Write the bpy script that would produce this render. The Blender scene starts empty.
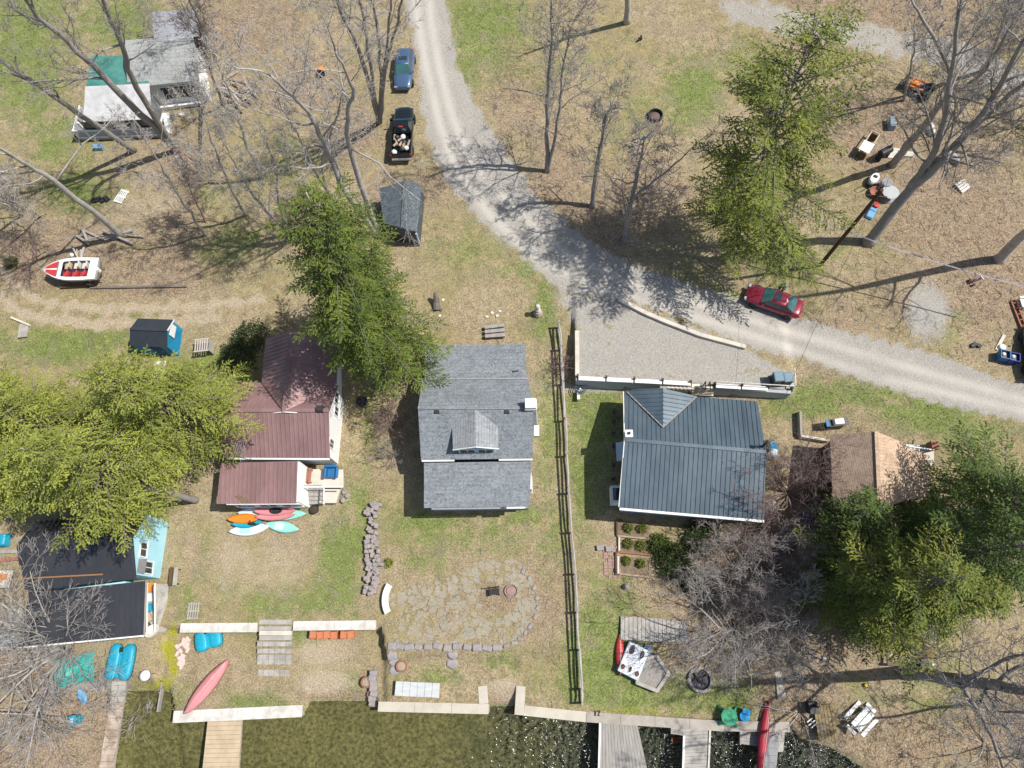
import bpy, math, random
import numpy as np
from mathutils import Vector, Matrix
SC=bpy.context.scene
COL=SC.collection
RND=random.Random(11)
PI=math.pi
# ------------------------------------------------------------ camera model (drone 50 m up, looking almost straight down)
FPX=692.0; CAMH=50.0
_d=Vector((550-512,-(640-384),-FPX)).normalized()
UPc=-_d
Xc=Vector((1,0,0)); Xc=(Xc-Xc.dot(UPc)*UPc).normalized()
Yc=UPc.cross(Xc)
def ray(px,py):
    c=Vector((px-512,-(py-384),-FPX))
    return Vector((c.dot(Xc),c.dot(Yc),c.dot(UPc)))
def Pz(px,py,z):
    w=ray(px,py); t=(z-CAMH)/w.z
    return Vector((w.x*t,w.y*t,z))
def project(X,Y,Z):
    Z=Z-CAMH
    cx=X*Xc.x+Y*Yc.x+Z*UPc.x; cy=X*Xc.y+Y*Yc.y+Z*UPc.y; cz=X*Xc.z+Y*Yc.z+Z*UPc.z
    return 512+FPX*cx/-cz, 384-FPX*cy/-cz
# ------------------------------------------------------------ terrain
def sstep(a,b,t):
    q=np.clip((t-a)/(b-a),0,1); return q*q*(3-2*q)
_lw=Pz(577,332,2.8); _lb=Pz(577,379,2.8); _lc=Pz(792,391,2.8)
WATER=-1.5
def terrain(X,Y):
    X=np.asarray(X,float); Y=np.asarray(Y,float)
    s=Y+0.5*np.clip(X-12,0,None)
    z=np.interp(s,[-100,7.5,17,24,29,43,83,300],[0,0,1.3,2.5,2.8,3.2,4.5,8])
    # gravel parking pad held up by a retaining wall
    yb=_lb.y+(_lc.y-_lb.y)*(X-_lb.x)/(_lc.x-_lb.x)
    ins=(X>_lb.x)&(Y>yb)
    fade=1-sstep(_lc.x-0.1,_lc.x+0.6,X)
    far=1-sstep(30,36,Y)
    z=np.where(ins,z+(np.maximum(z,2.75)-z)*fade*far,z)
    u,v=project(X,Y,np.full_like(X,-0.8))
    us=[-300,158,163,383,388,545,580,780,800,1300]
    v0=np.interp(u,us,[668,668,627,627,651,640,605,605,650,650])
    v1=np.interp(u,us,[692,692,630,630,664,668,700,700,745,745])
    zl=np.interp(u,us,[-1.2,-1.2,-1.0,-1.0,-.6,-.6,-.6,-.7,-1.2,-1.2])
    t=sstep(v0,v1,v); z=z*(1-t)+zl*t
    su=[-400,100,120,168,172,302,306,374,378,484,488,518,522,600,790,803,835,880,1400]
    vs=np.interp(u,su,[800,780,692,692,714,714,700,700,709,709,702,702,715,718,724,740,750,778,800])
    sf=np.interp(u,su,[12,12,10,10,1.5,1.5,20,20,1.5,1.5,20,20,1.5,1.5,1.5,8,12,14,20])
    t=sstep(vs-sf,vs+sf,v)
    bed=-1.85-0.012*np.clip(v-vs,0,90)
    return z*(1-t)+bed*t
def tz(x,y): return float(terrain(np.array([x]),np.array([y]))[0])
def P(px,py,dh=0.0):
    z=0.0
    for k in range(26):
        p=Pz(px,py,z+dh); zn=tz(p.x,p.y); z=z+(zn-z)*(0.6 if k<16 else .3)
    return Pz(px,py,z+dh)
def heading(a,b):
    p=P(*a);q=P(*b); return math.atan2(q.y-p.y,q.x-p.x)
# ------------------------------------------------------------ node materials
class NT:
    def __init__(s,m):
        m.use_nodes=True; s.t=m.node_tree; s.t.nodes.clear()
    def n(s,ty,ins=None,**kw):
        nd=s.t.nodes.new(ty)
        for k,v in kw.items(): setattr(nd,k,v)
        for k,v in (ins or {}).items():
            so=nd.inputs[k]
            if isinstance(v,bpy.types.NodeSocket): s.t.links.new(v,so)
            else: so.default_value=v
        return nd
    def mix(s,f,a,b,mode='MIX'):
        nd=s.t.nodes.new('ShaderNodeMix'); nd.data_type='RGBA'; nd.blend_type=mode
        for i,v in ((0,f),(6,a),(7,b)):
            so=nd.inputs[i]
            if isinstance(v,bpy.types.NodeSocket): s.t.links.new(v,so)
            elif i==0: so.default_value=v
            else: so.default_value=(*v[:3],1)
        return nd.outputs[2]
    def m(s,op,a,b=0.0,c=0.0,clamp=False):
        nd=s.t.nodes.new('ShaderNodeMath'); nd.operation=op; nd.use_clamp=clamp
        for i,v in enumerate((a,b,c)):
            if isinstance(v,bpy.types.NodeSocket): s.t.links.new(v,nd.inputs[i])
            else: nd.inputs[i].default_value=v
        return nd.outputs[0]
    def ss(s,x,a,b):
        nd=s.t.nodes.new('ShaderNodeMapRange'); nd.interpolation_type='SMOOTHSTEP'
        s.t.links.new(x,nd.inputs[0]); nd.inputs[1].default_value=a; nd.inputs[2].default_value=b
        return nd.outputs[0]
    def noise(s,vec,sc,det=4,rough=.55):
        nd=s.n('ShaderNodeTexNoise',{'Scale':sc,'Detail':det,'Roughness':rough})
        if vec is not None: s.t.links.new(vec,nd.inputs['Vector'])
        return nd.outputs[0]
    def out(s,sh):
        o=s.n('ShaderNodeOutputMaterial'); s.t.links.new(sh,o.inputs[0])
MATS={}
def mat(name,col,col2=None,scale=3.0,rough=.8,metal=0.0,bump=0.0,bscale=None,spec=.35,dirt=.25,coat=0.0,sx=(1,1,1)):
    if name in MATS: return MATS[name]
    m=bpy.data.materials.new(name); t=NT(m)
    co=t.n('ShaderNodeTexCoord').outputs['Object']
    if sx!=(1,1,1):
        mp=t.n('ShaderNodeMapping',{'Vector':co}); mp.inputs['Scale'].default_value=sx; co=mp.outputs[0]
    n1=t.noise(co,scale,5,.6)
    if col2 is None: col2=tuple(c*.62+.01 for c in col)
    f=t.ss(n1,.3,.72)
    c=t.mix(t.m('MULTIPLY',f,dirt*2 if col2 is None else 1.0,clamp=True) if False else f,col,tuple(a+(b-a)*min(1,dirt*2.4) for a,b in zip(col,col2)))
    n2=t.noise(co,scale*9,3,.6)
    c=t.mix(t.m('MULTIPLY',t.ss(n2,.35,.75),dirt*.8),c,tuple(x*.6 for x in col))
    b=t.n('ShaderNodeBsdfPrincipled',{'Base Color':c,'Roughness':rough,'Metallic':metal,'Specular IOR Level':spec,'Coat Weight':coat})
    if bump:
        bn=t.n('ShaderNodeBump',{'Height':t.noise(co,bscale or scale*6,4,.65),'Strength':bump,'Distance':.05})
        t.t.links.new(bn.outputs[0],b.inputs['Normal'])
    t.out(b.outputs[0]); MATS[name]=m; return m
def glassmat(name,col=(.02,.03,.035),rough=.06):
    if name in MATS: return MATS[name]
    m=bpy.data.materials.new(name); t=NT(m)
    co=t.n('ShaderNodeTexCoord').outputs['Object']
    c=t.mix(t.noise(co,1.7,2),col,tuple(x*1.9 for x in col))
    b=t.n('ShaderNodeBsdfPrincipled',{'Base Color':c,'Roughness':rough,'Specular IOR Level':.8})
    t.out(b.outputs[0]); MATS[name]=m; return m
# ------------------------------------------------------------ mesh builder
class MB:
    def __init__(s): s.v=[]; s.f=[]
    def add(s,vs,fs):
        o=len(s.v); s.v.extend([tuple(p) for p in vs]); s.f.extend([tuple(o+i for i in f) for f in fs]); return s
    def box(s,c,size,rz=0.0,rx=0.0,ry=0.0,taper=1.0):
        hx,hy,hz=size[0]/2,size[1]/2,size[2]/2
        M=Matrix.Rotation(rz,3,'Z')@Matrix.Rotation(ry,3,'Y')@Matrix.Rotation(rx,3,'X')
        vs=[]
        for z in (-hz,hz):
            k=taper if z>0 else 1
            for x,y in ((-hx,-hy),(hx,-hy),(hx,hy),(-hx,hy)):
                vs.append(Vector(c)+M@Vector((x*k,y*k,z)))
        return s.add(vs,[(3,2,1,0),(4,5,6,7),(0,1,5,4),(1,2,6,5),(2,3,7,6),(3,0,4,7)])
    def bar(s,p,q,w,h):
        p=Vector(p);q=Vector(q);d=q-p
        if d.length<1e-5: return s
        d.normalize()
        a=Vector((0,0,1)) if abs(d.z)<.95 else Vector((1,0,0))
        r=d.cross(a).normalized(); u=r.cross(d)
        vs=[]
        for c in (p,q):
            for i,j in ((-1,-1),(1,-1),(1,1),(-1,1)): vs.append(c+r*i*w/2+u*j*h/2)
        return s.add(vs,[(0,1,2,3),(7,6,5,4),(0,4,5,1),(1,5,6,2),(2,6,7,3),(3,7,4,0)])
    def tube(s,pts,rads,n=8):
        pts=[Vector(p) for p in pts]
        if not isinstance(rads,(list,tuple)): rads=[rads]*len(pts)
        ref=None; rings=[]
        for i,p in enumerate(pts):
            d=(pts[min(i+1,len(pts)-1)]-pts[max(i-1,0)])
            if d.length<1e-7: d=Vector((0,0,1))
            d.normalize()
            if ref is None: ref=Vector((0,0,1)) if abs(d.z)<.9 else Vector((1,0,0))
            a=(ref-ref.dot(d)*d)
            if a.length<1e-4: a=d.orthogonal()
            a.normalize(); b=d.cross(a); ref=a
            rings.append([p+(a*math.cos(2*PI*k/n)+b*math.sin(2*PI*k/n))*rads[i] for k in range(n)])
        return s.loft(rings)
    def loft(s,rings,cap=True):
        n=len(rings[0]); vs=[p for r in rings for p in r]; fs=[]
        for i in range(len(rings)-1):
            for k in range(n):
                fs.append((i*n+k,i*n+(k+1)%n,(i+1)*n+(k+1)%n,(i+1)*n+k))
        if cap:
            fs.append(tuple(range(n-1,-1,-1))); fs.append(tuple((len(rings)-1)*n+k for k in range(n)))
        return s.add(vs,fs)
    def lathe(s,prof,c=(0,0,0),n=18,sx=1.0,sy=1.0,rz=0.0,axis='z'):
        rings=[]
        for r,z in prof:
            ring=[]
            for k in range(n):
                a=2*PI*k/n; x=r*math.cos(a)*sx; y=r*math.sin(a)*sy
                x,y=x*math.cos(rz)-y*math.sin(rz),x*math.sin(rz)+y*math.cos(rz)
                if axis=='z': ring.append((c[0]+x,c[1]+y,c[2]+z))
                elif axis=='y': ring.append((c[0]+x,c[1]+z,c[2]-y))
                else: ring.append((c[0]+z,c[1]+x,c[2]+y))
            rings.append(ring)
        return s.loft(rings)
    def prism(s,poly,z0,z1):
        return s.loft([[(p[0],p[1],z0) for p in poly],[(p[0],p[1],z1) for p in poly]])
    def slab(s,pts,th):
        """flat polygon pts (3-D, counter-clockwise from above) with thickness th downwards"""
        return s.loft([[ (p[0],p[1],p[2]-th) for p in pts],[tuple(p) for p in pts]])
    def build(s,name,m,parent=None,smooth=False,world=False,sub=0,bevel=0.0):
        me=bpy.data.meshes.new(name)
        off=Vector((0,0,0))
        if world and parent is not None:
            r=parent
            while r is not None: off=off+r.location; r=r.parent
        vs=[(p[0]-off.x,p[1]-off.y,p[2]-off.z) for p in s.v]
        me.from_pydata(vs,[],s.f); me.update()
        if smooth: me.polygons.foreach_set('use_smooth',[True]*len(me.polygons))
        o=bpy.data.objects.new(name,me); COL.objects.link(o)
        if m is not None: me.materials.append(m)
        if parent is not None: o.parent=parent
        if sub:
            md=o.modifiers.new('s','SUBSURF'); md.levels=sub; md.render_levels=sub
        if bevel:
            md=o.modifiers.new('b','BEVEL'); md.width=bevel; md.segments=1
        return o
def tag(o,label,cat,group=None,kind=None):
    if label: o['label']=label
    if cat: o['category']=cat
    if group: o['group']=group
    if kind: o['kind']=kind
    return o
def T(name,label,cat,p,rz=0.0,group=None):
    o=bpy.data.objects.new(name,None); o.empty_display_size=.3; COL.objects.link(o)
    o.location=Vector(p); o.rotation_euler=(0,0,rz)
    return tag(o,label,cat,group)
def lab(o,l): o['label']=l; return o
def copy_tree(o,parent=None):
    c=o.copy(); COL.objects.link(c)
    if parent is not None: c.parent=parent
    for ch in list(o.children): copy_tree(ch,c)
    return c
# ------------------------------------------------------------ common materials
M_white=mat('white_paint',(.78,.78,.76),(.55,.54,.5),2,.55,dirt=.2)
M_black=mat('black_plastic',(.02,.02,.022),(.04,.04,.04),4,.5)
M_dark=mat('dark_metal',(.05,.05,.055),(.09,.085,.08),4,.45,.4)
M_steel=mat('galvanised_steel',(.45,.46,.47),(.3,.3,.3),5,.45,.6)
M_greywood=mat('weathered_wood',(.36,.34,.31),(.2,.185,.165),1.2,.9,bump=.4,sx=(6,.8,1))
M_greywood2=mat('old_grey_boards',(.42,.40,.36),(.24,.22,.2),1.5,.9,bump=.4)
M_tanwood=mat('new_tan_wood',(.52,.42,.28),(.36,.28,.18),1.5,.8,bump=.3)
M_palewood=mat('pale_timber',(.62,.58,.5),(.42,.38,.32),1.5,.85)
M_brownwood=mat('brown_wood',(.14,.085,.05),(.07,.045,.03),2,.85,bump=.3)
M_polewood=mat('creosoted_pole',(.10,.05,.03),(.06,.035,.025),3,.85)
M_conc=mat('concrete',(.44,.42,.38),(.25,.235,.21),1.8,.9,bump=.3,dirt=.4)
M_concw=mat('pale_concrete_cap',(.68,.66,.61),(.44,.41,.36),1.6,.85,bump=.2,dirt=.4)
M_stone=mat('field_stone',(.34,.31,.30),(.2,.185,.19),2.2,.9,bump=.6)
M_stonem=mat('mauve_stone',(.36,.315,.295),(.22,.19,.18),2.5,.9,bump=.6)
M_brick=mat('orange_brick',(.55,.2,.09),(.36,.12,.06),4,.85)
M_terra=mat('terracotta',(.32,.14,.09),(.2,.09,.06),4,.8)
M_soil=mat('dark_soil',(.07,.05,.035),(.035,.027,.02),6,.95,bump=.6)
M_mulch=mat('pale_gravel_fill',(.34,.31,.28),(.17,.155,.14),9,.95,bump=.6)
M_tyre=mat('tyre_rubber',(.025,.025,.025),(.04,.038,.035),5,.85)
M_glass=glassmat('window_glass')
M_teal_glass=glassmat('car_glass',(.03,.085,.085),.05)
M_teal=mat('turquoise_plastic',(.02,.34,.48),(.02,.25,.37),1.6,.45)
M_blue=mat('blue_plastic',(.03,.16,.36),(.02,.1,.25),2,.45)
M_bluel=mat('light_blue_plastic',(.16,.36,.56),(.1,.25,.42),2,.5)
M_green=mat('green_plastic',(.03,.34,.17),(.02,.22,.1),2,.5)
M_red=mat('red_plastic',(.5,.05,.045),(.33,.03,.03),2,.45)
M_orange=mat('orange_plastic',(.75,.24,.03),(.55,.17,.02),2,.45)
M_pink=mat('faded_pink_hull',(.62,.25,.26),(.48,.17,.18),1.6,.5)
M_mint=mat('mint_board',(.3,.66,.56),(.22,.52,.45),1.6,.45)
M_paleb=mat('pale_blue_board',(.55,.72,.78),(.42,.6,.68),1.6,.45)
M_bark=mat('grey_bark',(.34,.315,.295),(.19,.17,.155),2.2,.95,bump=.8,bscale=9)
M_barkp=mat('pale_bark',(.46,.43,.40),(.27,.245,.225),2.2,.95,bump=.6,bscale=9)
M_barkd=mat('dark_bark',(.19,.165,.15),(.10,.085,.075),2.2,.95,bump=.8,bscale=9)
M_barkr=mat('reddish_twigs',(.30,.215,.20),(.18,.125,.115),3,.95)
M_log=mat('cut_log',(.42,.33,.24),(.22,.17,.125),3,.9,bump=.5)
SUN_E=4.6; SKY_E=0.095; EXPO=0.28
# ------------------------------------------------------------ ground
def inpoly_sd(u,v,poly):
    """signed distance in px to polygon (negative inside)"""
    n=len(poly); d=np.full(u.shape,1e9); ins=np.zeros(u.shape,bool)
    for i in range(n):
        x0,y0=poly[i]; x1,y1=poly[(i+1)%n]
        ex,ey=x1-x0,y1-y0; L=ex*ex+ey*ey+1e-9
        t=np.clip(((u-x0)*ex+(v-y0)*ey)/L,0,1)
        d=np.minimum(d,np.hypot(u-x0-t*ex,v-y0-t*ey))
        c=((y0>v)!=(y1>v))
        xi=x0+(v-y0)/(ey if abs(ey)>1e-9 else 1e-9)*ex
        ins^=(c&(u<xi))
    return np.where(ins,-d,d)
def linedist(u,v,pts):
    d=np.full(u.shape,1e9)
    for (x0,y0),(x1,y1) in zip(pts,pts[1:]):
        ex,ey=x1-x0,y1-y0; L=ex*ex+ey*ey+1e-9
        t=np.clip(((u-x0)*ex+(v-y0)*ey)/L,0,1)
        d=np.minimum(d,np.hypot(u-x0-t*ex,v-y0-t*ey))
    return d
ROAD=[(395,-160),(398,-60),(403,0),(410,26),(416,50),(420,80),(421,105),(427,135),(436,160),(448,184),(468,208),(500,238),(530,262),(560,292),(600,300),(640,305),(690,322),(745,346),(800,358),(870,384),(968,411),(1040,424),(1200,440),(1200,424),(1040,390),(993,376),(943,357),(880,340),(800,318),(702,287),(652,272),(612,255),(572,226),(537,197),(511,160),(496,137),(473,100),(456,62),(446,0),(438,-60),(436,-160)]
LOT=[(574,330),(574,380),(792,393),(792,376),(745,349),(690,326),(640,309),(600,300),(566,296)]
DRIVE=[[(-60,240),(0,268),(22,292),(50,303),(90,309),(140,308),(200,306),(262,300)],[(-60,262),(-5,292),(20,312),(50,320),(100,324),(150,322),(215,318)]]
TRACK=[(735,10),(800,24),(860,36),(905,45),(960,55),(1000,74),(1070,105)]
WORN=[[(424,-60),(431,20),(440,70),(452,115),(470,160),(510,205),(560,250),(620,280),(700,305),(800,335),(900,365),(1030,402)],[(410,-60),(418,20),(427,70),(440,125),(456,170),(490,215),(540,262),(600,288),(690,315),(790,348),(880,378),(1030,412)]]
GREEN=[(592,415,26,45,.95),(584,485,16,55,.8),(600,395,25,14,.8),(335,595,30,24,.75),(350,545,25,45,.6),(300,635,26,14,.7),(255,615,20,20,.35),(560,520,20,60,.4),(550,420,14,60,.6),(430,522,40,10,.8),(490,535,50,20,.55),(420,560,30,16,.5),(600,650,40,60,.9),(625,690,60,24,1),(690,692,50,24,.9),(740,700,40,18,.8),(25,60,45,60,.95),(20,15,45,35,.9),(60,135,40,40,.55),(118,22,48,30,.8),(485,28,40,42,.9),(468,70,18,30,.6),(560,60,40,30,.35),(690,95,34,45,.75),(650,110,40,40,.3),(735,60,40,22,.5),(110,312,34,4,.7),(150,317,60,4,.6),(805,402,40,18,.95),(860,392,55,18,.8),(925,415,55,22,.9),(985,430,50,15,.6),(960,320,16,30,.45),(215,372,45,22,.8),(60,345,70,20,.8),(110,340,30,14,.6),(520,268,40,22,.4),(545,305,14,34,.7),(480,250,60,30,.3),(80,190,40,26,.6),(230,240,45,30,.5),(260,705,40,12,.7),(345,690,16,20,.85),(300,155,45,35,.35),(860,715,60,40,.35),(940,700,60,50,.4),(180,690,40,20,.5),(500,660,30,12,.5),(440,675,40,12,.5),(205,210,20,20,.4),(840,250,40,20,.35),(780,250,40,30,.6),(720,300,40,16,.6),(440,250,30,20,.3),(190,610,16,40,.5),(620,590,30,20,.4),(390,520,12,40,.4),(640,560,20,30,.3),(370,410,14,40,.4),(790,265,60,20,.4),(660,285,40,10,.4)]
LEAF=[(140,272,66,26,1),(60,245,60,26,.9),(30,275,40,20,.7),(180,225,60,36,.6),(250,28,55,32,.95),(300,85,75,50,.5),(385,205,26,30,.8),(350,130,50,40,.6),(430,188,26,22,.7),(590,232,60,34,1),(645,200,60,40,.7),(560,180,30,40,.8),(520,100,40,60,.5),(945,205,85,80,.85),(880,130,70,50,.8),(990,285,44,50,.95),(850,18,90,40,1),(930,20,100,60,.6),(820,325,80,12,.6),(780,640,50,50,.9),(800,690,50,40,1),(720,650,60,40,.7),(700,590,60,60,.6),(860,655,70,22,.6),(90,720,95,60,.9),(30,640,44,66,1),(545,600,34,60,.5),(120,690,40,40,.7),(640,215,50,40,.6),(985,230,50,40,.8),(905,310,60,30,.5),(200,540,30,20,.3),(180,160,40,40,.6),(450,180,14,30,.5),(535,520,16,40,.2),(420,590,30,50,.3),(800,560,50,60,.7),(860,560,80,70,.6),(960,560,80,80,.6),(40,210,40,20,.4),(555,150,30,40,.6),(512,70,24,40,.4),(320,80,60,40,.4)]
DIRT=[(215,515,26,24,.6),(190,540,14,40,.5),(235,560,34,56,.7),(320,652,46,22,.8),(325,682,30,14,1.2),(150,207,54,24,.6),(480,300,50,44,.4),(430,300,18,18,.5),(505,690,16,16,1),(300,570,50,40,.4),(440,470,60,14,.2),(240,325,50,16,.5),(300,305,50,20,.4),(410,515,10,30,.4),(395,470,14,70,.2),(640,500,40,20,.3),(840,420,60,20,.35),(600,330,10,30,.3),(850,170,60,40,.3),(550,30,60,40,.3),(590,70,60,50,.35),(620,60,50,40,.3),(640,620,30,20,.3),(880,690,80,24,.3),(200,590,30,40,.3),(260,660,60,20,.4),(930,640,60,30,.3)]
DIRT+=[(460,610,70,34,.45)]
GREEN+=[(340,555,28,60,.7),(285,603,50,18,.6),(230,585,22,20,.4),(205,560,10,40,.4)]
DIRT+=[(275,565,46,44,.65)]
GREEN+=[(590,450,26,80,.7),(360,520,16,60,.5),(520,515,30,12,.7),(440,540,40,18,.5),(545,560,14,50,.4),(545,450,10,60,.5),(620,600,20,20,.5),(490,40,40,46,.6),(470,110,16,30,.4)]
LEAF+=[(900,738,120,34,.95),(810,690,40,60,1),(1000,720,60,60,.8),(60,745,110,60,1),(497,598,26,18,.8),(340,697,36,8,.9),(505,700,14,8,.9),(460,600,70,40,.4)]
MOSS=[(173,632,6,12,.9),(170,650,8,16,1.0),(174,668,6,14,.95),(163,684,11,9,1.0),(148,690,14,9,.9),(136,684,8,7,.7),(167,604,7,12,.5),(640,710,90,6,.5)]
GRAV=[(928,312,22,30,1.1),(545,255,26,26,.5),(500,230,16,16,.5),(900,330,40,6,.3),(605,388,60,5,.8),(720,396,80,4,.6),(575,300,20,14,.8),(885,145,14,5,.5),(90,685,55,7,.8)]
def blobs(u,v,L):
    r=np.zeros(u.shape)
    for x,y,a,b,w in L:
        r=np.maximum(r,w*np.exp(-(((u-x)/a)**2+((v-y)/b)**2)*.9))
    return r
def axis(lo,hi,a,b,st):
    mid=np.arange(a,b+st/2,st); l=[];r=[];x=a;d=st
    while x>lo: d*=1.5; x-=d; l.append(x)
    x=mid[-1]; d=st
    while x<hi: d*=1.5; x+=d; r.append(x)
    return np.array(l[::-1]+list(mid)+r)
gx=axis(-320,320,-55,46,.21); gy=axis(-200,380,-10,62,.21)
GX,GY=np.meshgrid(gx,gy); GZ=terrain(GX,GY)
rs=np.random.RandomState(3)
GU,GV=project(GX,GY,GZ)
GU=np.clip(GU,-3000,4000); GV=np.clip(GV,-3000,4000)
wob=1.6*np.sin(GU*.31+GV*.17)+1.2*np.sin(GU*.13-GV*.29)+rs.normal(0,.35,GU.shape)
rd=inpoly_sd(GU,GV,ROAD)+wob; lt=inpoly_sd(GU,GV,LOT)+wob*.6
hard=(GU<577.5)&(GV>325)&(GV<400)
dv=np.minimum(linedist(GU,GV,DRIVE[0])-4.2,linedist(GU,GV,DRIVE[1])-5)+wob
tk=linedist(GU,GV,TRACK)-13+wob*1.5
worn=np.minimum(linedist(GU,GV,WORN[0]),linedist(GU,GV,WORN[1]))
aM=np.maximum(1-sstep(-7,7,rd),(1-sstep(-4,6,lt))*np.where(hard,0,1))
aM=np.maximum(aM,np.clip(blobs(GU,GV,GRAV),0,1)); aM=np.maximum(aM,.66*(1-sstep(-5,9,tk)))
aW=np.exp(-(worn/4.6)**2)*(rd<0)
aLot=1-sstep(-2,6,lt)
aD=np.clip(np.maximum.reduce([blobs(GU,GV,DIRT),.85*(1-sstep(-3,6,dv)),.3*(1-sstep(-5,9,tk))]),0,1)
aG=np.clip(blobs(GU,GV,GREEN)*(1-.8*(1-sstep(-3,6,dv))),0,1)
aL=np.clip(blobs(GU,GV,LEAF)*(1-.7*(1-sstep(-3,6,dv)))*(1-.6*(1-sstep(-4,9,tk))),0,1)
aS=np.clip(blobs(GU,GV,MOSS),0,1)
under=(GZ<WATER+.12)*1.0
ny,nx=GX.shape
def cell(a): return (a[:-1,:-1]+a[1:,:-1]+a[:-1,1:]+a[1:,1:])/4
cls=np.zeros((ny-1,nx-1),int)
cls[cell(tk)<0]=4; cls[cell(dv)<0]=3; cls[(cell(lt)<0)&(cell(rd)>=0)]=2; cls[cell(rd)<0]=1; cls[cell(GZ)<WATER-.05]=5
# material
mg=bpy.data.materials.new('ground_cover'); t=NT(mg)
geo=t.n('ShaderNodeNewGeometry').outputs['Position']
a1=t.n('ShaderNodeVertexColor',layer_name='zone_a'); a2=t.n('ShaderNodeVertexColor',layer_name='zone_b')
s1=t.n('ShaderNodeSeparateColor',{'Color':a1.outputs[0]}).outputs; s2=t.n('ShaderNodeSeparateColor',{'Color':a2.outputs[0]}).outputs
aGn,aLn,aDn,aMn=s1[0],s1[1],s1[2],a1.outputs[1]
aSn,aWn,aUn,aLotn=s2[0],s2[1],s2[2],a2.outputs[1]
nf=t.noise(geo,9,5,.75); nf2=t.noise(geo,4.2,4,.7); nm=t.noise(geo,1.1,4,.6); nc=t.noise(geo,.22,3,.55); nm2=t.noise(geo,.7,5,.65)
def cen(x,k): return t.m('MULTIPLY',t.m('SUBTRACT',x,.5),k)
straw=t.mix(t.ss(nf,.34,.66),(.185,.142,.085),(.42,.345,.22))
straw=t.mix(t.ss(nc,.38,.62),straw,t.mix(t.ss(nf,.32,.68),(.185,.155,.075),(.36,.30,.165)))
green=t.mix(t.ss(nf,.32,.68),(.07,.105,.024),(.235,.285,.085))
gf=t.ss(t.m('ADD',t.m('ADD',t.m('MULTIPLY',aGn,1.3),cen(nm,1.9)),t.m('ADD',cen(nf2,.9),cen(nc,.9))),.12,.85)
c=t.mix(t.m('MULTIPLY',gf,.9),straw,green)
leaf=t.mix(t.ss(nf,.34,.66),(.105,.075,.05),(.38,.275,.175))
leaf=t.mix(t.ss(nf2,.42,.7),leaf,t.mix(t.ss(nf,.32,.68),(.17,.13,.105),(.42,.34,.275)))
lf=t.ss(t.m('ADD',t.m('MULTIPLY',aLn,1.15),t.m('ADD',cen(nm2,1.3),cen(nf2,.6))),.16,.75)
c=t.mix(t.m('MULTIPLY',lf,.78),c,leaf)
mott=t.noise(geo,.55,4,.65); mott2=t.noise(geo,2.1,4,.7)
vb=t.m('ADD',t.m('MULTIPLY',t.noise(geo,1.6,5,.72),1.3),.35)
c=t.mix(1.0,c,vb,'MULTIPLY')
c=t.mix(t.m('MULTIPLY',t.ss(mott,.48,.7),.6),c,t.mix(t.ss(nf,.33,.67),(.15,.125,.085),(.33,.28,.2)))
c=t.mix(t.m('MULTIPLY',t.ss(mott2,.55,.75),.5),c,t.mix(t.ss(nf,.33,.67),(.2,.14,.09),(.45,.35,.24)))
dirt=t.mix(t.ss(nf,.33,.67),(.27,.215,.145),(.52,.435,.325))
df=t.ss(t.m('ADD',t.m('MULTIPLY',aDn,.95),t.m('ADD',cen(nm,.9),cen(nf2,.5))),.3,.85)
c=t.mix(t.m('MULTIPLY',df,.85),c,dirt)
moss=t.mix(t.ss(nf,.35,.7),(.2,.2,.02),(.42,.4,.05))
c=t.mix(t.ss(t.m('ADD',aSn,t.m('ADD',cen(nf2,1.1),cen(nm,1.0))),.3,.85),c,moss)
grav=t.mix(t.ss(nf,.3,.7),(.245,.23,.205),(.40,.38,.345))
grav=t.mix(t.ss(nm2,.35,.7),grav,t.mix(t.ss(nf,.3,.7),(.27,.25,.215),(.45,.425,.38)))
grav=t.mix(t.m('MULTIPLY',aWn,t.ss(nc,.1,.55)),grav,t.mix(nf,(.42,.39,.34),(.545,.51,.455)))
weeds=t.m('MULTIPLY',aLotn,t.ss(t.m('ADD',nm2,cen(nf2,.4)),.6,.72))
grav=t.mix(t.m('MULTIPLY',weeds,.75),grav,t.mix(nf,(.15,.13,.06),(.33,.28,.17)))
peb=t.n('ShaderNodeTexVoronoi',{'Vector':geo,'Scale':5.5}); 
grav=t.mix(t.m('MULTIPLY',t.m('LESS_THAN',peb.outputs['Distance'],.14),.3),grav,t.mix(nf2,(.16,.15,.14),(.66,.64,.6)))
mf=t.ss(t.m('ADD',aMn,t.m('ADD',cen(nf2,.5),t.m('ADD',cen(nf,.4),cen(nm,.6)))),.2,.8)
c=t.mix(mf,c,grav)
bed=t.mix(t.ss(nf2,.3,.7),(.11,.105,.06),(.37,.335,.19))
bed=t.mix(t.ss(nm2,.5,.8),bed,(.14,.145,.08))
c=t.mix(t.ss(aUn,.3,.9),c,bed)
spk=t.n('ShaderNodeTexVoronoi',{'Vector':geo,'Scale':2.3,'Randomness':1.0})
c=t.mix(t.m('MULTIPLY',t.m('LESS_THAN',spk.outputs['Distance'],.1),t.m('MULTIPLY',t.ss(nm,.45,.6),.6)),c,(.55,.5,.42))
hgt=t.m('ADD',nf,t.m('MULTIPLY',nf2,.8))
bp=t.n('ShaderNodeBump',{'Height':hgt,'Strength':.6,'Distance':.08})
bs=t.n('ShaderNodeBsdfPrincipled',{'Base Color':c,'Roughness':.95,'Specular IOR Level':.12,'Normal':bp.outputs[0]})
t.out(bs.outputs[0])
vid=np.arange(ny*nx).reshape(ny,nx)
allco=np.stack([GX,GY,GZ],-1).reshape(-1,3)
CA=np.stack([aG,aL,aD,aM],-1).reshape(-1,4); CB=np.stack([aS,aW,under,aLot],-1).reshape(-1,4)
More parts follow.
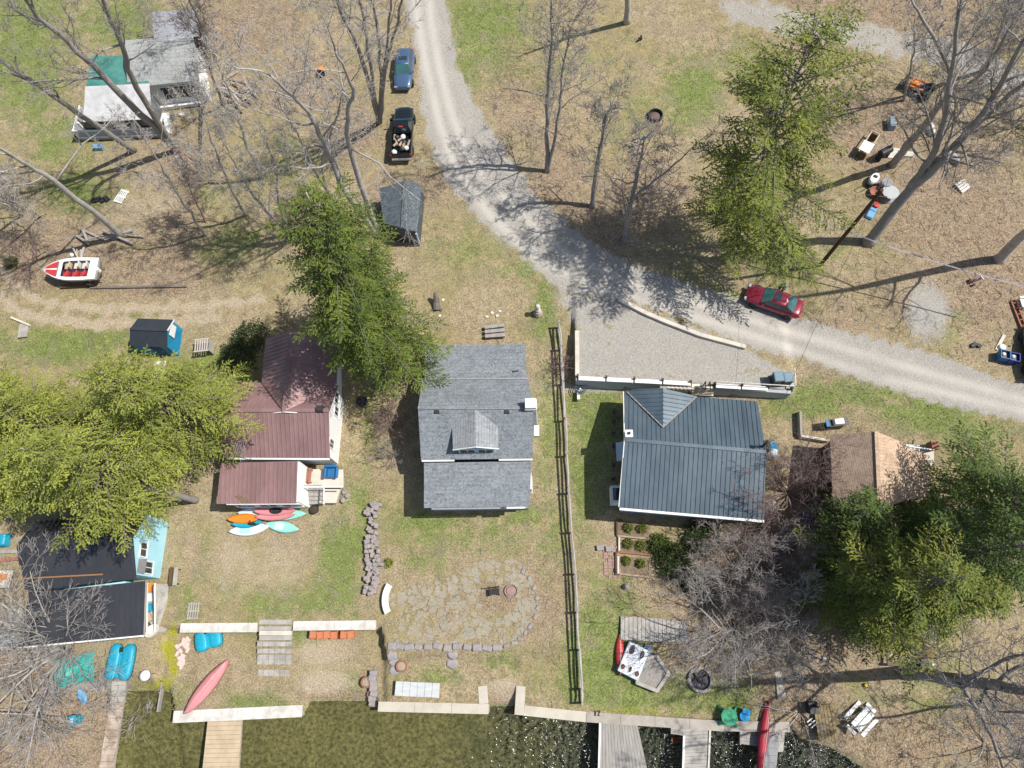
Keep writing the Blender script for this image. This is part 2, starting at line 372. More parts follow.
for k,nmn in ((0,'ground'),(1,'gravel_road'),(2,'parking_lot'),(3,'driveway'),(4,'dirt_track'),(5,'lake_bed')):
    I,J=np.nonzero(cls==k)
    if len(I)==0: continue
    q=np.stack([vid[I,J],vid[I,J+1],vid[I+1,J+1],vid[I+1,J]],-1)
    uq,inv=np.unique(q.ravel(),return_inverse=True)
    me=bpy.data.meshes.new(nmn)
    me.vertices.add(len(uq)); me.vertices.foreach_set('co',allco[uq].astype(np.float32).ravel())
    me.loops.add(len(inv)); me.loops.foreach_set('vertex_index',inv.astype(np.int32))
    me.polygons.add(len(I)); me.polygons.foreach_set('loop_start',np.arange(0,len(inv),4,dtype=np.int32))
    me.polygons.foreach_set('use_smooth',np.ones(len(I),bool))
    me.update(calc_edges=True)
    for nm_,src in (('zone_a',CA),('zone_b',CB)):
        at=me.color_attributes.new(nm_,'FLOAT_COLOR','POINT'); at.data.foreach_set('color',src[uq].astype(np.float32).ravel())
    me.materials.append(mg)
    o=bpy.data.objects.new(nmn,me); COL.objects.link(o); o['kind']='structure'
# ------------------------------------------------------------ lake water
mw=bpy.data.materials.new('lake_water'); t=NT(mw)
geo=t.n('ShaderNodeNewGeometry').outputs['Position']
sx=t.n('ShaderNodeSeparateXYZ',{'Vector':geo}).outputs
rip=t.ss(t.m('ADD',sx[0],t.m('MULTIPLY',t.m('SUBTRACT',t.noise(geo,.25,2),.5),8.0)),-9.0,5.0)
mp=t.n('ShaderNodeMapping',{'Vector':geo}); mp.inputs['Scale'].default_value=(1.0,1.6,1)
hn=t.m('ADD',t.noise(mp.outputs[0],2.0,1.0,.5),t.m('MULTIPLY',t.noise(mp.outputs[0],5,1.0,.5),.25))
bp=t.n('ShaderNodeBump',{'Height':hn,'Strength':1.0,'Distance':t.m('ADD',.05,t.m('MULTIPLY',rip,.36))})
tint=t.mix(rip,t.mix(t.noise(geo,.35,3),(.74,.73,.60),(.64,.68,.57)),(.46,.51,.55))
tr=t.n('ShaderNodeBsdfTransparent',{'Color':tint})
gl=t.n('ShaderNodeBsdfGlossy',{'Color':(1,1,1,1),'Roughness':.15,'Normal':bp.outputs[0]})
fr=t.n('ShaderNodeFresnel',{'IOR':1.33,'Normal':bp.outputs[0]})
mx=t.n('ShaderNodeMixShader',{0:fr.outputs[0],1:tr.outputs[0],2:gl.outputs[0]})
t.out(mx.outputs[0])
w=MB(); w.add([(-320,-200,WATER),(320,-200,WATER),(320,5.0,WATER),(-320,5.0,WATER)],[(0,1,2,3)])
o=w.build('lake_water',mw); o['kind']='structure'
# keep the water sheet below every dry bank: it only shows where the lake bed lies lower
# ------------------------------------------------------------ loose grass tufts and leaves (ground cover)
def scatter(name,n,prob,mats,size,seed,up):
    r=np.random.RandomState(seed)
    ii=r.randint(0,ny-1,n*6); jj=r.randint(0,nx-1,n*6)
    pz=prob[ii,jj]; ok=(r.rand(n*6)<pz)&(cls[np.clip(ii,0,ny-2),np.clip(jj,0,nx-2)]==0)&(GU[ii,jj]>-60)&(GU[ii,jj]<1090)&(GV[ii,jj]>-60)&(GV[ii,jj]<800)
    ii=ii[ok][:n]; jj=jj[ok][:n]; k=len(ii)
    x=GX[ii,jj]+r.uniform(-.1,.1,k); y=GY[ii,jj]+r.uniform(-.1,.1,k); z=terrain(x,y)
    a=r.uniform(0,2*PI,k); s=size*r.uniform(.5,1.3,k)
    d=np.stack([np.cos(a),np.sin(a),np.zeros(k)],-1)
    if up:
        lean=r.uniform(-.5,.5,(k,2)); nrm=np.stack([lean[:,0],lean[:,1],np.ones(k)],-1)
        c=np.stack([x,y,z],-1)
        v0=c-d*s[:,None]*.5; v1=c+d*s[:,None]*.5; tip=c+nrm*s[:,None]*.8
        V=np.stack([v0,v1,tip],1).reshape(-1,3); m=3
    else:
        sd=np.stack([-np.sin(a),np.cos(a),r.uniform(-.2,.2,k)],-1); d[:,2]=r.uniform(-.15,.15,k)
        c=np.stack([x,y,z+.015],-1)
        V=np.stack([c-d*s[:,None]*.5,c+sd*s[:,None]*.35,c+d*s[:,None]*.5,c-sd*s[:,None]*.35],1).reshape(-1,3); m=4
    me=bpy.data.meshes.new(name)
    me.vertices.add(len(V)); me.vertices.foreach_set('co',V.astype(np.float32).ravel())
    me.loops.add(len(V)); me.loops.foreach_set('vertex_index',np.arange(len(V),dtype=np.int32))
    me.polygons.add(k); me.polygons.foreach_set('loop_start',np.arange(0,len(V),m,dtype=np.int32))
    me.update(calc_edges=True)
    me.materials.append(mats)
    o=bpy.data.objects.new(name,me); COL.objects.link(o); return o
dry=(GZ>WATER+.15)*(1-aM)
M_grass=mat('grass_blades',(.17,.19,.055),(.3,.27,.1),1.2,.9,dirt=.4)
M_leaf=mat('dry_leaves',(.46,.34,.24),(.28,.2,.14),2.5,.9,dirt=.4)
o=scatter('grass_tufts',48000,dry*np.clip(.12+aG,0,1)*(1-aD),M_grass,.075,5,True)
tag(o,'short tufts of spring grass growing across the lawns','grass',kind='stuff')
o=scatter('fallen_leaves',42000,dry*np.clip(aL-.05,0,1),M_leaf,.10,6,False)
tag(o,'dry brown fallen leaves lying over the ground under the trees','leaves',kind='stuff')

tw=MB(); rt=random.Random(77); cnt=0
pr_=np.clip(aL*.9+.04,0,1)*dry*(1-aD*.7)
ri=np.random.RandomState(78)
while cnt<8500:
    i=ri.randint(0,ny); j=ri.randint(0,nx)
    if ri.rand()>pr_[i,j] or not(-20<GU[i,j]<1045 and -20<GV[i,j]<790): continue
    a=rt.uniform(0,2*PI); L=rt.uniform(.2,.75); x,y,z=GX[i,j],GY[i,j],GZ[i,j]+.03
    d=Vector((math.cos(a),math.sin(a),rt.uniform(-.03,.06))); e=Vector((-d.y,d.x,0))
    tw.tube([Vector((x,y,z))-d*L/2,Vector((x,y,z+.03))+e*rt.uniform(-.08,.08),Vector((x,y,z))+d*L/2],[.015,.011,.006],3); cnt+=1
M_twig=mat('dead_twigs',(.36,.31,.27),(.16,.13,.11),2,.95)
o=tw.build('fallen_twigs',M_twig,None); tag(o,'dead twigs and small sticks strewn on the ground under the trees','twigs',kind='stuff')
# ------------------------------------------------------------ trees
M_barkw=mat('whitish_bark',(.58,.55,.52),(.36,.335,.315),2.2,.95)
M_barkm=mat('mauve_twigs',(.40,.34,.315),(.26,.22,.205),3,.95)
def hfor(base,px,py):
    """height at which the vertical above base comes nearest to image point"""
    best=None
    for i in range(4,120):
        h=i*.25; u,v=project(base.x,base.y,base.z+h); dd=(u-px)**2+(v-py)**2
        if best is None or dd<best[0]: best=(dd,h)
    return best[1]
def smooth(pts,n=4):
    out=[]; pts=[Vector(p) for p in pts]
    for i in range(len(pts)-1):
        p0=pts[max(i-1,0)];p1=pts[i];p2=pts[i+1];p3=pts[min(i+2,len(pts)-1)]
        for k in range(n):
            s=k/n
            out.append(.5*((2*p1)+(-p0+p2)*s+(2*p0-5*p1+4*p2-p3)*s*s+(-p0+3*p1-3*p2+p3)*s**3))
    out.append(pts[-1]); return out
def rotdir(r,d,lo,hi):
    a=d.orthogonal().normalized(); b=d.cross(a); ph=r.uniform(0,2*PI); an=math.radians(r.uniform(lo,hi))
    return (d*math.cos(an)+(a*math.cos(ph)+b*math.sin(ph))*math.sin(an)).normalized()
def grow(mb,r,p,d,L,rad,lev,wig=.22,up=.05,nch=(4,6),minr=.011):
    n=5 if lev>0 else 3
    pts=[p.copy()]; q=p.copy(); dd=d.copy()
    for k in range(n):
        dd=(dd+Vector((r.gauss(0,wig),r.gauss(0,wig),r.gauss(0,wig*.8)+up))).normalized()
        q=q+dd*(L/n); pts.append(q.copy())
    rads=[max(minr,rad*(1-.7*k/n)) for k in range(n+1)]
    mb.tube(pts,rads,5 if rad>.06 else (4 if rad>.03 else 3))
    if lev>0:
        for c in range(r.randint(*nch)):
            s=r.uniform(.22,1.0); i=min(int(s*n),n-1); f=s*n-i
            pp=pts[i].lerp(pts[i+1],f); bd=(pts[i+1]-pts[i]).normalized()
            grow(mb,r,pp,rotdir(r,bd,25,62),L*r.uniform(.38,.66)*(1.1-.35*s),max(minr,rads[i]*r.uniform(.4,.62)),lev-1,wig,up,nch,minr)
def bare(label,base,stems,r0=.22,seed=1,limbs=8,ll=4.5,lev=3,m=None,group='bare trees',smin=.35,up=.05,nch=(4,5),elev=(10,55),cat='tree',name='bare_tree',minr=.011,wig=.2,broken=False,sec=.8):
    r=random.Random(seed); b=P(*base); t=T(name,label,cat,b,0,group)
    tr=MB(); br=MB()
    for st in stems:
        pts=[b-Vector((0,0,.3))]
        for q in st:
            if len(q)==2: pts.append(Pz(q[0],q[1],b.z+hfor(b,q[0],q[1])))
            else: pts.append(Pz(q[0],q[1],b.z+q[2]))
        sp=smooth(pts,5); n=len(sp)-1
        for i in range(2,n): sp[i]=sp[i]+Vector((r.gauss(0,.05),r.gauss(0,.05),0))
        rr=r0*(1 if st is stems[0] else sec)
        rads=[max(.03,rr*(1-.78*(i/n))) for i in range(n+1)]; rads[0]*=1.35
        tr.tube(sp,rads,9)
        for k in range(limbs):
            s=smin+(1-smin)*(k+r.random())/limbs; i=min(int(s*n),n-1)
            p=sp[i].lerp(sp[i+1],s*n-i); sd=(sp[i+1]-sp[i]).normalized()
            a=r.uniform(0,2*PI); e=math.radians(r.uniform(*elev))
            d=(Vector((math.cos(a)*math.cos(e),math.sin(a)*math.cos(e),math.sin(e)))+sd*.35).normalized()
            grow(br,r,p,d,ll*(1.15-.6*s)*r.uniform(.7,1.2),max(.02,rads[i]*r.uniform(.3,.5)),lev-(0 if lev>2 else 1),wig,up,nch,minr)
        if not broken: grow(br,r,sp[-1],(sp[-1]-sp[-2]).normalized(),ll*.6,rads[-1],lev-(0 if lev>2 else 1),.15,up,nch,minr)
    mm=m or M_bark
    tr.build('trunk',mm,t,True,world=True); br.build('branches',mm,t,True,world=True)
    return t
def radial(label,base,n,h,r0,seed,m,spread=(25,65),lev=3,cat='tree',name='bare_tree',group=None,nch=(4,6),minr=.01,up=.04,lean=(0,0)):
    """many stems rising outwards from one root"""
    r=random.Random(seed); b=P(*base); t=T(name,label,cat,b,0,group)
    tr=MB(); br=MB()
    for k in range(n):
        a=2*PI*(k+r.uniform(-.3,.3))/n; e=math.radians(r.uniform(*spread))
        d=Vector((math.cos(a)*math.cos(e)+lean[0],math.sin(a)*math.cos(e)+lean[1],math.sin(e))).normalized()
        p=b+Vector((math.cos(a)*r0*.7,math.sin(a)*r0*.7,-.1)); pts=[p.copy()]; dd=d.copy(); L=h*r.uniform(.7,1.15)
        for i in range(5):
            dd=(dd+Vector((r.gauss(0,.12),r.gauss(0,.12),r.gauss(0,.08)))).normalized(); p=p+dd*L/5; pts.append(p.copy())
        rr=r0*r.uniform(.45,.8); rads=[max(minr,rr*(1-.8*i/5)) for i in range(6)]
        tr.tube(pts,rads,6)
        for c in range(r.randint(5,8)):
            s=r.uniform(.2,1); i=min(int(s*5),4)
            grow(br,r,pts[i].lerp(pts[i+1],s*5-i),rotdir(r,(pts[i+1]-pts[i]).normalized(),22,55),L*r.uniform(.28,.5),max(minr,rads[i]*.5),lev-1,.2,up,nch,minr)
    tr.build('stems',m,t,True,world=True); br.build('branches',m,t,True,world=True)
    return t
def foliage_mat(name,c1,c2,c3):
    m=bpy.data.materials.new(name); t=NT(m)
    a=t.n('ShaderNodeVertexColor',layer_name='tint'); s=t.n('ShaderNodeSeparateColor',{'Color':a.outputs[0]}).outputs
    c=t.mix(s[0],c1,c2); c=t.mix(t.m('MULTIPLY',s[1],.75),c,c3)
    p=t.n('ShaderNodeBsdfPrincipled',{'Base Color':c,'Roughness':.65,'Specular IOR Level':.25})
    tl=t.n('ShaderNodeBsdfTranslucent',{'Color':c})
    x=t.n('ShaderNodeMixShader',{0:.3,1:p.outputs[0],2:tl.outputs[0]}); t.out(x.outputs[0]); return m
M_folY=foliage_mat('hemlock_foliage_yellow',(.11,.145,.03),(.42,.455,.085),(.26,.28,.07))
M_folH=foliage_mat('hemlock_foliage_roadside',(.07,.105,.025),(.33,.365,.065),(.15,.185,.05))
M_folG=foliage_mat('spruce_foliage_green',(.04,.08,.018),(.15,.21,.045),(.09,.135,.035))
M_folM=foliage_mat('pine_foliage_mid',(.055,.095,.02),(.24,.285,.05),(.13,.17,.045))
M_folC=foliage_mat('spruce_foliage_centre',(.04,.075,.016),(.22,.27,.045),(.09,.13,.03))
M_folR=foliage_mat('pine_foliage_right',(.055,.09,.02),(.21,.26,.05),(.30,.30,.06))
M_folD=foliage_mat('dark_foliage',(.025,.055,.018),(.08,.13,.035),(.05,.085,.03))
def cards_mesh(name,c,d,l,w,tint,m,parent,seed,tilt=.8):
    rs=np.random.RandomState(seed); n=len(c)
    upv=np.stack([rs.uniform(-tilt,tilt,n),rs.uniform(-tilt,tilt,n),np.ones(n)],-1)
    s=np.cross(d,upv); s/=np.linalg.norm(s,axis=1,keepdims=True)+1e-9
    h=l[:,None]*.5; k=w[:,None]*.5
    V=np.stack([c-d*h,c+s*k,c+d*h,c-s*k],1).reshape(-1,3)
    loc=np.array(parent.location); V=V-loc
    me=bpy.data.meshes.new(name)
    me.vertices.add(4*n); me.vertices.foreach_set('co',V.astype(np.float32).ravel())
    me.loops.add(4*n); me.loops.foreach_set('vertex_index',np.arange(4*n,dtype=np.int32))
    me.polygons.add(n); me.polygons.foreach_set('loop_start',np.arange(0,4*n,4,dtype=np.int32))
    me.update(calc_edges=True)
    at=me.color_attributes.new('tint','FLOAT_COLOR','POINT')
    tc=np.repeat(np.concatenate([tint,np.zeros((n,1)),np.ones((n,1))],1),4,axis=0); at.data.foreach_set('color',tc.astype(np.float32).ravel())
    me.materials.append(m)
    o=bpy.data.objects.new(name,me); COL.objects.link(o); o.parent=parent; return o
def conifer(label,base,top,h,R,m,seed,zb=.16,prof=None,step=.47,dens=1.0,group='evergreen trees',r0=.26,up0=(-.12,.45),trunkm=None,card=(.205,.08)):
    r=random.Random(seed); b=P(*base); t=T('evergreen_tree',label,'tree',b,0,group)
    tip=Pz(top[0],top[1],b.z+h)
    prof=prof or (lambda q: (1-q)**.8*(.55+.45*min(1,q*5)))
    tr=MB(); sp=[b+Vector((0,0,-.3)),b+(tip-b)*.33+Vector((r.gauss(0,.15),r.gauss(0,.15),0)),b+(tip-b)*.66,tip]
    sm=smooth(sp,6); n=len(sm)-1
    tr.tube(sm,[max(.03,r0*(1-.95*i/n)) for i in range(n+1)],9)
    C=[];D=[];L_=[];W_=[];TI=[];csz=1
    limb=MB()
    z=zb*h; k=0
    while z<h*.985:
        q=(z-zb*h)/(h-zb*h); s=z/h; i=min(int(s*n),n-1); ax=sm[i].lerp(sm[i+1],s*n-i)
        nb=max(3,int(round((5.2 if q<.8 else 4)*dens)))
        a0=r.uniform(0,2*PI)
        for j in range(nb):
            az=a0+2*PI*(j+r.uniform(-.35,.35))/nb
            lump=1+.26*math.sin(az*2+seed+q*5)+.18*math.sin(az*3.1-q*9+seed*2)
            L=max(.35,R*lump*prof(q)*r.choice([r.uniform(.5,.8),r.uniform(.85,1.22),r.uniform(.85,1.15)]))
            sl=up0[0]+(up0[1]-up0[0])*q+r.uniform(-.1,.1)
            dr=.02*r.uniform(.6,1.5)
            bt=r.random(); by=r.random()**2; csz=r.uniform(.7,1.3)
            hx,hy=math.cos(az),math.sin(az); pz=ax.z+r.uniform(-.2,.2)
            def pt(x): return Vector((ax.x+hx*x,ax.y+hy*x,pz+sl*x-dr*x*x+(.012*max(0,x-L*.6)**2*6)))
            if L>.9: limb.tube([pt(0),pt(L*.5),pt(L*.95)],[.015+.011*L,.012+.006*L,.006],4)
            nt=int(L/.15*dens**.5)+3
            for e in range(nt):
                f=1-.72*((e+r.random())/nt)**1.15; x=L*f; p=pt(x); side=1 if (e%2) else -1
                tl=min(1.2,(.26+.42*L*(1-f)+.1))*r.uniform(.6,1.2)
                ang=az+side*math.radians(r.uniform(35,68)) if f<.97 else az
                dz=r.uniform(-.28,.05)
                td=(math.cos(ang),math.sin(ang),dz); nc=max(2,int(tl/.1))
                tt=min(1,max(0,bt*.6+r.uniform(0,.5)))
                for g in range(nc):
                    w=(g+.4)/nc*tl
                    ja=ang+r.uniform(-.7,.7)
                    C.append((p.x+td[0]*w+r.uniform(-.05,.05),p.y+td[1]*w+r.uniform(-.05,.05),p.z+td[2]*w-.12*w*w+r.uniform(-.04,.04)))
                    D.append((math.cos(ja),math.sin(ja),dz+r.uniform(-.25,.2)))
                    L_.append(csz*card[0]*r.uniform(.7,1.35)); W_.append(card[1]*r.uniform(.7,1.35)); TI.append((min(1,max(0,tt+r.uniform(-.2,.2))),by))
        z+=step*r.uniform(.75,1.25)*(1 if q<.75 else .75); k+=1
    D=np.array(D); D/=np.linalg.norm(D,axis=1,keepdims=True)
    tr.build('trunk',trunkm or M_bark,t,True,world=True)
    lo=limb.build('branches',M_barkd,t,True,world=True)
    cards_mesh('crown',np.array(C),D,np.array(L_),np.array(W_),np.array(TI),m,t,seed)
    return t
def leafball(label,base,r,hh,m,seed,cat='shrub',name='evergreen_shrub',group=None,n=900,card=(.16,.09),parent=None):
    b=P(*base); t=T(name,label,cat,b,0,group); q=np.random.RandomState(seed); rr=random.Random(seed)
    dv=q.normal(0,1,(n,3)); dv/=np.linalg.norm(dv,axis=1,keepdims=True); dv[:,2]=np.abs(dv[:,2])*1.0-.15
    rad=q.uniform(.55,1.05,(n,1))*(1+.18*np.sin(dv[:,:1]*7+seed)*np.cos(dv[:,1:2]*6))
    c=dv*rad*np.array([r,r,hh])+np.array([b.x,b.y,b.z+.1*hh])
    d=q.normal(0,1,(n,3))+dv*.8; d/=np.linalg.norm(d,axis=1,keepdims=True)
    tint=np.stack([np.clip(q.uniform(0,1,n)*.7+.3*q.rand(n),0,1),q.rand(n)**2],-1)
    st=MB()
    for k in range(7):
        a=rr.uniform(0,2*PI); st.tube([b,b+Vector((math.cos(a)*r*.4,math.sin(a)*r*.4,hh*.45)),b+Vector((math.cos(a)*r*.8,math.sin(a)*r*.8,hh*.8))],[.03,.02,.01],4)
    st.build('stems',M_brownwood,t,True,world=True)
    cards_mesh('foliage',c,d,np.full(n,card[0])*q.uniform(.7,1.3,n),np.full(n,card[1])*q.uniform(.7,1.3,n),tint,m,t,seed+1,1.6)
    return t
# evergreens ---------------------------------------------------------------
midwide=lambda q: min(1,(.72+q*1.1))*max(0,(1-q))**.62
hem=lambda q: (1-q)**.5*min(1,.42+q*2.2)
conifer('tall green evergreen between the brown roofed house and the grey shingled house',(389,374),(306,192),20,5.1,M_folC,21,.2,midwide,dens=1.35,trunkm=M_barkp)
conifer('broad yellow green hemlock beside the road opposite the gravel parking pad',(726,262),(818,20),19.5,6.3,M_folH,22,.2,hem,dens=1.05)
conifer('yellow green evergreen with its bare leaning trunk beside the teal walled house',(196,500),(20,448),16.5,4.3,M_folY,23,.42,midwide,dens=1.3,card=(.18,.078))
conifer('yellow green evergreen reaching over the left edge of the brown metal roof',(222,438),(100,372),15,5.2,M_folY,24,.25,midwide,dens=1.3,card=(.18,.078),r0=.2)
conifer('yellow green evergreen at the left edge of the photo below the blue shed',(120,452),(-60,395),14,5.0,M_folY,25,.15,midwide,dens=1.3,card=(.18,.078))
conifer('yellow green evergreen overhanging the top of the black metal roof',(84,478),(-70,452),13,4.2,M_folY,26,.2,midwide,dens=1.3,card=(.18,.078))
conifer('yellow green evergreen at the left edge just below the driveway bend',(70,440),(-90,372),13,4.8,M_folY,32,.15,midwide,dens=1.3,card=(.18,.078))
conifer('dense evergreen in front of the tan roofed cottage, nearest the lake',(836,588),(966,578),14.5,4.4,M_folR,27,.08,midwide,dens=1.1)
conifer('dark evergreen right of the tan roofed cottage at the right edge',(950,520),(1090,490),15,4.6,M_folG,28,.1,midwide,dens=1.1)
conifer('evergreen at the lower right whose lowest boughs hang above the log frame',(874,596),(996,594),13,4.0,M_folR,29,.1,midwide,dens=1.1)
conifer('small pointed evergreen close against the lake side of the tan roofed cottage',(822,530),(880,506),8.0,2.6,M_folG,30,.06,hem,dens=1.1,r0=.14)
conifer('dark evergreen in the far right group, behind the others beside the road',(900,566),(1060,540),15.5,4.6,M_folG,31,.1,midwide,dens=1.05)
# bare trees ---------------------------------------------------------------
bare('big forked bare tree leaning over the white roofed cottage porch',(177,150),[[(130,103,7),(85,58,12),(38,16,16),(0,-30,20)],[(137,88,8.5),(122,45,13),(103,0,17),(100,-50,21)]],.32,41,11,4.8,3,M_bark)
bare('bare tree with a slanting trunk left of the cottage porch',(134,150),[[(65,104,8.5),(0,60,13.5),(-60,20,17)]],.24,42,8,4.5,3,M_bark)
bare('bare tree with a pale trunk rising behind the brush pile by the motorboat',(122,236),[[(62,187,8),(20,160,12),(-30,130,16)]],.25,43,9,5.5,3,M_barkp)
bare('many stemmed bare tree beside the parked blue car',(379,122),[[(362,60,9),(336,0,15),(325,-40,19)],[(368,50,10),(360,0,15),(350,-60,19)],[(380,60,9),(373,0,15),(368,-50,19)],[(384,70,8),(390,20,13),(392,-40,18)],[(386,70,8),(400,10,14),(412,-50,19)]],.2,44,5,3.8,3,M_bark)
bare('pale bare tree with twin trunks between the dark shed and the evergreen',(378,234),[[(345,190,6),(326,148,10),(308,112,14),(270,75,19)],[(356,168,8),(346,128,12),(352,90,16),(335,50,20)]],.3,45,10,6.0,3,M_barkp,elev=(0,45))
bare('tallest bare tree of the open field, with two thin trunks side by side',(547,172),[[(548,105,6.5),(550,45,12),(552,0,16)],[(558,120,5.5),(563,70,10),(572,25,14)]],.2,46,13,4.6,3,M_bark,smin=.2)
bare('short snapped bare tree with a broken top beside the road in the field',(592,207),[[(600,150,6),(611,100,11.5)],[(600,150,6),(608,112,10),(625,108,11)]],.22,47,9,2.6,3,M_bark,broken=True,smin=.3)
bare('bare tree with low drooping twigs at the roadside beside the hemlock',(624,242),[[(633,190,5),(640,160,8),(645,138,10.5)],[(630,205,4),(662,175,7),(690,150,9.5)]],.19,48,12,3.6,3,M_bark,smin=.08,elev=(-5,40))
bare('huge bare tree behind the utility pole with a thick slanting trunk',(868,243),[[(905,195,5.5),(945,158,9.5),(985,110,14),(1024,40,20)],[(905,195,5.5),(950,150,10),(1010,95,15),(1060,50,20)],[(908,192,5.8),(935,150,10),(950,80,16),(960,10,21)]],.42,49,13,5.2,3,M_bark,smin=.4)
bare('grey bare tree beside the charcoal grill under the orange machine',(893,164),[[(914,138,4.5),(938,108,9),(952,78,12.5),(918,10,18)],[(914,138,4.5),(940,105,9),(985,70,13),(1020,10,19)]],.32,50,10,4.2,3,M_bark,smin=.4)
bare('bare tree cut off by the right edge near the power line',(1000,259),[[(1026,232,4.5),(1080,180,12),(1120,130,17)]],.4,51,8,5,3,M_barkp)
bare('massive bare tree with a thick trunk reaching to the lower right edge',(908,672),[[(975,682,8),(1030,692,13),(1110,706,18)],[(960,680,7),(1000,662,10.5),(1060,640,15)],[(950,678,6),(978,712,8.5),(1000,760,12),(1010,800,16)]],.44,52,10,4.6,3,M_bark,smin=.35,elev=(-15,45),sec=.42)
bare('slim bare tree near the lower right corner',(985,700),[[(1000,722,5),(1020,745,9)]],.13,53,9,3.0,3,M_barkp,smin=.25)
bare('bare tree at the top edge in the middle of the field',(627,22),[[(629,-30,6),(632,-90,12)]],.3,54,7,4.5,2,M_barkp)
bare('bare tree between the small grey shed and the log pile',(215,62),[[(204,30,4),(190,0,8),(175,-40,12)]],.16,55,10,3.6,3,M_bark,smin=.15)
bare('thin bare tree beside the white gable of the cottage',(222,105),[[(208,62,6),(196,20,11)]],.13,56,9,3.2,3,M_barkd,smin=.3)
bare('bare tree with a fine crown over the top right corner',(985,70),[[(1000,30,6),(1015,-20,12)]],.2,57,12,4.5,3,M_bark,smin=.25)
bare('slender bare tree behind the orange machine at the dirt track',(905,100),[[(912,60,5),(915,20,10)]],.12,58,10,3,3,M_bark,smin=.3)
bare('small bare tree rising from the brush left of the motorboat',(40,215),[[(15,205,4),(-10,195,7)]],.1,59,10,3,3,M_barkp,smin=.2)
bare('bare sapling in front of the cottage beside the brown post',(205,222),[[(195,200,3),(180,168,7)]],.09,60,8,2.2,3,M_barkr,smin=.4)
bare('crooked bare tree with pale limbs left of the tall evergreen',(298,240),[[(270,215,4),(250,190,7),(228,150,11)],[(280,208,5),(276,170,9),(262,130,13)]],.16,61,9,4.2,3,M_barkp,smin=.3,elev=(0,45))
bare('bare tree beside the log pile with limbs reaching over the lawn',(262,178),[[(245,140,5),(232,100,9),(220,70,12)]],.15,62,10,4,3,M_barkp,smin=.3)
bare('pale bare tree with low spreading limbs left of the dark shed',(338,205),[[(318,178,5),(300,140,10),(280,105,14)],[(322,170,5),(335,120,10),(345,80,14)]],.15,63,10,4.2,3,M_barkp,smin=.25,elev=(0,45))
bare('thin pale bare tree above the motorboat driveway in the leaf litter',(205,235),[[(185,205,5),(160,165,10),(140,130,13)]],.12,64,10,3.8,3,M_barkp,smin=.25)
bare('slender pale bare tree on the lawn right of the brown fallen post',(245,215),[[(230,185,5),(212,140,10),(200,105,13)]],.12,65,11,3.8,3,M_barkp,smin=.2,elev=(0,50))
bare('pale bare tree at the left edge below the white cottage',(20,215),[[(-5,190,5),(-40,160,10)]],.14,66,12,4.4,3,M_barkp,smin=.1)
radial('large pale bare tree fanning out over the lower roof of the black roofed house',(62,650),18,8.5,.15,71,M_barkp,(25,72),3,group='twiggy bare trees',lean=(-.1,.06))
radial('bare twiggy tree fanning out at the left shore beside the plank walkway',(36,715),12,6.0,.09,72,M_barkp,(15,60),3,group='twiggy bare trees')
radial('pale bare tree fanning out on the lawn beside the stone ringed fire pit',(733,630),11,6.2,.12,73,M_barkp,(32,74),3,nch=(5,7),group='twiggy bare trees')
radial('tangled grey brush between the dark roofed house and the wooden platform',(716,584),9,3.7,.06,74,M_barkm,(15,70),3,nch=(4,6),cat='bush',name='twiggy_bush',group='twiggy bushes')
radial('reddish bare bush over the right end of the dark roof, left of the tan cottage',(788,494),18,5.4,.1,75,M_barkr,(20,75),3,cat='bush',name='twiggy_bush',group='twiggy bushes',nch=(5,7))
radial('brown bare bush below the reddish bush and left of the evergreens',(768,556),8,4.6,.07,76,M_barkm,(20,70),3,nch=(5,7),cat='bush',name='twiggy_bush',group='twiggy bushes')
radial('grey brown thicket above the head of the plank walkway',(768,618),8,3.8,.07,77,M_barkm,(15,65),3,nch=(5,7),cat='bush',name='twiggy_bush',group='twiggy bushes')
radial('mauve brown bush in the middle of the thicket below the dark roof',(738,574),9,4.4,.06,87,M_barkm,(20,75),3,cat='bush',name='twiggy_bush',group='twiggy bushes',nch=(5,7))
radial('mauve brown bush hard against the lake side wall of the dark roofed house',(745,532),9,3.2,.05,88,M_barkm,(20,75),3,cat='bush',name='twiggy_bush',group='twiggy bushes',nch=(5,7))
radial('pinkish bare shrub growing through the split rail fence',(558,366),12,1.3,.03,78,M_barkr,(30,80),2,cat='bush',name='twiggy_bush',nch=(4,6))
radial('brown bare bush left of the grey shingled house',(389,424),12,2.2,.04,79,M_barkr,(25,75),3,cat='bush',name='twiggy_bush',nch=(3,5))
radial('dark bare bush below the brown bush beside the dry stone wall',(392,455),10,1.7,.04,80,M_bark,(25,75),2,cat='bush',name='twiggy_bush',nch=(5,7))
radial('reddish brown brush at the left edge above the driveway bend',(30,262),12,3.0,.05,81,M_barkr,(10,55),2,cat='bush',name='twiggy_bush',nch=(4,6))
radial('grey brush around the shed at the top left',(188,52),11,3.2,.06,82,M_bark,(20,65),3,cat='bush',name='twiggy_bush')
radial('low pale twigs hanging over the water beside the plank walkway',(140,697),8,2.6,.04,83,M_barkp,(5,45),2,cat='bush',name='twiggy_bush')
radial('bare brush in the upper right corner behind the big tree',(1010,40),12,4.0,.07,84,M_bark,(15,65),3,cat='bush',name='twiggy_bush')
radial('dark tangled thicket at the right edge under the big bare tree',(1014,128),12,3.4,.07,85,M_barkd,(10,55),3,cat='bush',name='twiggy_bush')
radial('leafless twigs at the lower right shore',(985,745),9,3.6,.06,86,M_barkp,(10,55),3,cat='bush',name='twiggy_bush')
radial('leafless brush at the shore right of the plank walkway',(800,712),9,2.8,.05,87,M_barkp,(5,50),2,cat='bush',name='twiggy_bush')
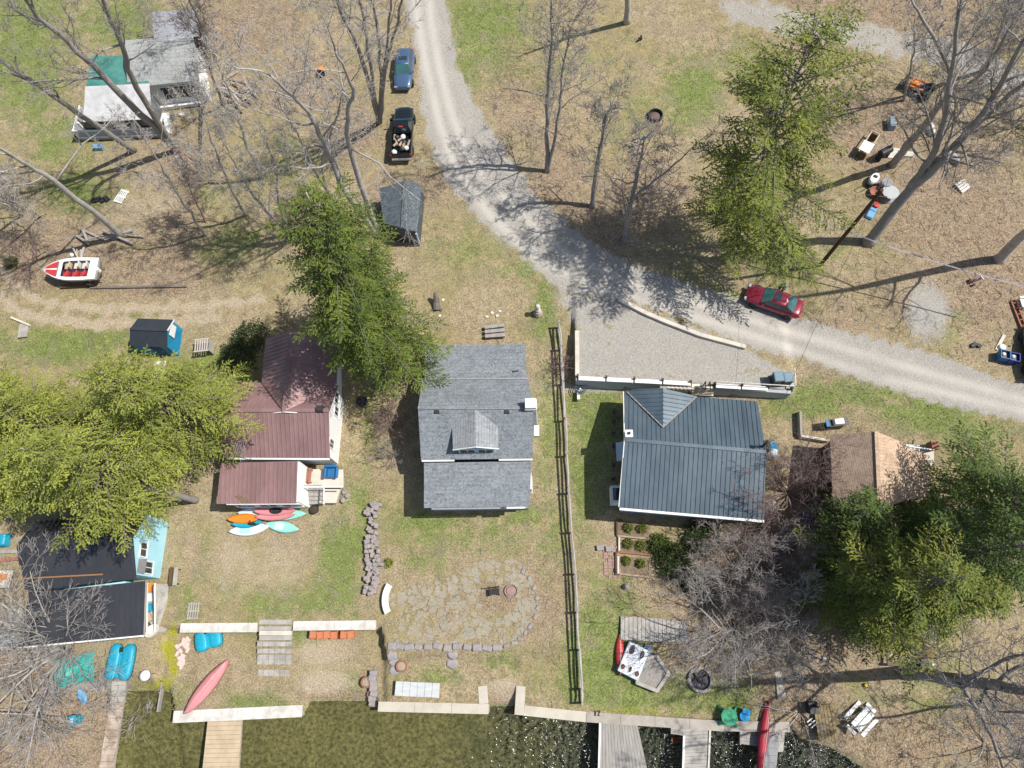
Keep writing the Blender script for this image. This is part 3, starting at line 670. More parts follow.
leafball('dark evergreen shrub under the brush beside the raised beds',(672,560),1.3,1.2,M_folD,91,n=1500)
leafball('lighter evergreen shrub left of the dark one beside the raised beds',(659,546),.9,.9,M_folG,92,n=900)
leafball('dark evergreen shrub against the lake side of the dark roofed house',(700,540),1.5,1.3,M_folD,93,n=1600)
leafball('dark evergreen shrub in the brush below the middle of the dark roofed house',(690,580),1.0,1.0,M_folD,94,n=1000)
for i,(x,y) in enumerate([(628,528),(641.5,529),(628,544),(641,546),(626,561),(640,564)]):
    w=['left shrub of the raised bed row nearest the house','right shrub of the raised bed row nearest the house','left shrub of the middle raised bed row','right shrub of the middle raised bed row','left shrub of the raised bed row nearest the lake','right shrub of the raised bed row nearest the lake'][i]
    leafball('small round green '+w,(x,y),.42 if i<4 else .36,.55,M_folR,100+i,'shrub','round_shrub','clipped shrubs in the raised beds',420,(.12,.07))
leafball('small yellow green bush beside the dry stone wall',(389,563),.35,.3,M_folY,110,n=300)
leafball('dark green groundcover bush at the driveway bend',(12,263),.6,.5,M_folG,111,n=500)
leafball('green bushes growing at the corner of the blue shed and the brown house',(240,356),1.6,1.2,M_folD,112,n=1600)
leafball('dark green bush left of the back wing of the brown roofed house',(252,338),1.5,1.2,M_folD,113,n=1500)
# ------------------------------------------------------------ buildings
def metal_roof(name,c1,c2,rough=.42):
    return mat(name,c1,c2,.9,rough,.15,dirt=.4,spec=.5,sx=(1,.35,.35))
M_rbrown=metal_roof('brown_metal_roofing',(.31,.19,.185),(.21,.13,.125))
M_rblue=metal_roof('slate_blue_metal_roofing',(.11,.15,.18),(.07,.10,.125),.36)
M_rblack=metal_roof('black_metal_roofing',(.045,.049,.06),(.06,.062,.07),.34)
M_rgrey0=metal_roof('dark_shed_roofing',(.035,.045,.06),(.05,.055,.065),.5)
def shingle(name,c1,c2,rows=7.0,vertical=False):
    m=bpy.data.materials.new(name); t=NT(m); co=t.n('ShaderNodeTexCoord').outputs['Object']
    n1=t.noise(co,7,5,.75); n2=t.noise(co,.8,3,.6)
    c=t.mix(t.ss(n1,.38,.64),c1,c2); c=t.mix(t.m('MULTIPLY',t.ss(n2,.35,.7),.3),c,tuple(x*.75 for x in c1))
    wv=t.n('ShaderNodeTexWave',{'Vector':co,'Scale':rows*.159 if not vertical else rows*.159,'Distortion':.4,'Detail':1.0})
    wv.bands_direction='X' if vertical else 'Y'
    c=t.mix(t.m('MULTIPLY',t.ss(wv.outputs['Fac'],.0,.25),-.0),c,c)
    lines=t.m('LESS_THAN',wv.outputs['Fac'],.14)
    c=t.mix(t.m('MULTIPLY',lines,.55 if vertical else .22),c,tuple(x*.45 for x in c1))
    v=t.n('ShaderNodeTexVoronoi',{'Vector':co,'Scale':3.2}); v.feature='F1'
    sc=t.n('ShaderNodeSeparateColor',{'Color':v.outputs['Color']}).outputs
    c=t.mix(t.m('MULTIPLY',sc[0],.25),c,tuple(min(1,x*1.35) for x in c2))
    bp=t.n('ShaderNodeBump',{'Height':n1,'Strength':.4,'Distance':.03})
    p=t.n('ShaderNodeBsdfPrincipled',{'Base Color':c,'Roughness':.9,'Specular IOR Level':.2,'Normal':bp.outputs[0]}); t.out(p.outputs[0]); return m
M_shgrey=shingle('grey_blue_shingles',(.13,.147,.16),(.26,.283,.30))
M_shdorm=shingle('grey_dormer_shingles',(.20,.215,.225),(.33,.345,.355),11,True)
M_shtan=shingle('tan_shingles',(.33,.225,.15),(.53,.40,.29),9,False)
M_shtan2=shingle('shaded_striped_shingles',(.25,.18,.13),(.40,.305,.23),16,True)  # own stripes; darker tan paints in shade on the slope facing from the sun
M_shdark=shingle('charcoal_shingles',(.05,.065,.075),(.13,.155,.17))
M_shpale=shingle('pale_grey_shingles',(.27,.28,.27),(.45,.46,.44),8)
M_white2=mat('white_siding',(.82,.82,.81),(.72,.72,.71),1,.65,dirt=.12,sx=(.5,.5,7))
M_greysid=mat('blue_grey_siding',(.26,.31,.36),(.2,.25,.29),1,.7,dirt=.2,sx=(.5,.5,6))
M_tealsid=mat('light_teal_siding',(.42,.71,.80),(.31,.62,.73),1.2,.7,dirt=.3)
M_bluesid=mat('bright_blue_siding',(.012,.25,.47),(.01,.2,.38),1.2,.65,dirt=.2)
M_redsid=mat('red_brown_siding',(.16,.05,.035),(.1,.035,.025),1.5,.8)
M_darksid=mat('dark_brown_siding',(.07,.05,.04),(.04,.03,.025),1.5,.8)
M_slsid=mat('pale_blue_siding',(.45,.55,.6),(.36,.45,.5),1.5,.7)
M_tarp=mat('green_tarp',(.035,.17,.14),(.10,.27,.23),.9,.6,dirt=.4)
M_rust=mat('rusty_gutter',(.30,.15,.07),(.2,.1,.05),3,.8)
def panel(mb,pts,th=.1,ribs=None,dirn=None):
    """roof plane through 3-D points; ribs=(spacing,width,height) run down the slope"""
    pts=[Vector(p) for p in pts]
    n=Vector((0,0,0))
    for i in range(len(pts)): n+=pts[i].cross(pts[(i+1)%len(pts)])
    n.normalize()
    if n.z<0: n=-n; pts=pts[::-1]
    mb.loft([[p-n*th for p in pts],pts])
    if ribs:
        sp,w,h=ribs
        up=(Vector((0,0,1))-n*n.z)
        up=up.normalized() if up.length>.02 else Vector((0,1,0))
        if dirn: up=(Vector(dirn)-n*n.dot(Vector(dirn))).normalized()
        e=up.cross(n).normalized(); o=pts[0]
        q=[((p-o).dot(e),(p-o).dot(up)) for p in pts]
        lo=min(a for a,b in q); hi=max(a for a,b in q)
        x=lo+.04
        while x<hi-.02:
            ys=[]
            for i in range(len(q)):
                (x0,y0),(x1,y1)=q[i],q[(i+1)%len(q)]
                if (x0<=x)!=(x1<=x): ys.append(y0+(y1-y0)*(x-x0)/(x1-x0))
            if len(ys)>=2:
                a,b=min(ys)+.012,max(ys)-.012
                if b-a>.08:
                    p=o+e*x+up*a+n*(h/2-.004); r=o+e*x+up*b+n*(h/2-.004)
                    vs=[]
                    for c in (p,r):
                        for i,j in ((-1,-1),(1,-1),(.5,1),(-.5,1)): vs.append(c+e*i*w/2+n*j*h/2)
                    mb.add(vs,[(0,1,2,3),(7,6,5,4),(0,4,5,1),(1,5,6,2),(2,6,7,3),(3,7,4,0)])
            x+=sp
def lerp3(a,b,t): return Vector(a)+(Vector(b)-Vector(a))*t
def house_body(FL,FR,RL,RR,BL,BR,wallm,root,ov=.28,eov=.32,drop=.13,gz=None):
    """gable walls under a roof given by its six corner points"""
    FL,FR,RL,RR,BL,BR=map(Vector,(FL,FR,RL,RR,BL,BR))
    def ins(F,R,B,F2,R2,B2):
        ux=(R2-R).normalized()
        o=[]
        for p in (F,R,B):
            o.append(p+ux*ov)
        f=o[0]+(o[1]-o[0]).normalized()*eov; b=o[2]+(o[1]-o[2]).normalized()*eov
        return [f-Vector((0,0,drop)),o[1]-Vector((0,0,drop*1.1)),b-Vector((0,0,drop))]
    l=ins(FL,RL,BL,FR,RR,BR); r=ins(FR,RR,BR,FL,RL,BL)
    mb=MB()
    def gnd(p): return Vector((p.x,p.y,(tz(p.x,p.y) if gz is None else gz)-.35))
    Lf,Lb,Rf,Rb=gnd(l[0]),gnd(l[2]),gnd(r[0]),gnd(r[2])
    vs=[l[0],l[1],l[2],Lb,Lf,r[0],r[1],r[2],Rb,Rf]
    mb.add(vs,[(0,1,2,3,4),(9,8,7,6,5),(0,4,9,5),(2,7,8,3),(0,5,6,1),(1,6,7,2),(4,3,8,9)])
    mb.build('wall',wallm,root,world=True)
    return l,r
def window(root,c,nrm,w,h,frame=None,upv=(0,0,1),name='window',pane=None):
    c=Vector(c);n=Vector(nrm).normalized();u=Vector(upv); u=(u-n*n.dot(u)).normalized(); s=u.cross(n)
    f=MB(); g=MB()
    def bx(mb,cx,cy,ww,hh,d0,d1):
        vs=[c+s*(cx+i*ww/2)+u*(cy+j*hh/2)+n*d for d in (d0,d1) for i,j in ((-1,-1),(1,-1),(1,1),(-1,1))]
        mb.add(vs,[(3,2,1,0),(4,5,6,7),(0,1,5,4),(1,2,6,5),(2,3,7,6),(3,0,4,7)])
    k=.09
    bx(f,0,h/2+k/2,w+2*k,k,-.04,.06); bx(f,0,-h/2-k/2,w+2*k+.06,k,-.04,.09)
    bx(f,-w/2-k/2,0,k,h,-.04,.06); bx(f,w/2+k/2,0,k,h,-.04,.06); bx(f,0,0,.05,h,-.04,.045)
    fo=f.build(name,frame or M_white,root,world=True)
    bx(g,0,0,w,h,-.05,.02); g.build('pane',pane or M_glass,fo,world=True)
    return fo
def door(root,c,nrm,w,h,m,knobside=1):
    c=Vector(c);n=Vector(nrm).normalized();u=Vector((0,0,1)); s=u.cross(n)
    d=MB()
    vs=[c+s*(i*w/2)+u*(j*h/2)+n*q for q in (-.05,.04) for i,j in ((-1,-1),(1,-1),(1,1),(-1,1))]
    F6=[(3,2,1,0),(4,5,6,7),(0,1,5,4),(1,2,6,5),(2,3,7,6),(3,0,4,7)]
    d.add(vs,F6); do=d.build('door',m,root,world=True)
    hnd=MB(); p=c+s*(w*.38*knobside)+n*.08; hnd.box(p,(.08,.08,.08)); hnd.build('handle',M_steel,do,world=True)
def strip(root,name,a,b,w,h,m):
    mb=MB(); mb.bar(a,b,w,h); return mb.build(name,m,root,world=True)
def roof_obj(root,panels,m,ribs=None,th=.1,name='roof'):
    mb=MB()
    for p in panels: panel(mb,p,th,ribs)
    return mb.build(name,m,root,world=True)
RIB=(.31,.11,.05)
def base_root(name,label,pts,cat='house'):
    c=sum((Vector(p) for p in pts),Vector((0,0,0)))/len(pts)
    return T(name,label,cat,(c.x,c.y,tz(c.x,c.y)))
# --- grey shingled house -------------------------------------------------
FL,FR=Pz(421,460,4.0),Pz(532.5,458.5,4.0); RL,RR=Pz(418,408,5.8),Pz(533,408,5.8); BL,BR=Pz(422,380,4.5),Pz(528.5,379.5,4.5)
H=base_root('grey_house','grey blue shingled house with a small gabled dormer and a white chimney',[FL,FR,BL,BR])
CL,CR=Pz(425,345,3.75),Pz(525,344,3.75)
house_body(FL,FR,RL,RR,BL,BR,M_greysid,H,eov=.3)
w=MB()
a,b,c,d=[lerp3(p,(FL+CR)/2,.05) for p in (Pz(425.5,381,4.4),Pz(528,380.5,4.4),CR,CL)]
gg=lambda p:Vector((p.x,p.y,tz(p.x,p.y)-.3)); dn=Vector((0,0,.14))
a+=Vector((.12,0,0));d+=Vector((.12,0,0));b-=Vector((.12,0,0));c-=Vector((.12,0,0))
w.add([a-dn,b-dn,c-dn,d-dn,gg(a),gg(b),gg(c),gg(d)],[(0,1,2,3),(4,7,6,5),(0,4,5,1),(1,5,6,2),(2,6,7,3),(3,7,4,0)])
w.build('wall',M_greysid,H,world=True)
roof_obj(H,[[FL,FR,RR,RL],[RL,RR,BR,BL]],M_shgrey,th=.14)
roof_obj(H,[[Pz(425,380.5,4.42),Pz(527,380,4.42),CR,CL]],M_shgrey,th=.12)
strip(H,'ridge_cap',RL+Vector((0,0,.02)),RR+Vector((0,0,.02)),.22,.05,M_shgrey)
strip(H,'flashing',BL+Vector((0,.05,.04)),BR+Vector((0,.05,.04)),.09,.05,M_steel)
strip(H,'gutter',FL+Vector((.05,-.05,-.08)),lerp3(FL,FR,.3)+Vector((0,-.05,-.08)),.12,.1,M_white); strip(H,'gutter',lerp3(FL,FR,.7)+Vector((0,-.05,-.08)),FR+Vector((0,-.05,-.08)),.12,.1,M_white)
# porch
p0,p1,p2,p3=Pz(424,463,3.68),Pz(531,461,3.68),Pz(530,506.5,3.2),Pz(424,508,3.2)
roof_obj(H,[[p3,p2,p1,p0]],M_shgrey,th=.12,name='porch_roof')
pw=MB()
q0,q1,q2,q3=p0+Vector((.25,0,-.2)),p1+Vector((-.25,0,-.2)),p2+Vector((-.25,.3,-.15)),p3+Vector((.25,.3,-.15))
pw.add([q0,q1,q2,q3,gg(q0),gg(q1),gg(q2),gg(q3)],[(0,1,2,3),(4,7,6,5),(0,4,5,1),(1,5,6,2),(2,6,7,3),(3,7,4,0)])
pw.build('porch_wall',M_greysid,H,world=True)
for k in range(4):
    c=lerp3(q3,q2,(k+.5)/4); window(H,(c.x,c.y-.01,c.z-.95),(0,-1,0),1.35,1.2)
strip(H,'porch_gutter',lerp3(p3,p2,.07)+Vector((0,-.06,-.1)),lerp3(p3,p2,.72)+Vector((0,-.06,-.1)),.1,.09,M_steel)
strip(H,'porch_gutter',lerp3(p3,p2,.78)+Vector((0,-.06,-.08)),lerp3(p3,p2,.95)+Vector((0,-.06,-.08)),.12,.1,M_white)
# dormer
D0,D1=Pz(475,404.5,5.78),Pz(475.5,446.5,5.78); e0,e1=Pz(452,426,5.15),Pz(453,449.5,5.15); f0,f1=Pz(498,426,5.15),Pz(498.5,448.5,5.15)
dw=MB(); zb=Vector((0,0,-1.5))
wl,wr,wt=e1+Vector((.28,.06,-.1)),f1+Vector((-.28,.06,-.1)),D1+Vector((0,.06,-.16))
bk=Vector((0,2.2,0))
dw.add([wl,wt,wr,wr+zb,wl+zb]+[p+bk for p in (wl,wt,wr,wr+zb,wl+zb)],[(0,1,2,3,4),(9,8,7,6,5),(0,5,6,1),(1,6,7,2),(2,7,8,3),(3,8,9,4),(4,9,5,0)])
do=dw.build('dormer',M_slsid,H,world=True)
mb=MB(); panel(mb,[e1,D1,D0,e0],.1); panel(mb,[D1,f1,f0,D0],.1); mb.build('dormer_roof',M_shdorm,do,world=True)
strip(do,'fascia',e1+Vector((0,-.03,-.07)),D1+Vector((0,-.03,-.07)),.06,.16,M_white); strip(do,'fascia',D1+Vector((0,-.03,-.07)),f1+Vector((0,-.03,-.07)),.06,.16,M_white)
for s in (-.62,.62):
    c=(wl+wr)/2+Vector((s,-.01,-.52)); window(do,c,(0,-1,0),1.0,.95,M_paleb)
# chimney, vents, pipe
ch=MB(); c=Pz(536,404,5.9); ch.box((c.x-.35,c.y-.1,(c.z+1)/2+.2),(.72,.66,c.z-.3)); co=ch.build('chimney',M_white2,H,world=True)
k=MB(); k.box((c.x-.35,c.y-.1,c.z+.12),(.82,.74,.1)); k.box((c.x-.6,c.y-.05,c.z+.24),(.3,.5,.2)); k.build('chimney_cap',M_concw,co,world=True)
for (x,y,z) in ((437,411,5.62),(507,411,5.62)):
    v=MB(); c=Pz(x,y,z); v.box((c.x,c.y,c.z+.06),(.36,.42,.2),taper=.8); v.build('roof_vent',M_dark,H,world=True)
v=MB(); c=Pz(518,371,4.3); v.lathe([(.06,-.2),(.06,.5),(.08,.5),(.08,.55)],c,8); v.build('vent_pipe',M_steel,H,world=True)
v=MB(); c=Pz(533,431,3.8); v.box((c.x+.25,c.y,c.z-.1),(.35,.75,.4)); v.build('bay_box',M_white,H,world=True)
for y,h in ((10.2,2.6),(12.5,3.4),(14.8,3.0)):
    window(H,(RR.x-.27,y,h),(1,0,0),.9,1.1); window(H,(RL.x+.27,y,h),(-1,0,0),.9,1.1)
# --- dark blue metal roof house -------------------------------------------
FL,FR=Pz(619.5,507.5,3.35),Pz(764,520,3.35); RL,RR=Pz(625,440,4.55),Pz(766,452,4.55); BL,BR=Pz(624,391,3.45),Pz(757.5,401.5,3.45)
H=base_root('dark_roofed_house','pale sided house with a dark slate blue ribbed metal roof below the gravel pad',[FL,FR,BL,BR])
l,r=house_body(FL,FR,RL,RR,BL,BR,M_slsid,H)
roof_obj(H,[[FL,FR,RR,RL],[RL,RR,BR,BL]],M_rblue,RIB,.09)
A,B=Pz(663,427.5,4.27),Pz(663,388.5,4.27); L1=Pz(625.5,391,3.49); R1=Pz(697,396.5,3.5)
up=Vector((0,0,.05))
roof_obj(H,[[A+up,B+up,L1+up],[A+up,R1+up,B+up]],M_rblue,RIB,.06,'gable_roof')
g=MB(); g.add([B+Vector((0,-.1,-.1)),L1+Vector((.3,-.1,-.12)),R1+Vector((-.3,-.1,-.12)),B+Vector((0,-.9,-.1)),L1+Vector((.3,-.9,-.12)),R1+Vector((-.3,-.9,-.12))],[(0,1,2),(5,4,3),(0,3,4,1),(1,4,5,2),(2,5,3,0)]); g.build('gable_wall',M_slsid,H,world=True)
strip(H,'valley_flashing',A+up*1.6,lerp3(A,L1,.97)+up*1.6,.07,.03,M_greywood); strip(H,'valley_flashing',A+up*1.6,lerp3(A,R1,.97)+up*1.6,.07,.03,M_greywood)
strip(H,'ridge_cap',RL+Vector((0,0,.03)),RR+Vector((0,0,.03)),.24,.06,M_rblue)
strip(H,'gutter',FL+Vector((0,-.09,-.06)),FR+Vector((0,-.09,-.06)),.16,.12,M_white)
strip(H,'rake_trim',FL+Vector((-.04,.05,-.06)),RL+Vector((-.04,-.02,-.06)),.06,.16,M_white); strip(H,'rake_trim',RL+Vector((-.04,.02,-.06)),BL+Vector((-.04,-.05,-.06)),.06,.16,M_white)
c=Pz(628,436,4.75); v=MB(); v.box((c.x+.05,c.y+.1,c.z-.15),(.5,.5,.9)); co=v.build('chimney',M_white2,H,world=True)
v=MB(); v.lathe([(.1,0),(.1,.12),(.0,.12)],(c.x+.05,c.y+.1,c.z+.3),10); v.build('flue',M_black,co,world=True)
v=MB(); c=Pz(763,446,4.6); v.lathe([(.09,-.3),(.09,.9),(.15,.92),(.15,1.0),(0,1.1)],c,10); v.build('stove_pipe',M_dark,H,world=True)
for k in range(4):
    c=lerp3(l[0],r[0],(k+.6)/4.2); window(H,(c.x,c.y-.01,2.0),(-.09,-1,0),1.3,1.2)
window(H,lerp3(l[0],l[1],.45)+Vector((-.01,0,-1.2)),(-1,0,0),1.0,1.0)
c=lerp3(l[0],l[1],.22); v=MB(); v.box((c.x-.42,c.y+.0,1.5),(.8,1.2,1.1)); co=v.build('bay_window',M_white,H,world=True)
v=MB(); v.box((c.x-.43,c.y,2.055),(.5,.85,.02)); v.build('pane',M_glass,co,world=True)
v=MB(); c=lerp3(l[1],l[2],.1); v.box((c.x-.35,c.y-.6,2.6),(.75,1.3,.2),ry=-.5); v.build('side_awning',M_slsid,H,world=True)
door(H,lerp3(l[2],r[2],.55)+Vector((0,.02,-1.0)),(.1,1,0),.95,1.95,M_white)
# --- brown metal roof house ------------------------------------------------
FL,FR=Pz(223,457.5,3.6),Pz(329.5,458,3.6); RL,RR=Pz(219,410.5,5.2),Pz(328.5,410.5,5.2); BL,BR=Pz(226,381,3.9),Pz(338.5,385.5,3.9)
H=base_root('brown_roofed_house','white house with a brown ribbed metal roof of several gables and a small deck',[FL,FR,BL,BR])
l,r=house_body(FL,FR,RL,RR,BL,BR,M_white2,H)
roof_obj(H,[[FL,FR,RR,RL],[RL,RR,BR,BL]],M_rbrown,RIB,.09)
A,B=Pz(284,412,5.38),Pz(292,331,5.38); L1,L2=Pz(262,382.5,4.0),Pz(266,338.5,4.0); R1,R2=Pz(337,387.5,3.95),Pz(338,349,3.95)
up=Vector((0,0,.06)); V1=Pz(296,411,5.22)
roof_obj(H,[[L1+up,A+up,B+up,L2+up],[A+up,R1+up,R2+up,B+up]],M_rbrown,RIB,.09,'wing_roof')
strip(H,'ridge_cap',A+up*1.4,B+up*1.4,.26,.06,M_rbrown)
strip(H,'ridge_cap',RL+Vector((0,0,.03)),RR+Vector((0,0,.03)),.26,.06,M_rbrown)
g=MB(); x0=A+Vector((-.85,-.03,-.2)); x1=A+Vector((.85,-.03,-.2)); xt=A+Vector((0,-.03,.06))
g.add([x0,x1,xt]+[p+Vector((0,.06,0)) for p in (x0,x1,xt)],[(0,1,2),(5,4,3),(0,3,4,1),(1,4,5,2),(2,5,3,0)]); g.build('gable_vent',M_white,H,world=True)
wg=MB(); a,b,c,d=[p+Vector((dx,dy,-.15)) for p,dx,dy in ((L1,.3,0),(R1,-.35,-.6),(R2,-.35,-.3),(L2,.3,-.3))]; e=(B+Vector((0,-.3,-.18))); f=A+Vector((0,.6,-.2))
wg.add([a,d,e,c,b,f,gg(a),gg(d),gg(c),gg(b)],[(0,1,2,5),(5,2,3,4),(1,0,6,7),(2,1,7,8,3),(4,3,8,9),(0,5,4,9,6),(6,9,8,7)]); wg.build('wing_wall',M_white2,H,world=True)
p0,p1,p2,p3=Pz(221,463,3.4),Pz(297.5,461,3.4),Pz(296,503.5,2.75),Pz(216.5,504,2.75)
roof_obj(H,[[p3,p2,p1,p0]],M_rbrown,RIB,.08,'lower_roof')
q0,q1,q2,q3=p0+Vector((.3,0,-.15)),p1+Vector((.1,0,-.15)),p2+Vector((.15,.12,-.12)),p3+Vector((.75,.12,-.12))
pw=MB(); pw.add([q0,q1,q2,q3,gg(q0),gg(q1),gg(q2),gg(q3)],[(0,1,2,3),(4,7,6,5),(0,4,5,1),(1,5,6,2),(2,6,7,3),(3,7,4,0)]); pw.build('porch_wall',M_white2,H,world=True)
strip(H,'fascia',p3+Vector((.7,-.03,-.1)),p2+Vector((.25,-.03,-.1)),.05,.16,M_white)
strip(H,'gutter',FL+Vector((.4,-.07,-.07)),FR+Vector((0,-.07,-.07)),.12,.1,M_white)
window(H,(lerp3(r[0],r[1],.35)+Vector((.01,0,-1.3))),(1,0,0),.55,.95,pane=M_glass); window(H,(lerp3(r[1],r[2],.35)+Vector((.01,0,-1.9))),(1,0,0),.6,.95); window(H,(lerp3(r[1],r[2],.8)+Vector((.01,0,-1.0))),(1,0,0),.8,.9)
c=lerp3(l[0],r[0],.84); window(H,(c.x-.25,c.y-.01,c.z-.9),(0,-1,0),.95,.8); 
for k in range(3):
    c=lerp3(q3,q2,(k+.5)/3); window(H,(c.x,c.y-.01,c.z-.9),(0,-1,0),1.3,.9)
v=MB(); c=Pz(320.5,408,5.2); v.box((c.x,c.y-.1,c.z+.12),(.5,.5,.42),taper=.75); v.build('roof_vent',M_dark,H,world=True)
# patched bare spot on the lower roof
sp=MB(); c=[Pz(*q) for q in ((234,496,2.87),(240,495.5,2.88),(248,499,2.82),(249,502.6,2.77),(243,502.8,2.77))]
up=Vector((0,0,.055)); sp.slab([p+up for p in c][::-1],.03); sp.build('roof_patch',mat('worn_patch',(.2,.13,.09)),H,world=True)
# front deck
g0=tz(*Pz(320,480,.7)[:2])
d=MB(); a,b,c_,e=Pz(299,469,g0+.75),Pz(343,469.5,g0+.75),Pz(343.5,487,g0+.75),Pz(300,487,g0+.75)
d.slab([e,c_,b,a],.14); dk=d.build('deck',M_palewood,H,world=True)
st=MB()
for k in range(4):
    y=487.5+k*4.2; st.slab([Pz(308,y+4.2,g0+.6-.17*k),Pz(323,y+4.2,g0+.6-.17*k),Pz(323,y,g0+.6-.17*k),Pz(308,y,g0+.6-.17*k)],.12)
st.build('steps',M_greywood,dk,world=True)
rl=MB()
for x in (302,324):
    for y,z in ((487,1.6),(504,1.0)):
        b=Pz(x,y,g0+z-.9); rl.bar(b,b+Vector((0,0,.95)),.08,.08)
    rl.bar(Pz(x,486,g0+1.65),Pz(x,504,g0+1.05),.09,.05)
rl.bar(Pz(302,487,g0+1.65),Pz(343,487,g0+1.65),.09,.05)
for k in range(12):
    b=lerp3(Pz(302,487,g0+.75),Pz(323,487,g0+.75),k/11); rl.bar(b,b+Vector((0,0,.9)),.035,.035)
rl.build('railing',M_white,dk,world=True)
sl=MB(); sl.slab([Pz(324,503,g0+.3),Pz(336,503,g0+.3),Pz(340,489,g0+.3),Pz(324,489,g0+.3)],.25); sl.build('landing',M_palewood,dk,world=True)
an=MB(); c=Pz(252,460,3.6); tp=Pz(236,444,6.2); an.tube([c,tp],.03,5)
for k in range(5):
    q=lerp3(c,tp,.55+.1*k); an.bar(q+Vector((-.1,-.75+.08*k,0)),q+Vector((.1,.75-.08*k,.0)),.025,.025)
an.build('roof_antenna',M_steel,H,world=True)
# --- teal walled house with black metal roof ---------------------------------
FL,FR=Pz(25,590,3.1),Pz(136,579,3.1); RL,RR=Pz(17.5,547,4.3),Pz(132.5,537,4.3); BL,BR=Pz(32,522,2.85),Pz(149,510.5,2.85)
H=base_root('teal_house','teal walled house with a black ribbed metal roof under the overhanging evergreen',[FL,FR,BL,BR])
l,r=house_body(FL,FR,RL,RR,BL,BR,M_tealsid,H,ov=.06)
roof_obj(H,[[FL,FR,RR,RL],[RL,RR,BR,BL]],M_rblack,(.38,.12,.09),.09)
strip(H,'ridge_cap',RL+Vector((0,0,.03)),RR+Vector((0,0,.03)),.24,.06,M_rblack)
up=Vector((0,0,.15)); strip(H,'rusty_strip',lerp3(lerp3(FL,RL,.26),lerp3(FR,RR,.16),.02)+up,lerp3(FL,FR,.72)+lerp3(Vector((0,0,0)),RR-FR,.18)+up,.1,.04,M_rust)
p0,p1,p2,p3=Pz(29,593,2.98),Pz(145.5,581,2.98),Pz(143.5,635,2.35),Pz(19,647,2.35)
roof_obj(H,[[p3,p2,p1,p0]],M_rblack,(.38,.12,.09),.08,'lower_roof')
q0,q1,q2,q3=p0+Vector((.3,0,-.15)),p1+Vector((-1.5,0,-.15)),p2+Vector((-1.4,.25,-.12)),p3+Vector((.3,.25,-.12))
pw=MB(); pw.add([q0,q1,q2,q3,gg(q0),gg(q1),gg(q2),gg(q3)],[(0,1,2,3),(4,7,6,5),(0,4,5,1),(1,5,6,2),(2,6,7,3),(3,7,4,0)]); pw.build('porch_wall',M_tealsid,H,world=True)
strip(H,'gutter',p3+Vector((0,-.05,-.05)),p2+Vector((0,-.05,-.05)),.1,.09,M_white)
strip(H,'rake_trim',p2+Vector((.04,0,-.04)),p1+Vector((.04,0,-.04)),.06,.12,M_greywood)
nr=Vector((1,0,0))
window(H,lerp3(r[0],r[1],.7)+Vector((.0,.1,-1.15)),(1,.08,0),.95,.75); window(H,lerp3(r[0],r[1],.25)+Vector((.0,0,-1.45)),(1,.08,0),.75,1.35)
aw=MB(); c=lerp3(r[0],r[1],.25)+Vector((.22,.0,-.45)); aw.box(c,(.5,.95,.06),ry=.45); aw.build('window_awning',M_dark,H,world=True)
strip(H,'rake_trim',r[1]+Vector((.03,0,.06)),r[2]+Vector((.03,0,.06)),.06,.1,M_slsid)
# side deck
dk=MB(); a,b,c_,e=P(146,583,.35),P(165,584,.35),P(164,632,.35),P(146,634,.35); dk.slab([e,c_,b,a],.2); do=dk.build('side_deck',M_greywood2,H,world=True)
wl=MB(); wl.slab([P(156,632,.42),P(166,631,.42),P(168,584,.42),P(161,584,.42)],.1); wl.build('deck_walk',M_conc,do,world=True)
for k,y in enumerate((588,598,608,618,628)):
    q=MB(); q0_=P(149.5,y,.36); q.box(q0_+Vector((0,0,.12)),(.45,.55,.24),rz=.2*k); q.build('stored_box',[M_orange,M_white,M_teal,M_tanwood,M_brownwood][k],do,world=True)
for x in (147,155):
    q=MB(); q.bar(P(x,584,.35),P(x,584,2.2),.09,.09); q.bar(P(x,631,.35),P(x,631,1.9),.09,.09); q.bar(P(x,584,2.2),P(x,631,1.9),.08,.1); q.build('deck_rail',M_white,do,world=True)
# --- tan roofed cottage -------------------------------------------------------
RT,RB=Pz(876,431.5,5.0),Pz(879.5,510,5.0); LT,LB=Pz(830,434.5,3.7),Pz(833,508,3.7); QT,QB=Pz(906,443.5,3.9),Pz(906,500,3.9); ET,EB=Pz(928,455,3.35),Pz(930,497,3.35)
H=base_root('tan_cottage','cottage with tan shingles, striped and colour shaded on one slope, tucked among the evergreens',[LT,LB,QT,QB])
house_body(LB,LT,RB,RT,QB,QT,M_redsid,H,ov=.25)
roof_obj(H,[[LB,RB,RT,LT]],M_shtan2,th=.12); roof_obj(H,[[RB,QB,QT,RT]],M_shtan,th=.12)
roof_obj(H,[[QB+Vector((-.05,0,-.02)),EB,ET,QT+Vector((-.05,-.25,-.02))]],M_shtan,th=.1,name='lower_roof')
strip(H,'ridge_cap',RB+Vector((0,0,.03)),RT+Vector((0,0,.03)),.24,.06,M_shtan)
pw=MB(); a,b,c_,e=[p+Vector((dx,dy,-.14)) for p,dx,dy in ((QT,-.3,-.5),(ET,-.3,-.3),(EB,-.3,.3),(QB,-.3,.3))]
pw.add([a,b,c_,e,gg(a),gg(b),gg(c_),gg(e)],[(0,3,2,1),(4,5,6,7),(0,1,5,4),(1,2,6,5),(2,3,7,6),(3,0,4,7)]); pw.build('lean_to_wall',M_redsid,H,world=True)
c=lerp3(LB,LT,.75); window(H,(c.x+.29,c.y,2.5),(-1,.0,0),.9,.9); c=lerp3(LB,LT,.4); window(H,(c.x+.29,c.y,2.5),(-1,0,0),.9,.9)
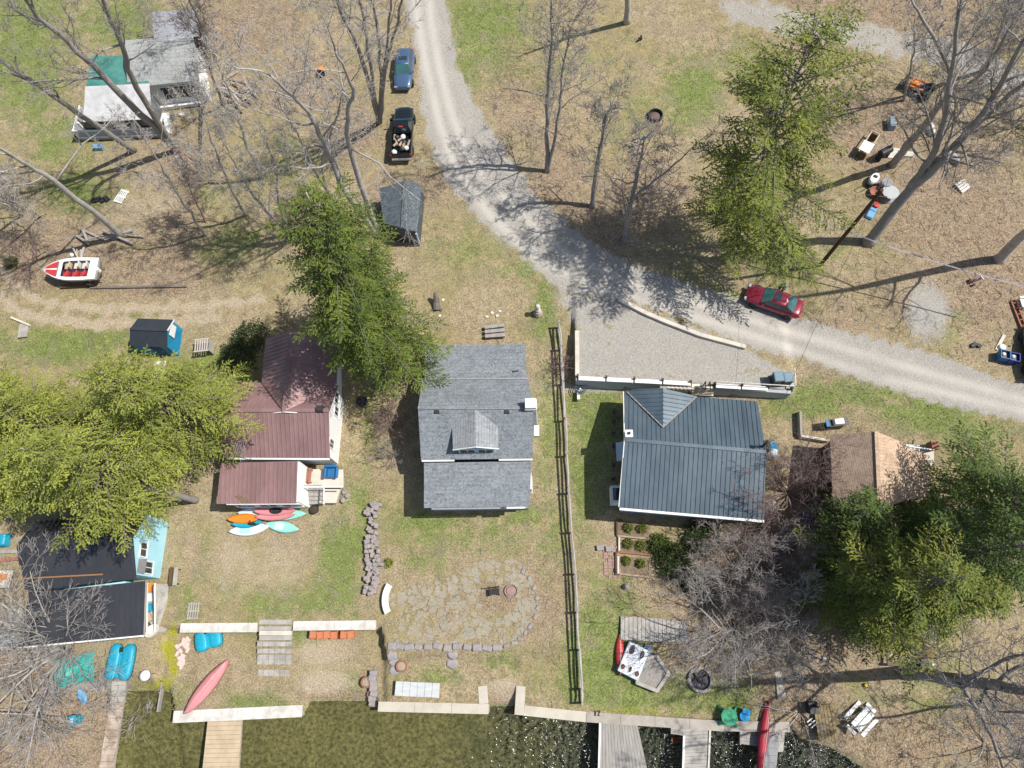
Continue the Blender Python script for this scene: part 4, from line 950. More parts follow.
dk=MB(); dk.slab([P(908,462,.3),P(934,466,.3),P(934,446,.3),P(906,444,.3)],.2); do=dk.build('side_deck',M_palewood,H,world=True)
q=MB(); c=P(933,446,.6); q.box(c,(.5,.55,.7)); q.build('brick_pillar',M_terra,do,world=True)
q=MB(); q.bar(P(906,446,1.0),P(934,450,1.0),.08,.1); q.bar(P(906,446,.2),P(906,446,1.0),.09,.09); q.bar(P(934,450,.2),P(934,450,1.0),.09,.09); q.build('railing',M_white,do,world=True)
# --- cottage at the top left -----------------------------------------------
g0=3.15
RL,RR=Pz(124,50.5,g0+4.6),Pz(195,46.5,g0+4.6); FL,FR=Pz(128,88,g0+2.9),Pz(199,80,g0+2.9); BL,BR=Pz(124,40,g0+3.0),Pz(193,36,g0+3.0)
H=base_root('white_cottage','white cottage at the upper left with a green tarp on its roof',[FL,FR,RL,RR])
l,r=house_body(FL,FR,RL,RR,BL,BR,M_white2,H)
roof_obj(H,[[FL,FR,RR,RL],[RL,RR,BR,BL]],M_shpale,th=.12)

for q in (.85,.66,.47):
    c=lerp3(l[0],r[0],q); window(H,(c.x,c.y-.01,g0+1.7),(.06,-1,0),1.15,1.25)
dk=MB(); dk.slab([Pz(160,108,g0+.5),Pz(200,103,g0+.5),Pz(200,96,g0+.5),Pz(158,100,g0+.5)],.3); dk.build('step_deck',M_white,H,world=True)
T0,T1,T2,T3=Pz(92,56,g0+2.8),Pz(146,55.5,g0+2.8),Pz(148.5,83,g0+3.2),Pz(86,86,g0+3.2); W2,W3=Pz(151.5,119,g0+2.35),Pz(83,122,g0+2.35)
roof_obj(H,[[T3,T2,T1,T0]],M_tarp,None,.08,'tarp_roof')
roof_obj(H,[[W3,W2,T2+Vector((.05,-.03,0)),T3+Vector((-.05,-.03,0))]],mat('white_rolled_roofing',(.56,.56,.56),(.40,.40,.40),1.5,.8,dirt=.4),(2.2,.05,.02),.08,'porch_roof')
pw=MB(); A_,B_,C_,D_=T0+Vector((.3,-.3,-.1)),T1+Vector((-.2,-.3,-.1)),W2+Vector((-.35,1.3,-.05)),W3+Vector((.35,1.3,-.05))
g2=lambda p:Vector((p.x,p.y,g0-.5))
pw.add([A_,B_,C_,D_,g2(A_),g2(B_),g2(C_),g2(D_)],[(0,1,2,3),(4,7,6,5),(0,4,5,1),(1,5,6,2),(2,6,7,3),(3,7,4,0)]); pw.build('porch_wall',mat('porch_screen_wall',(.13,.145,.16),(.2,.21,.22),2,.6),H,world=True)
fz=g0+.4
E0=Vector((W3.x-1.6,W3.y+.05,fz)); E1=Vector((W2.x+.1,W2.y+.05,fz)); E2=E1+Vector((0,1.5,0)); E3=E0+Vector((0,2.6,0)); E2.z=E3.z=fz
dk=MB(); dk.slab([E0,E1,E2,E3],.3); do=dk.build('porch_floor',M_greywood2,H,world=True)
fr=MB()
for k in range(5):
    c=lerp3(E0,E1,(.14+.86*k/4)); fr.bar(c,Vector((c.x,c.y,g0+2.25)),.16,.16)
for z in (.05,.85): fr.bar(E0+Vector((0,0,z)),E1+Vector((0,0,z)),.1,.13)
for z in (.05,.85): fr.bar(E0+Vector((0,0,z)),E3+Vector((0,0,z)),.1,.13); fr.bar(E1+Vector((0,0,z)),E2+Vector((0,0,z)),.1,.13)
for p in (E0,E3,lerp3(E0,E3,.5)): fr.bar(p,p+Vector((0,0,.95)),.13,.13)
fr.build('porch_frame',M_white,do,world=True)
gl=MB(); gl.bar(lerp3(E0,E1,.01)+Vector((0,.06,.45)),lerp3(E0,E1,.99)+Vector((0,.06,.45)),.03,.7); gl.bar(E0+Vector((.05,.1,.45)),E3+Vector((.05,-.1,.45)),.03,.7); gl.build('porch_panel',mat('lattice_panel',(.42,.44,.47),(.3,.32,.35),6,.7),do,world=True)
gl=MB(); gl.bar(lerp3(E0,E1,.15)+Vector((0,.12,1.3)),lerp3(E0,E1,.99)+Vector((0,.12,1.3)),.03,1.0); gl.build('porch_glazing',M_glass,do,world=True)
gl=MB(); gl.bar(E1+Vector((.3,.1,.0)),E1+Vector((.3,1.5,.9)),.55,.06); gl.build('porch_steps',M_white,do,world=True)
# --- sheds -------------------------------------------------------------------
def lean_shed(label,quad,m,wm,root_name='shed',ribs=None,th=.1,win=False):
    H=base_root(root_name,label,quad,'shed')
    roof_obj(H,[quad],m,ribs,th)
    q=[lerp3(p,sum((Vector(x) for x in quad),Vector())/4,.08)+Vector((0,0,-.14)) for p in quad]
    pw=MB(); pw.add(q+[gg(p) for p in q],[(0,1,2,3),(4,7,6,5),(0,4,5,1),(1,5,6,2),(2,6,7,3),(3,7,4,0)]); pw.build('wall',wm,H,world=True); return H,q
H,q=lean_shed('small pale grey roofed shed behind the white cottage at the top left',[Pz(154,38.5,5.6),Pz(198,36.5,5.6),Pz(197,9,6.0),Pz(151,12,6.0)],shingle('shed_shingles',(.21,.215,.24),(.36,.365,.39),8),M_darksid)
c=lerp3(q[0],q[1],.5); window(H,(c.x,c.y-.01,4.6),(0,-1,0),1.2,.8); door(H,lerp3(q[0],q[1],.2)+Vector((0,-.02,-1.1)),(0,-1,0),.8,1.8,M_greywood2)
g0=tz(*Pz(400,235,2.9)[:2])
RT,RB=Pz(404.5,180.5,g0+2.5),Pz(402,228,g0+2.5); LT,LB=Pz(379,188.5,g0+1.9),Pz(383.5,223,g0+1.9); QT,QB=Pz(422,185,g0+1.9),Pz(417,232,g0+1.9)
H=base_root('dark_shed','dark charcoal shingled shed beside the road below the parked pickup',[LT,LB,QT,QB],'shed')
l,r=house_body(LB,LT,RB,RT,QB,QT,mat('slate_shed_wall',(.085,.10,.125),(.06,.07,.085),2,.7),H,ov=.05,eov=.1)
roof_obj(H,[[LB,RB,RT,LT],[RB,QB,QT,RT]],M_shdark,th=.08)
strip(H,'ridge_cap',RB+Vector((0,0,.03)),RT+Vector((0,0,.03)),.2,.05,M_shdark); strip(H,'corner_trim',Vector((QB.x-.1,QB.y-.02,g0)),Vector((QB.x-.1,QB.y-.02,g0+1.75)),.12,.12,M_paleb)
c=lerp3(l[0],l[2],.5); door(H,(c.x,c.y-.03,g0+.85),(0,-1,0),1.3,1.6,M_darksid)
g0=tz(*Pz(160,348,2)[:2])
RL,RR=Pz(130,329,g0+2.5),Pz(167,330.4,g0+2.5); FL,FR=Pz(129.5,345.6,g0+1.75),Pz(167,347.6,g0+1.75); BL,BR=Pz(137.7,318.3,g0+1.75),Pz(173.7,319.7,g0+1.75)
H=base_root('blue_shed','small bright blue shed with a dark ribbed roof and a white sign on its end',[FL,FR,BL,BR],'shed')
l,r=house_body(FL,FR,RL,RR,BL,BR,M_bluesid,H,ov=.06,eov=.12,drop=.08)
roof_obj(H,[[FL,FR,RR,RL],[RL,RR,BR,BL]],M_rgrey0,(.28,.05,.03),.07)
strip(H,'ridge_cap',RL+Vector((0,0,.02)),RR+Vector((0,0,.02)),.18,.04,M_rgrey0)
strip(H,'rake_trim',RR+Vector((.03,0,-.03)),BR+Vector((.03,0,-.03)),.05,.1,M_white); 
s=MB(); c=lerp3(r[1],r[2],.3)+Vector((.03,0,-.55)); s.box(c,(.05,.95,.65)); s.build('end_sign',M_white,H,world=True)
c=lerp3(l[0],r[0],.62); door(H,(c.x,c.y-.01,g0+.82),(.0,-1,0),.75,1.4,mat('dark_blue_door',(.01,.1,.2)))
# ------------------------------------------------------------ vehicles
def carpaint(name,col):
    return mat(name,col,tuple(x*.8 for x in col),1.0,.28,.25,dirt=.15,coat=.6,spec=.5)
def wheel(root,x,y,r=.33,w=.22):
    m=MB(); m.lathe([(r*.62,-w/2),(r*.96,-w/2),(r,-w*.3),(r,w*.3),(r*.96,w/2),(r*.62,w/2)],(x,y,r),20,axis='y'); wo=m.build('wheel',M_tyre,root,True)
    m=MB(); s=1 if y>0 else -1; m.lathe([(r*.63,-w*.46),(r*.63,w*.46)],(x,y,r),14,axis='y'); m.lathe([(r*.2,-w*.5),(r*.2,w*.5)],(x,y,r),8,axis='y'); m.build('rim',M_steel,wo,True)
def body_loft(st):
    rings=[]
    for x,hw,zb,zt in st:
        rings.append([(x,-hw*.88,zb),(x,-hw,zb+(zt-zb)*.3),(x,-hw*.99,zb+(zt-zb)*.68),(x,-hw*.86,zt-.02),(x,-hw*.4,zt+.025),(x,hw*.4,zt+.025),(x,hw*.86,zt-.02),(x,hw*.99,zb+(zt-zb)*.68),(x,hw,zb+(zt-zb)*.3),(x,hw*.88,zb)])
    m=MB(); m.loft(rings); return m
def quadpane(root,name,pts,m,off=.012,inset=.07,th=.02):
    pts=[Vector(p) for p in pts]; c=sum(pts,Vector())/len(pts); n=(pts[1]-pts[0]).cross(pts[2]-pts[0]).normalized()
    if n.dot(c-Vector((0,0,.6)))<0: n=-n; pts=pts[::-1]
    q=[p+(c-p)*inset+n*off for p in pts]; b=MB(); b.loft([[p-n*th for p in q],q]); return b.build(name,m,root)
def car(label,p,rz,paint,kind='sedan',cat='car'):
    t=T('parked_car',label,cat,p,rz); t.scale=(.9,.93,.93)
    if kind=='wagon': st=[(2.3,.5,.38,.6),(2.2,.74,.26,.74),(1.6,.87,.2,.86),(.95,.9,.2,.98),(-1.3,.9,.2,1.02),(-2.0,.88,.24,1.02),(-2.24,.8,.3,.98),(-2.3,.66,.42,.85)]
    else: st=[(2.3,.5,.38,.6),(2.2,.74,.26,.70),(1.6,.86,.2,.82),(.9,.89,.2,.93),(-1.2,.89,.2,.96),(-1.9,.86,.23,.96),(-2.2,.78,.3,.92),(-2.3,.62,.42,.8)]
    body_loft(st).build('body',paint,t,True,sub=1)
    zt=1.48 if kind=='wagon' else 1.42
    b=[(1.0,.76),(-2.05 if kind=='wagon' else -1.72,.74)]; r=[(.2,.6),(-1.65 if kind=='wagon' else -.95,.58)]; zb=.93
    B0,B1,B2,B3=[Vector(q) for q in ((b[0][0],-b[0][1],zb),(b[0][0],b[0][1],zb),(b[1][0],b[1][1],zb+.03),(b[1][0],-b[1][1],zb+.03))]
    R0,R1,R2,R3=[Vector(q) for q in ((r[0][0],-r[0][1],zt-.03),(r[0][0],r[0][1],zt-.03),(r[1][0],r[1][1],zt-.03),(r[1][0],-r[1][1],zt-.03))]
    m=MB(); m.loft([[B0,B1,B2,B3],[R0,R1,R2,R3],[v+(Vector((r[0][0]*.5+r[1][0]*.5,0,zt))-v)*.25+Vector((0,0,.035)) for v in (R0,R1,R2,R3)]]); ro=m.build('roof',paint,t,True)
    quadpane(t,'windshield',[B0,B1,R1,R0],M_teal_glass); quadpane(t,'rear_window',[B2,B3,R3,R2],M_teal_glass,inset=.1)
    for s,(a,b_,c,d) in ((1,(B1,B2,R2,R1)),(-1,(B3,B0,R0,R3))):
        mid=lerp3(a,b_,.52); mt=lerp3(d,c,.5)
        quadpane(t,'side_window',[a,mid,mt,d],M_glass); quadpane(t,'side_window',[mid,b_,c,mt],M_glass)
    sr=MB(); sr.box((r[0][0]*.6+r[1][0]*.4+.12,0,zt+.02),(.5,.78,.02)); sr.build('sunroof',M_glass,t)
    for x in (1.42,-1.38):
        for y in (.8,-.8): wheel(t,x,y)
    for y in (.62,-.62):
        q=MB(); q.box((2.2,y,.62),(.2,.3,.14)); q.build('headlight',M_steel,t,bevel=.02)
        q=MB(); q.box((-2.24,y,.78),(.14,.3,.15)); q.build('taillight',M_red,t,bevel=.02)
        q=MB(); q.box((.75,y*1.54,1.0),(.14,.2,.13)); q.build('mirror',paint,t,bevel=.03)
    q=MB(); q.box((2.25,0,.42),(.14,1.3,.16)); q.build('bumper',paint,t,bevel=.03)
    return t
P_blue=carpaint('blue_car_paint',(.075,.13,.23)); P_red=carpaint('maroon_car_paint',(.24,.022,.045)); P_blk=carpaint('black_car_paint',(.012,.017,.02)); P_dk=carpaint('dark_green_car_paint',(.012,.03,.028))
car('blue wagon parked beside the gravel road with its hood towards the black pickup',P(405.5,74),-PI/2-.02,P_blue,'wagon')
car('maroon car with a sunroof parked at the edge of the gravel road',P(771.5,304.5),heading((797,312),(751,295)),P_red)
car('dark car cut off by the right edge of the photo beside the trash bins',P(1032,356),heading((1030,380),(1026,330)),P_dk)
# pickup
t=T('pickup_truck','black pickup truck with a loaded open bed parked behind the blue wagon','pickup truck',P(404.5,138),PI/2); t.scale=(.92,.92,.92)
body_loft([(2.75,.6,.5,.85),(2.65,.85,.4,1.0),(2.0,.93,.35,1.1),(1.3,.95,.35,1.14),(.2,.95,.35,1.16),(-.25,.95,.35,1.14)]).build('body',P_blk,t,True,sub=1)
B=[(1.25,-.85,1.1),(1.25,.85,1.1),(-.25,.85,1.1),(-.25,-.85,1.1)]; R=[(.55,-.66,1.72),(.55,.66,1.72),(-.15,.66,1.72),(-.15,-.66,1.72)]
m=MB(); m.loft([B,R]); m.build('cab',P_blk,t)
quadpane(t,'windshield',[B[0],B[1],R[1],R[0]],M_teal_glass); quadpane(t,'rear_window',[B[2],B[3],R[3],R[2]],M_glass)
quadpane(t,'side_window',[B[1],B[2],R[2],R[1]],M_glass); quadpane(t,'side_window',[B[3],B[0],R[0],R[3]],M_glass)
q=MB(); q.box((-.19,0,1.72),(.1,.35,.06)); q.build('brake_light',M_red,t)
bed=MB(); bed.box((-1.45,0,.62),(2.35,1.7,.1)); bed.box((-1.45,.9,.88),(2.4,.12,.62)); bed.box((-1.45,-.9,.88),(2.4,.12,.62)); bed.box((-.32,0,.88),(.1,1.7,.6)); bo=bed.build('bed',P_blk,t,bevel=.02)
q=MB(); q.box((-2.68,0,.85),(.09,1.7,.6)); q.build('tailgate',P_blk,t); q=MB(); q.box((-2.82,0,.55),(.2,1.75,.18)); q.build('bumper',M_steel,t,bevel=.03)
for x in (1.75,-1.75):
    for y in (.84,-.84): wheel(t,x,y,.4,.27)
for y in (.68,-.68):
    q=MB(); q.box((2.62,y,.85),(.2,.32,.2)); q.build('headlight',M_steel,t); q=MB(); q.box((-2.68,y*1.29,.95),(.12,.13,.3)); q.build('taillight',M_red,t)
    q=MB(); q.box((1.05,y*1.55,1.2),(.15,.24,.2)); q.build('mirror',P_blk,t)
bp=P(404.5,138)
for k in range(14):
    r=random.Random(300+k); m=MB(); p=bp+Vector((r.uniform(-.65,.65),-1.35+r.uniform(-.75,.75),.8+r.uniform(0,.25)))
    if k<8: m.tube([Vector((-.25,0,0)),Vector((.25,0,0))],[r.uniform(.07,.12)]*2,7); o=m.build('firewood_log',M_log,None)
    else: m.lathe([(.02,-.14),(.2,-.1),(.24,.02),(.15,.14),(.03,.18)],(0,0,0),9); o=m.build('rubbish_bag',M_white if k%2 else M_dark,None,True)
    o.location=p; o.rotation_euler=(r.uniform(-.3,.3),r.uniform(-.3,.3),r.uniform(0,3))
    if k<8: tag(o,'cut log lying in the bed of the black pickup','log','logs in the pickup bed')
    elif k%2: tag(o,'white bag lying in the bed of the black pickup','bag','white bags in the pickup bed')
    else: tag(o,'dark bag lying in the bed of the black pickup','bag','dark bags in the pickup bed')
# ------------------------------------------------------------ person leaning at the maroon car
def person(label,p,rz,top,bottom,lean=.5):
    b=T('person',label,'person',p,rz)
    me=bpy.data.meshes.new('body'); 
    V=[(0,0,.95),(.0+lean*.22,0,1.2),(lean*.5,0,1.42),(lean*.62,0,1.52),(lean*.74,0,1.62),(lean*.8,0,1.74),
       (0,.1,.9),(.05,.11,.48),(-.02,.12,.08),(.12,.13,.04),(0,-.1,.9),(-.04,-.11,.48),(-.1,-.12,.08),(.04,-.13,.04),
       (lean*.5,.2,1.4),(lean*.5+.22,.24,1.18),(lean*.5+.48,.18,1.12),(lean*.5,-.2,1.4),(lean*.5+.24,-.22,1.2),(lean*.5+.5,-.12,1.16)]
    E=[(0,1),(1,2),(2,3),(3,4),(4,5),(0,6),(6,7),(7,8),(8,9),(0,10),(10,11),(11,12),(12,13),(2,14),(14,15),(15,16),(2,17),(17,18),(18,19)]
    R=[.15,.14,.15,.06,.09,.1,.1,.065,.05,.04,.1,.065,.05,.04,.075,.048,.036,.075,.048,.036]
    me.from_pydata(V,E,[]); o=bpy.data.objects.new('body',me); COL.objects.link(o); o.parent=b
    md=o.modifiers.new('skin','SKIN')
    for i,v in enumerate(me.skin_vertices[0].data): v.radius=(R[i],R[i]*(1.15 if i<3 else 1)); v.use_root=(i==0)
    o.modifiers.new('s','SUBSURF').render_levels=1
    me.materials.append(top)
    h=MB(); h.lathe([(.0,-.1),(.09,-.06),(.112,.0),(.1,.07),(.05,.115),(0,.12)],(lean*.8-.02,0,1.74),12); h.build('hair',M_brownwood,b,True)
    tr=MB()
    for s in (1,-1): tr.tube([(0,s*.09,.96),(.03*s,s*.11,.5),(-.04,s*.12,.1)],[.125,.09,.075],10)
    tr.build('trousers',bottom,b,True)
    return b
c=P(780,291); person('person in a blue grey top and dark trousers leaning at the maroon car',c,heading((780,291),(774,300)),mat('blue_grey_cloth',(.16,.22,.28)),M_black,.6)
# ------------------------------------------------------------ boats
def hull_rings(L,W,D,n=14,pb=1.0,ps=1.0,rocker=.12,keel=.55,full=.6):
    rings=[]
    for i in range(n+1):
        s=i/n; x=(s-.5)*L
        k=math.sin(PI*min(1,max(0,s)))**full if pb==ps else (math.sin(PI*s)**full)
        k=max(.03,k); hw=W/2*k; zr=rocker*(2*s-1)**4
        rings.append([(x,-hw,D+zr),(x,-hw*.93,D*.55+zr),(x,-hw*keel,D*.12+zr),(x,0,zr),(x,hw*keel,D*.12+zr),(x,hw*.93,D*.55+zr),(x,hw,D+zr),(x,hw*.5,D*1.12+zr),(x,0,D*1.18+zr),(x,-hw*.5,D*1.12+zr)])
    return rings
def kayak(label,a,b,W,m,group=None,cockpits=(0,),dh=0.05,cat='kayak',name='kayak',D=.26,flip=False,cm=None,tilt=0):
    p,q=P(*a),P(*b); c=(p+q)/2; L=(q-p).length; t=T(name,label,cat,(c.x,c.y,tz(c.x,c.y)+dh),math.atan2(q.y-p.y,q.x-p.x),group)
    if tilt: t.rotation_euler.x=tilt
    rings=hull_rings(L,W,D)
    if flip: rings=[[(x,y,D*1.3-z) for x,y,z in r][::-1] for r in rings]
    mb=MB(); mb.loft(rings); mb.build('hull',m,t,True)
    for cx in cockpits:
        k=MB(); k.lathe([(.36,D*1.02),(.42,D*1.16),(.42,D*1.25),(.36,D*1.27),(.3,D*1.2)],(cx,0,0),18,sx=1.15,sy=.62*W/.75); r=k.build('cockpit',cm or M_black,t,True)
        k=MB(); k.box((cx-.25,0,D*1.35),(.08,W*.42,.24)); k.build('seat_back',M_dark,r)
    if flip:
        k=MB(); k.tube([(-L*.46,0,D*1.27),(0,0,D*1.36),(L*.46,0,D*1.27)],.018,5); k.build('keel_strip',mat('worn_white_strip',(.7,.62,.6)),t,True)
    return t
def board(label,a,b,W,m,dh=.04,group=None,m2=None,tilt=0,nose=.75):
    p,q=P(*a),P(*b); c=(p+q)/2; L=(q-p).length; t=T('paddle_board',label,'paddle board',(c.x,c.y,tz(c.x,c.y)+dh),math.atan2(q.y-p.y,q.x-p.x),group)
    t.rotation_euler.x=tilt
    rings=[]
    for i in range(17):
        s=i/16; hw=max(.02,W/2*math.sin(PI*s)**nose); x=(s-.5)*L; z=.12*(abs(2*s-1)**3)
        rings.append([(x,-hw,z+.06),(x,-hw*.8,z),(x,hw*.8,z),(x,hw,z+.06),(x,hw*.8,z+.11),(x,-hw*.8,z+.11)])
    mb=MB(); mb.loft(rings); mb.build('deck',m,t,True)
    f=MB(); f.box((-L*.12,0,.115),(L*.32,W*.55,.012)); f.build('grip_pad',m2 or M_paleb,t)
    f=MB(); f.add([(-L*.42,-.012,0),(-L*.36,-.012,.0),(-L*.44,-.012,-.03),(-L*.42,.012,0),(-L*.36,.012,0),(-L*.44,.012,-.03)],[(0,1,2),(5,4,3),(0,3,4,1),(1,4,5,2),(2,5,3,0)]); f.build('fin',M_black,t)
    return t
board('mint paddle board with a pointed tip nearest the house wall',(262,515.5),(307,514),.85,M_mint,.04)
board('pale blue paddle board against the house wall behind the orange kayak',(239,513.5),(275,511),.8,M_paleb,.1)
kayak('upper of the two pink kayaks, half hidden under the eave shadow',(257,512.5),(298,511.5),.72,M_pink,dh=.3,cockpits=(.1,))
kayak('lower of the two pink kayaks, lying over the mint board',(258,518),(297,515.5),.7,M_pink,dh=.22,cockpits=())
kayak('orange kayak with a dark bow between the boards on the lawn',(230,520),(262,518.5),.72,M_orange,dh=.12,cockpits=())
kayak('turquoise kayak tucked above the white paddle board',(234,525),(264,522.5),.66,M_teal,dh=.05,cockpits=(.5,))
board('white and pale blue paddle board lowest on the lawn',(230,532),(270,527),.95,mat('white_board',(.7,.76,.78),(.56,.68,.72),1.4,.45),.08,m2=mat('aqua_pad',(.4,.64,.72)))
board('mint paddle board lying apart at the lower right of the pile of boards',(266,524),(300,530),.85,M_mint,.04)
kayak('faded pink canoe lying upside down on the grass across the shore wall',(189,713),(230,660),1.0,M_pink,dh=.12,cockpits=(),cat='canoe',name='canoe',D=.36,flip=True)
kayak('red canoe leaning against the side of the sloping gangway',(750,766),(765,703),.66,mat('crimson_hull',(.33,.02,.04),(.24,.015,.03),1.6,.5),dh=1.35,cockpits=(),cat='canoe',name='canoe',D=.34,flip=True,tilt=.5)
kayak('red kayak lying beside the white pedal boat',(619.5,633),(620,675),.62,M_red,dh=.05,cockpits=(),flip=True)
kayak('small blue kayak half hidden by the twiggy tree at the left shore',(81,689),(88,704),.6,M_bluel,cockpits=())
# open aluminium look dinghy line: motorboat on trailer
p,q=P(105,276),P(55,278); c=(p+q)/2; rz=math.atan2(q.y-p.y,q.x-p.x)
tr=T('boat_trailer','low boat trailer under the red and white motorboat','trailer',(c.x,c.y,tz(c.x,c.y)),rz)
m=MB(); m.bar((-2.2,.55,.42),(1.2,.5,.42),.08,.1); m.bar((-2.2,-.55,.42),(1.2,-.5,.42),.08,.1); m.bar((1.2,.5,.42),(2.5,0,.42),.08,.1); m.bar((1.2,-.5,.42),(2.5,0,.42),.08,.1); m.bar((-1.2,-.95,.36),(-1.2,.95,.36),.08,.08); m.bar((2.3,0,.42),(2.3,0,.02),.07,.07); m.build('frame',M_steel,tr)
for y in (.95,-.95): wheel(tr,-1.2,y,.3,.18)
bt=T('motorboat','red and white open motorboat with its bow to the left on bare leafy ground','motorboat',(c.x,c.y,tz(c.x,c.y)+.5),rz)
L=4.3; rings=[]; deck=[]
for i in range(15):
    s=i/14; x=(s-.5)*L; hw=.98*(1-max(0,(s-.42)/.58)**2.3)*(.94+.06*min(1,s*4)); hw=max(.04,hw); sh=.72+.16*s; kz=max(0,(s-.7)/.3)**2*.42
    rings.append([(x,-hw,sh),(x,-hw*.96,sh*.62+kz*.3),(x,-hw*.7,.22+kz),(x,0,kz),(x,hw*.7,.22+kz),(x,hw*.96,sh*.62+kz*.3),(x,hw,sh)]); deck.append((x,hw,sh))
m=MB(); n=7; vs=[v for r in rings for v in r]; fs=[]
for i in range(14):
    for k in range(6): fs.append((i*n+k,i*n+k+1,(i+1)*n+k+1,(i+1)*n+k))
fs.append(tuple(range(6,-1,-1))); m.add(vs,fs)
M_boatw=mat('white_gelcoat',(.76,.77,.78),(.62,.64,.66),1.2,.35,dirt=.2)
m.build('hull',M_boatw,bt,True)
def strip_deck(f0,f1,i0,i1,dz,th=.05):
    mb=MB()
    for i in range(i0,i1):
        (x0,h0,z0),(x1,h1,z1)=deck[i],deck[i+1]
        mb.slab([(x0,h0*f0,z0+dz),(x1,h1*f0,z1+dz),(x1,h1*f1,z1+dz),(x0,h0*f1,z0+dz)] if f0<f1 else [(x0,h0*f0,z0+dz),(x1,h1*f0,z1+dz),(x1,h1*f1,z1+dz),(x0,h0*f1,z0+dz)],th)
    return mb
strip_deck(.74,1.02,1,10,.02).build('gunwale',M_boatw,bt); strip_deck(-.74,-1.02,1,10,.02).build('gunwale',M_boatw,bt)
strip_deck(-1.02,1.02,0,2,.03).build('stern_deck',M_boatw,bt); strip_deck(-1.02,1.02,9,11,.025).build('fore_deck',M_boatw,bt)
strip_deck(-.98,-.1,10,13,.03).build('bow_panel',M_red,bt); strip_deck(.1,.98,10,13,.03).build('bow_panel',M_red,bt)
strip_deck(-.1,.1,10,14,.045).build('bow_stripe',M_boatw,bt); strip_deck(.92,1.03,10,14,.045).build('rub_rail',M_boatw,bt); strip_deck(-.92,-1.03,10,14,.045).build('rub_rail',M_boatw,bt)
f=MB(); f.box((-.3,0,.3),(2.6,1.5,.06)); f.build('cockpit_floor',mat('dark_navy_liner',(.03,.03,.06),(.1,.02,.03),.8),bt)
for x,y,mm in ((.35,-.4,M_tanwood),(.35,.4,M_red),(-.4,-.4,M_palewood),(-.4,.4,M_red),(-1.05,-.38,M_palewood),(-1.05,.4,M_red)):
    f=MB(); f.box((x,y,.5),(.55,.52,.16)); f.box((x-.25,y,.72),(.1,.5,.38)); f.build('seat',mm,bt,bevel=.04)
f=MB(); f.add([(1.0,-.72,.84),(1.0,.72,.84),(.72,.6,1.12),(.72,-.6,1.12),(1.03,-.72,.84),(1.03,.72,.84),(.75,.6,1.12),(.75,-.6,1.12)],[(0,3,2,1),(4,5,6,7),(0,1,5,4),(1,2,6,5),(2,3,7,6),(3,0,4,7)]); f.build('windshield',mat('tinted_screen',(.3,.36,.38),rough=.1),bt)
f=MB(); f.lathe([(.16,0),(.18,.02),(.16,.04)],(.62,-.38,.8),14); f.build('steering_wheel',M_black,bt)
f=MB(); f.box((-2.15,0,.5),(.2,.3,.6)); f.build('outboard_motor',M_white,bt,bevel=.08)
# pedal boats (twin hull tubs)
def pedalboat(label,pts,m,flip,group=None):
    a,b,w=pts; p,q=P(*a),P(*b); c=(p+q)/2; L=(q-p).length; t=T('pedal_boat',label,'pedal boat',(c.x,c.y,tz(c.x,c.y)+.04),math.atan2(q.y-p.y,q.x-p.x),group)
    for s in (1,-1):
        rings=[]
        for i in range(11):
            u=i/10; x=(u-.5)*L; hw=.24*w*(.62+.38*math.sin(PI*min(1,max(.0,u*.9+.08)))**.6)*(.55 if i in (0,10) else 1); z=.42*(.72 if i in (0,10) else 1)
            rings.append([(x,s*w*.26-hw,.02),(x,s*w*.26-hw,z*.75),(x,s*w*.26-hw*.65,z),(x,s*w*.26+hw*.65,z),(x,s*w*.26+hw,z*.75),(x,s*w*.26+hw,.02)])
        mb=MB(); mb.loft(rings); h=mb.build('hull',m,t,True)
        for k in range(3):
            g=MB(); g.box(((k-1)*L*.22,s*w*.26,.425),(L*.15,.2*w,.03)); g.build('moulded_ridge',m,h,bevel=.01)
    mb=MB(); mb.box((-L*.12,0,.26),(L*.62,w*.16,.2)); mb.box((L*.3,0,.3),(L*.2,w*.3,.18)); mb.build('bridge',m,t,bevel=.04)
    mb=MB(); mb.box((L*.33,0,.42),(L*.14,w*.14,.08)); mb.build('footwell',M_black,t)
    return t
pedalboat('turquoise twin hulled pedal boat on the flat ground below the black metal roof',((123,679),(126.5,644),1.85),M_teal,True)
pedalboat('smaller turquoise pedal boat leaning at the white capped retaining wall',((211.5,649),(207,629),1.9),mat('cyan_plastic',(.015,.36,.5),(.02,.27,.4),1.5,.45),True)
# white pedal boat with seats
p,q=P(626,676),P(639,645); c=(p+q)/2; rz=math.atan2(q.y-p.y,q.x-p.x); L=(q-p).length
t=T('pedal_boat','white pedal boat with a turquoise rim, two dark seat wells and three smaller wells','pedal boat',(c.x,c.y,tz(c.x,c.y)+.05),rz)
m=MB(); m.box((0,0,.25),(L,1.55,.42),taper=.96); m.build('hull',M_teal,t,bevel=.12)
m=MB(); m.box((0,0,.5),(L*.95,1.46,.1),taper=.97); m.build('deck',M_boatw,t,bevel=.04)
for x,y,a,b in ((L*.27,.36,.42,.24),(L*.27,-.36,.36,.2),(-L*.3,.5,.24,.2),(-L*.27,.0,.27,.14),(-L*.3,-.5,.24,.2)):
    m=MB(); m.lathe([(1,.555),(1.0,.575),(.8,.57),(.7,.558)],(x,y,0),16,sx=a,sy=b); s=m.build('seat_well',M_boatw,t,True)
    m=MB(); m.lathe([(0,.556),(.78,.556),(.78,.566),(0,.566)],(x,y,0),16,sx=a,sy=b); m.build('well_floor',M_dark if x>0 else M_brownwood,s)
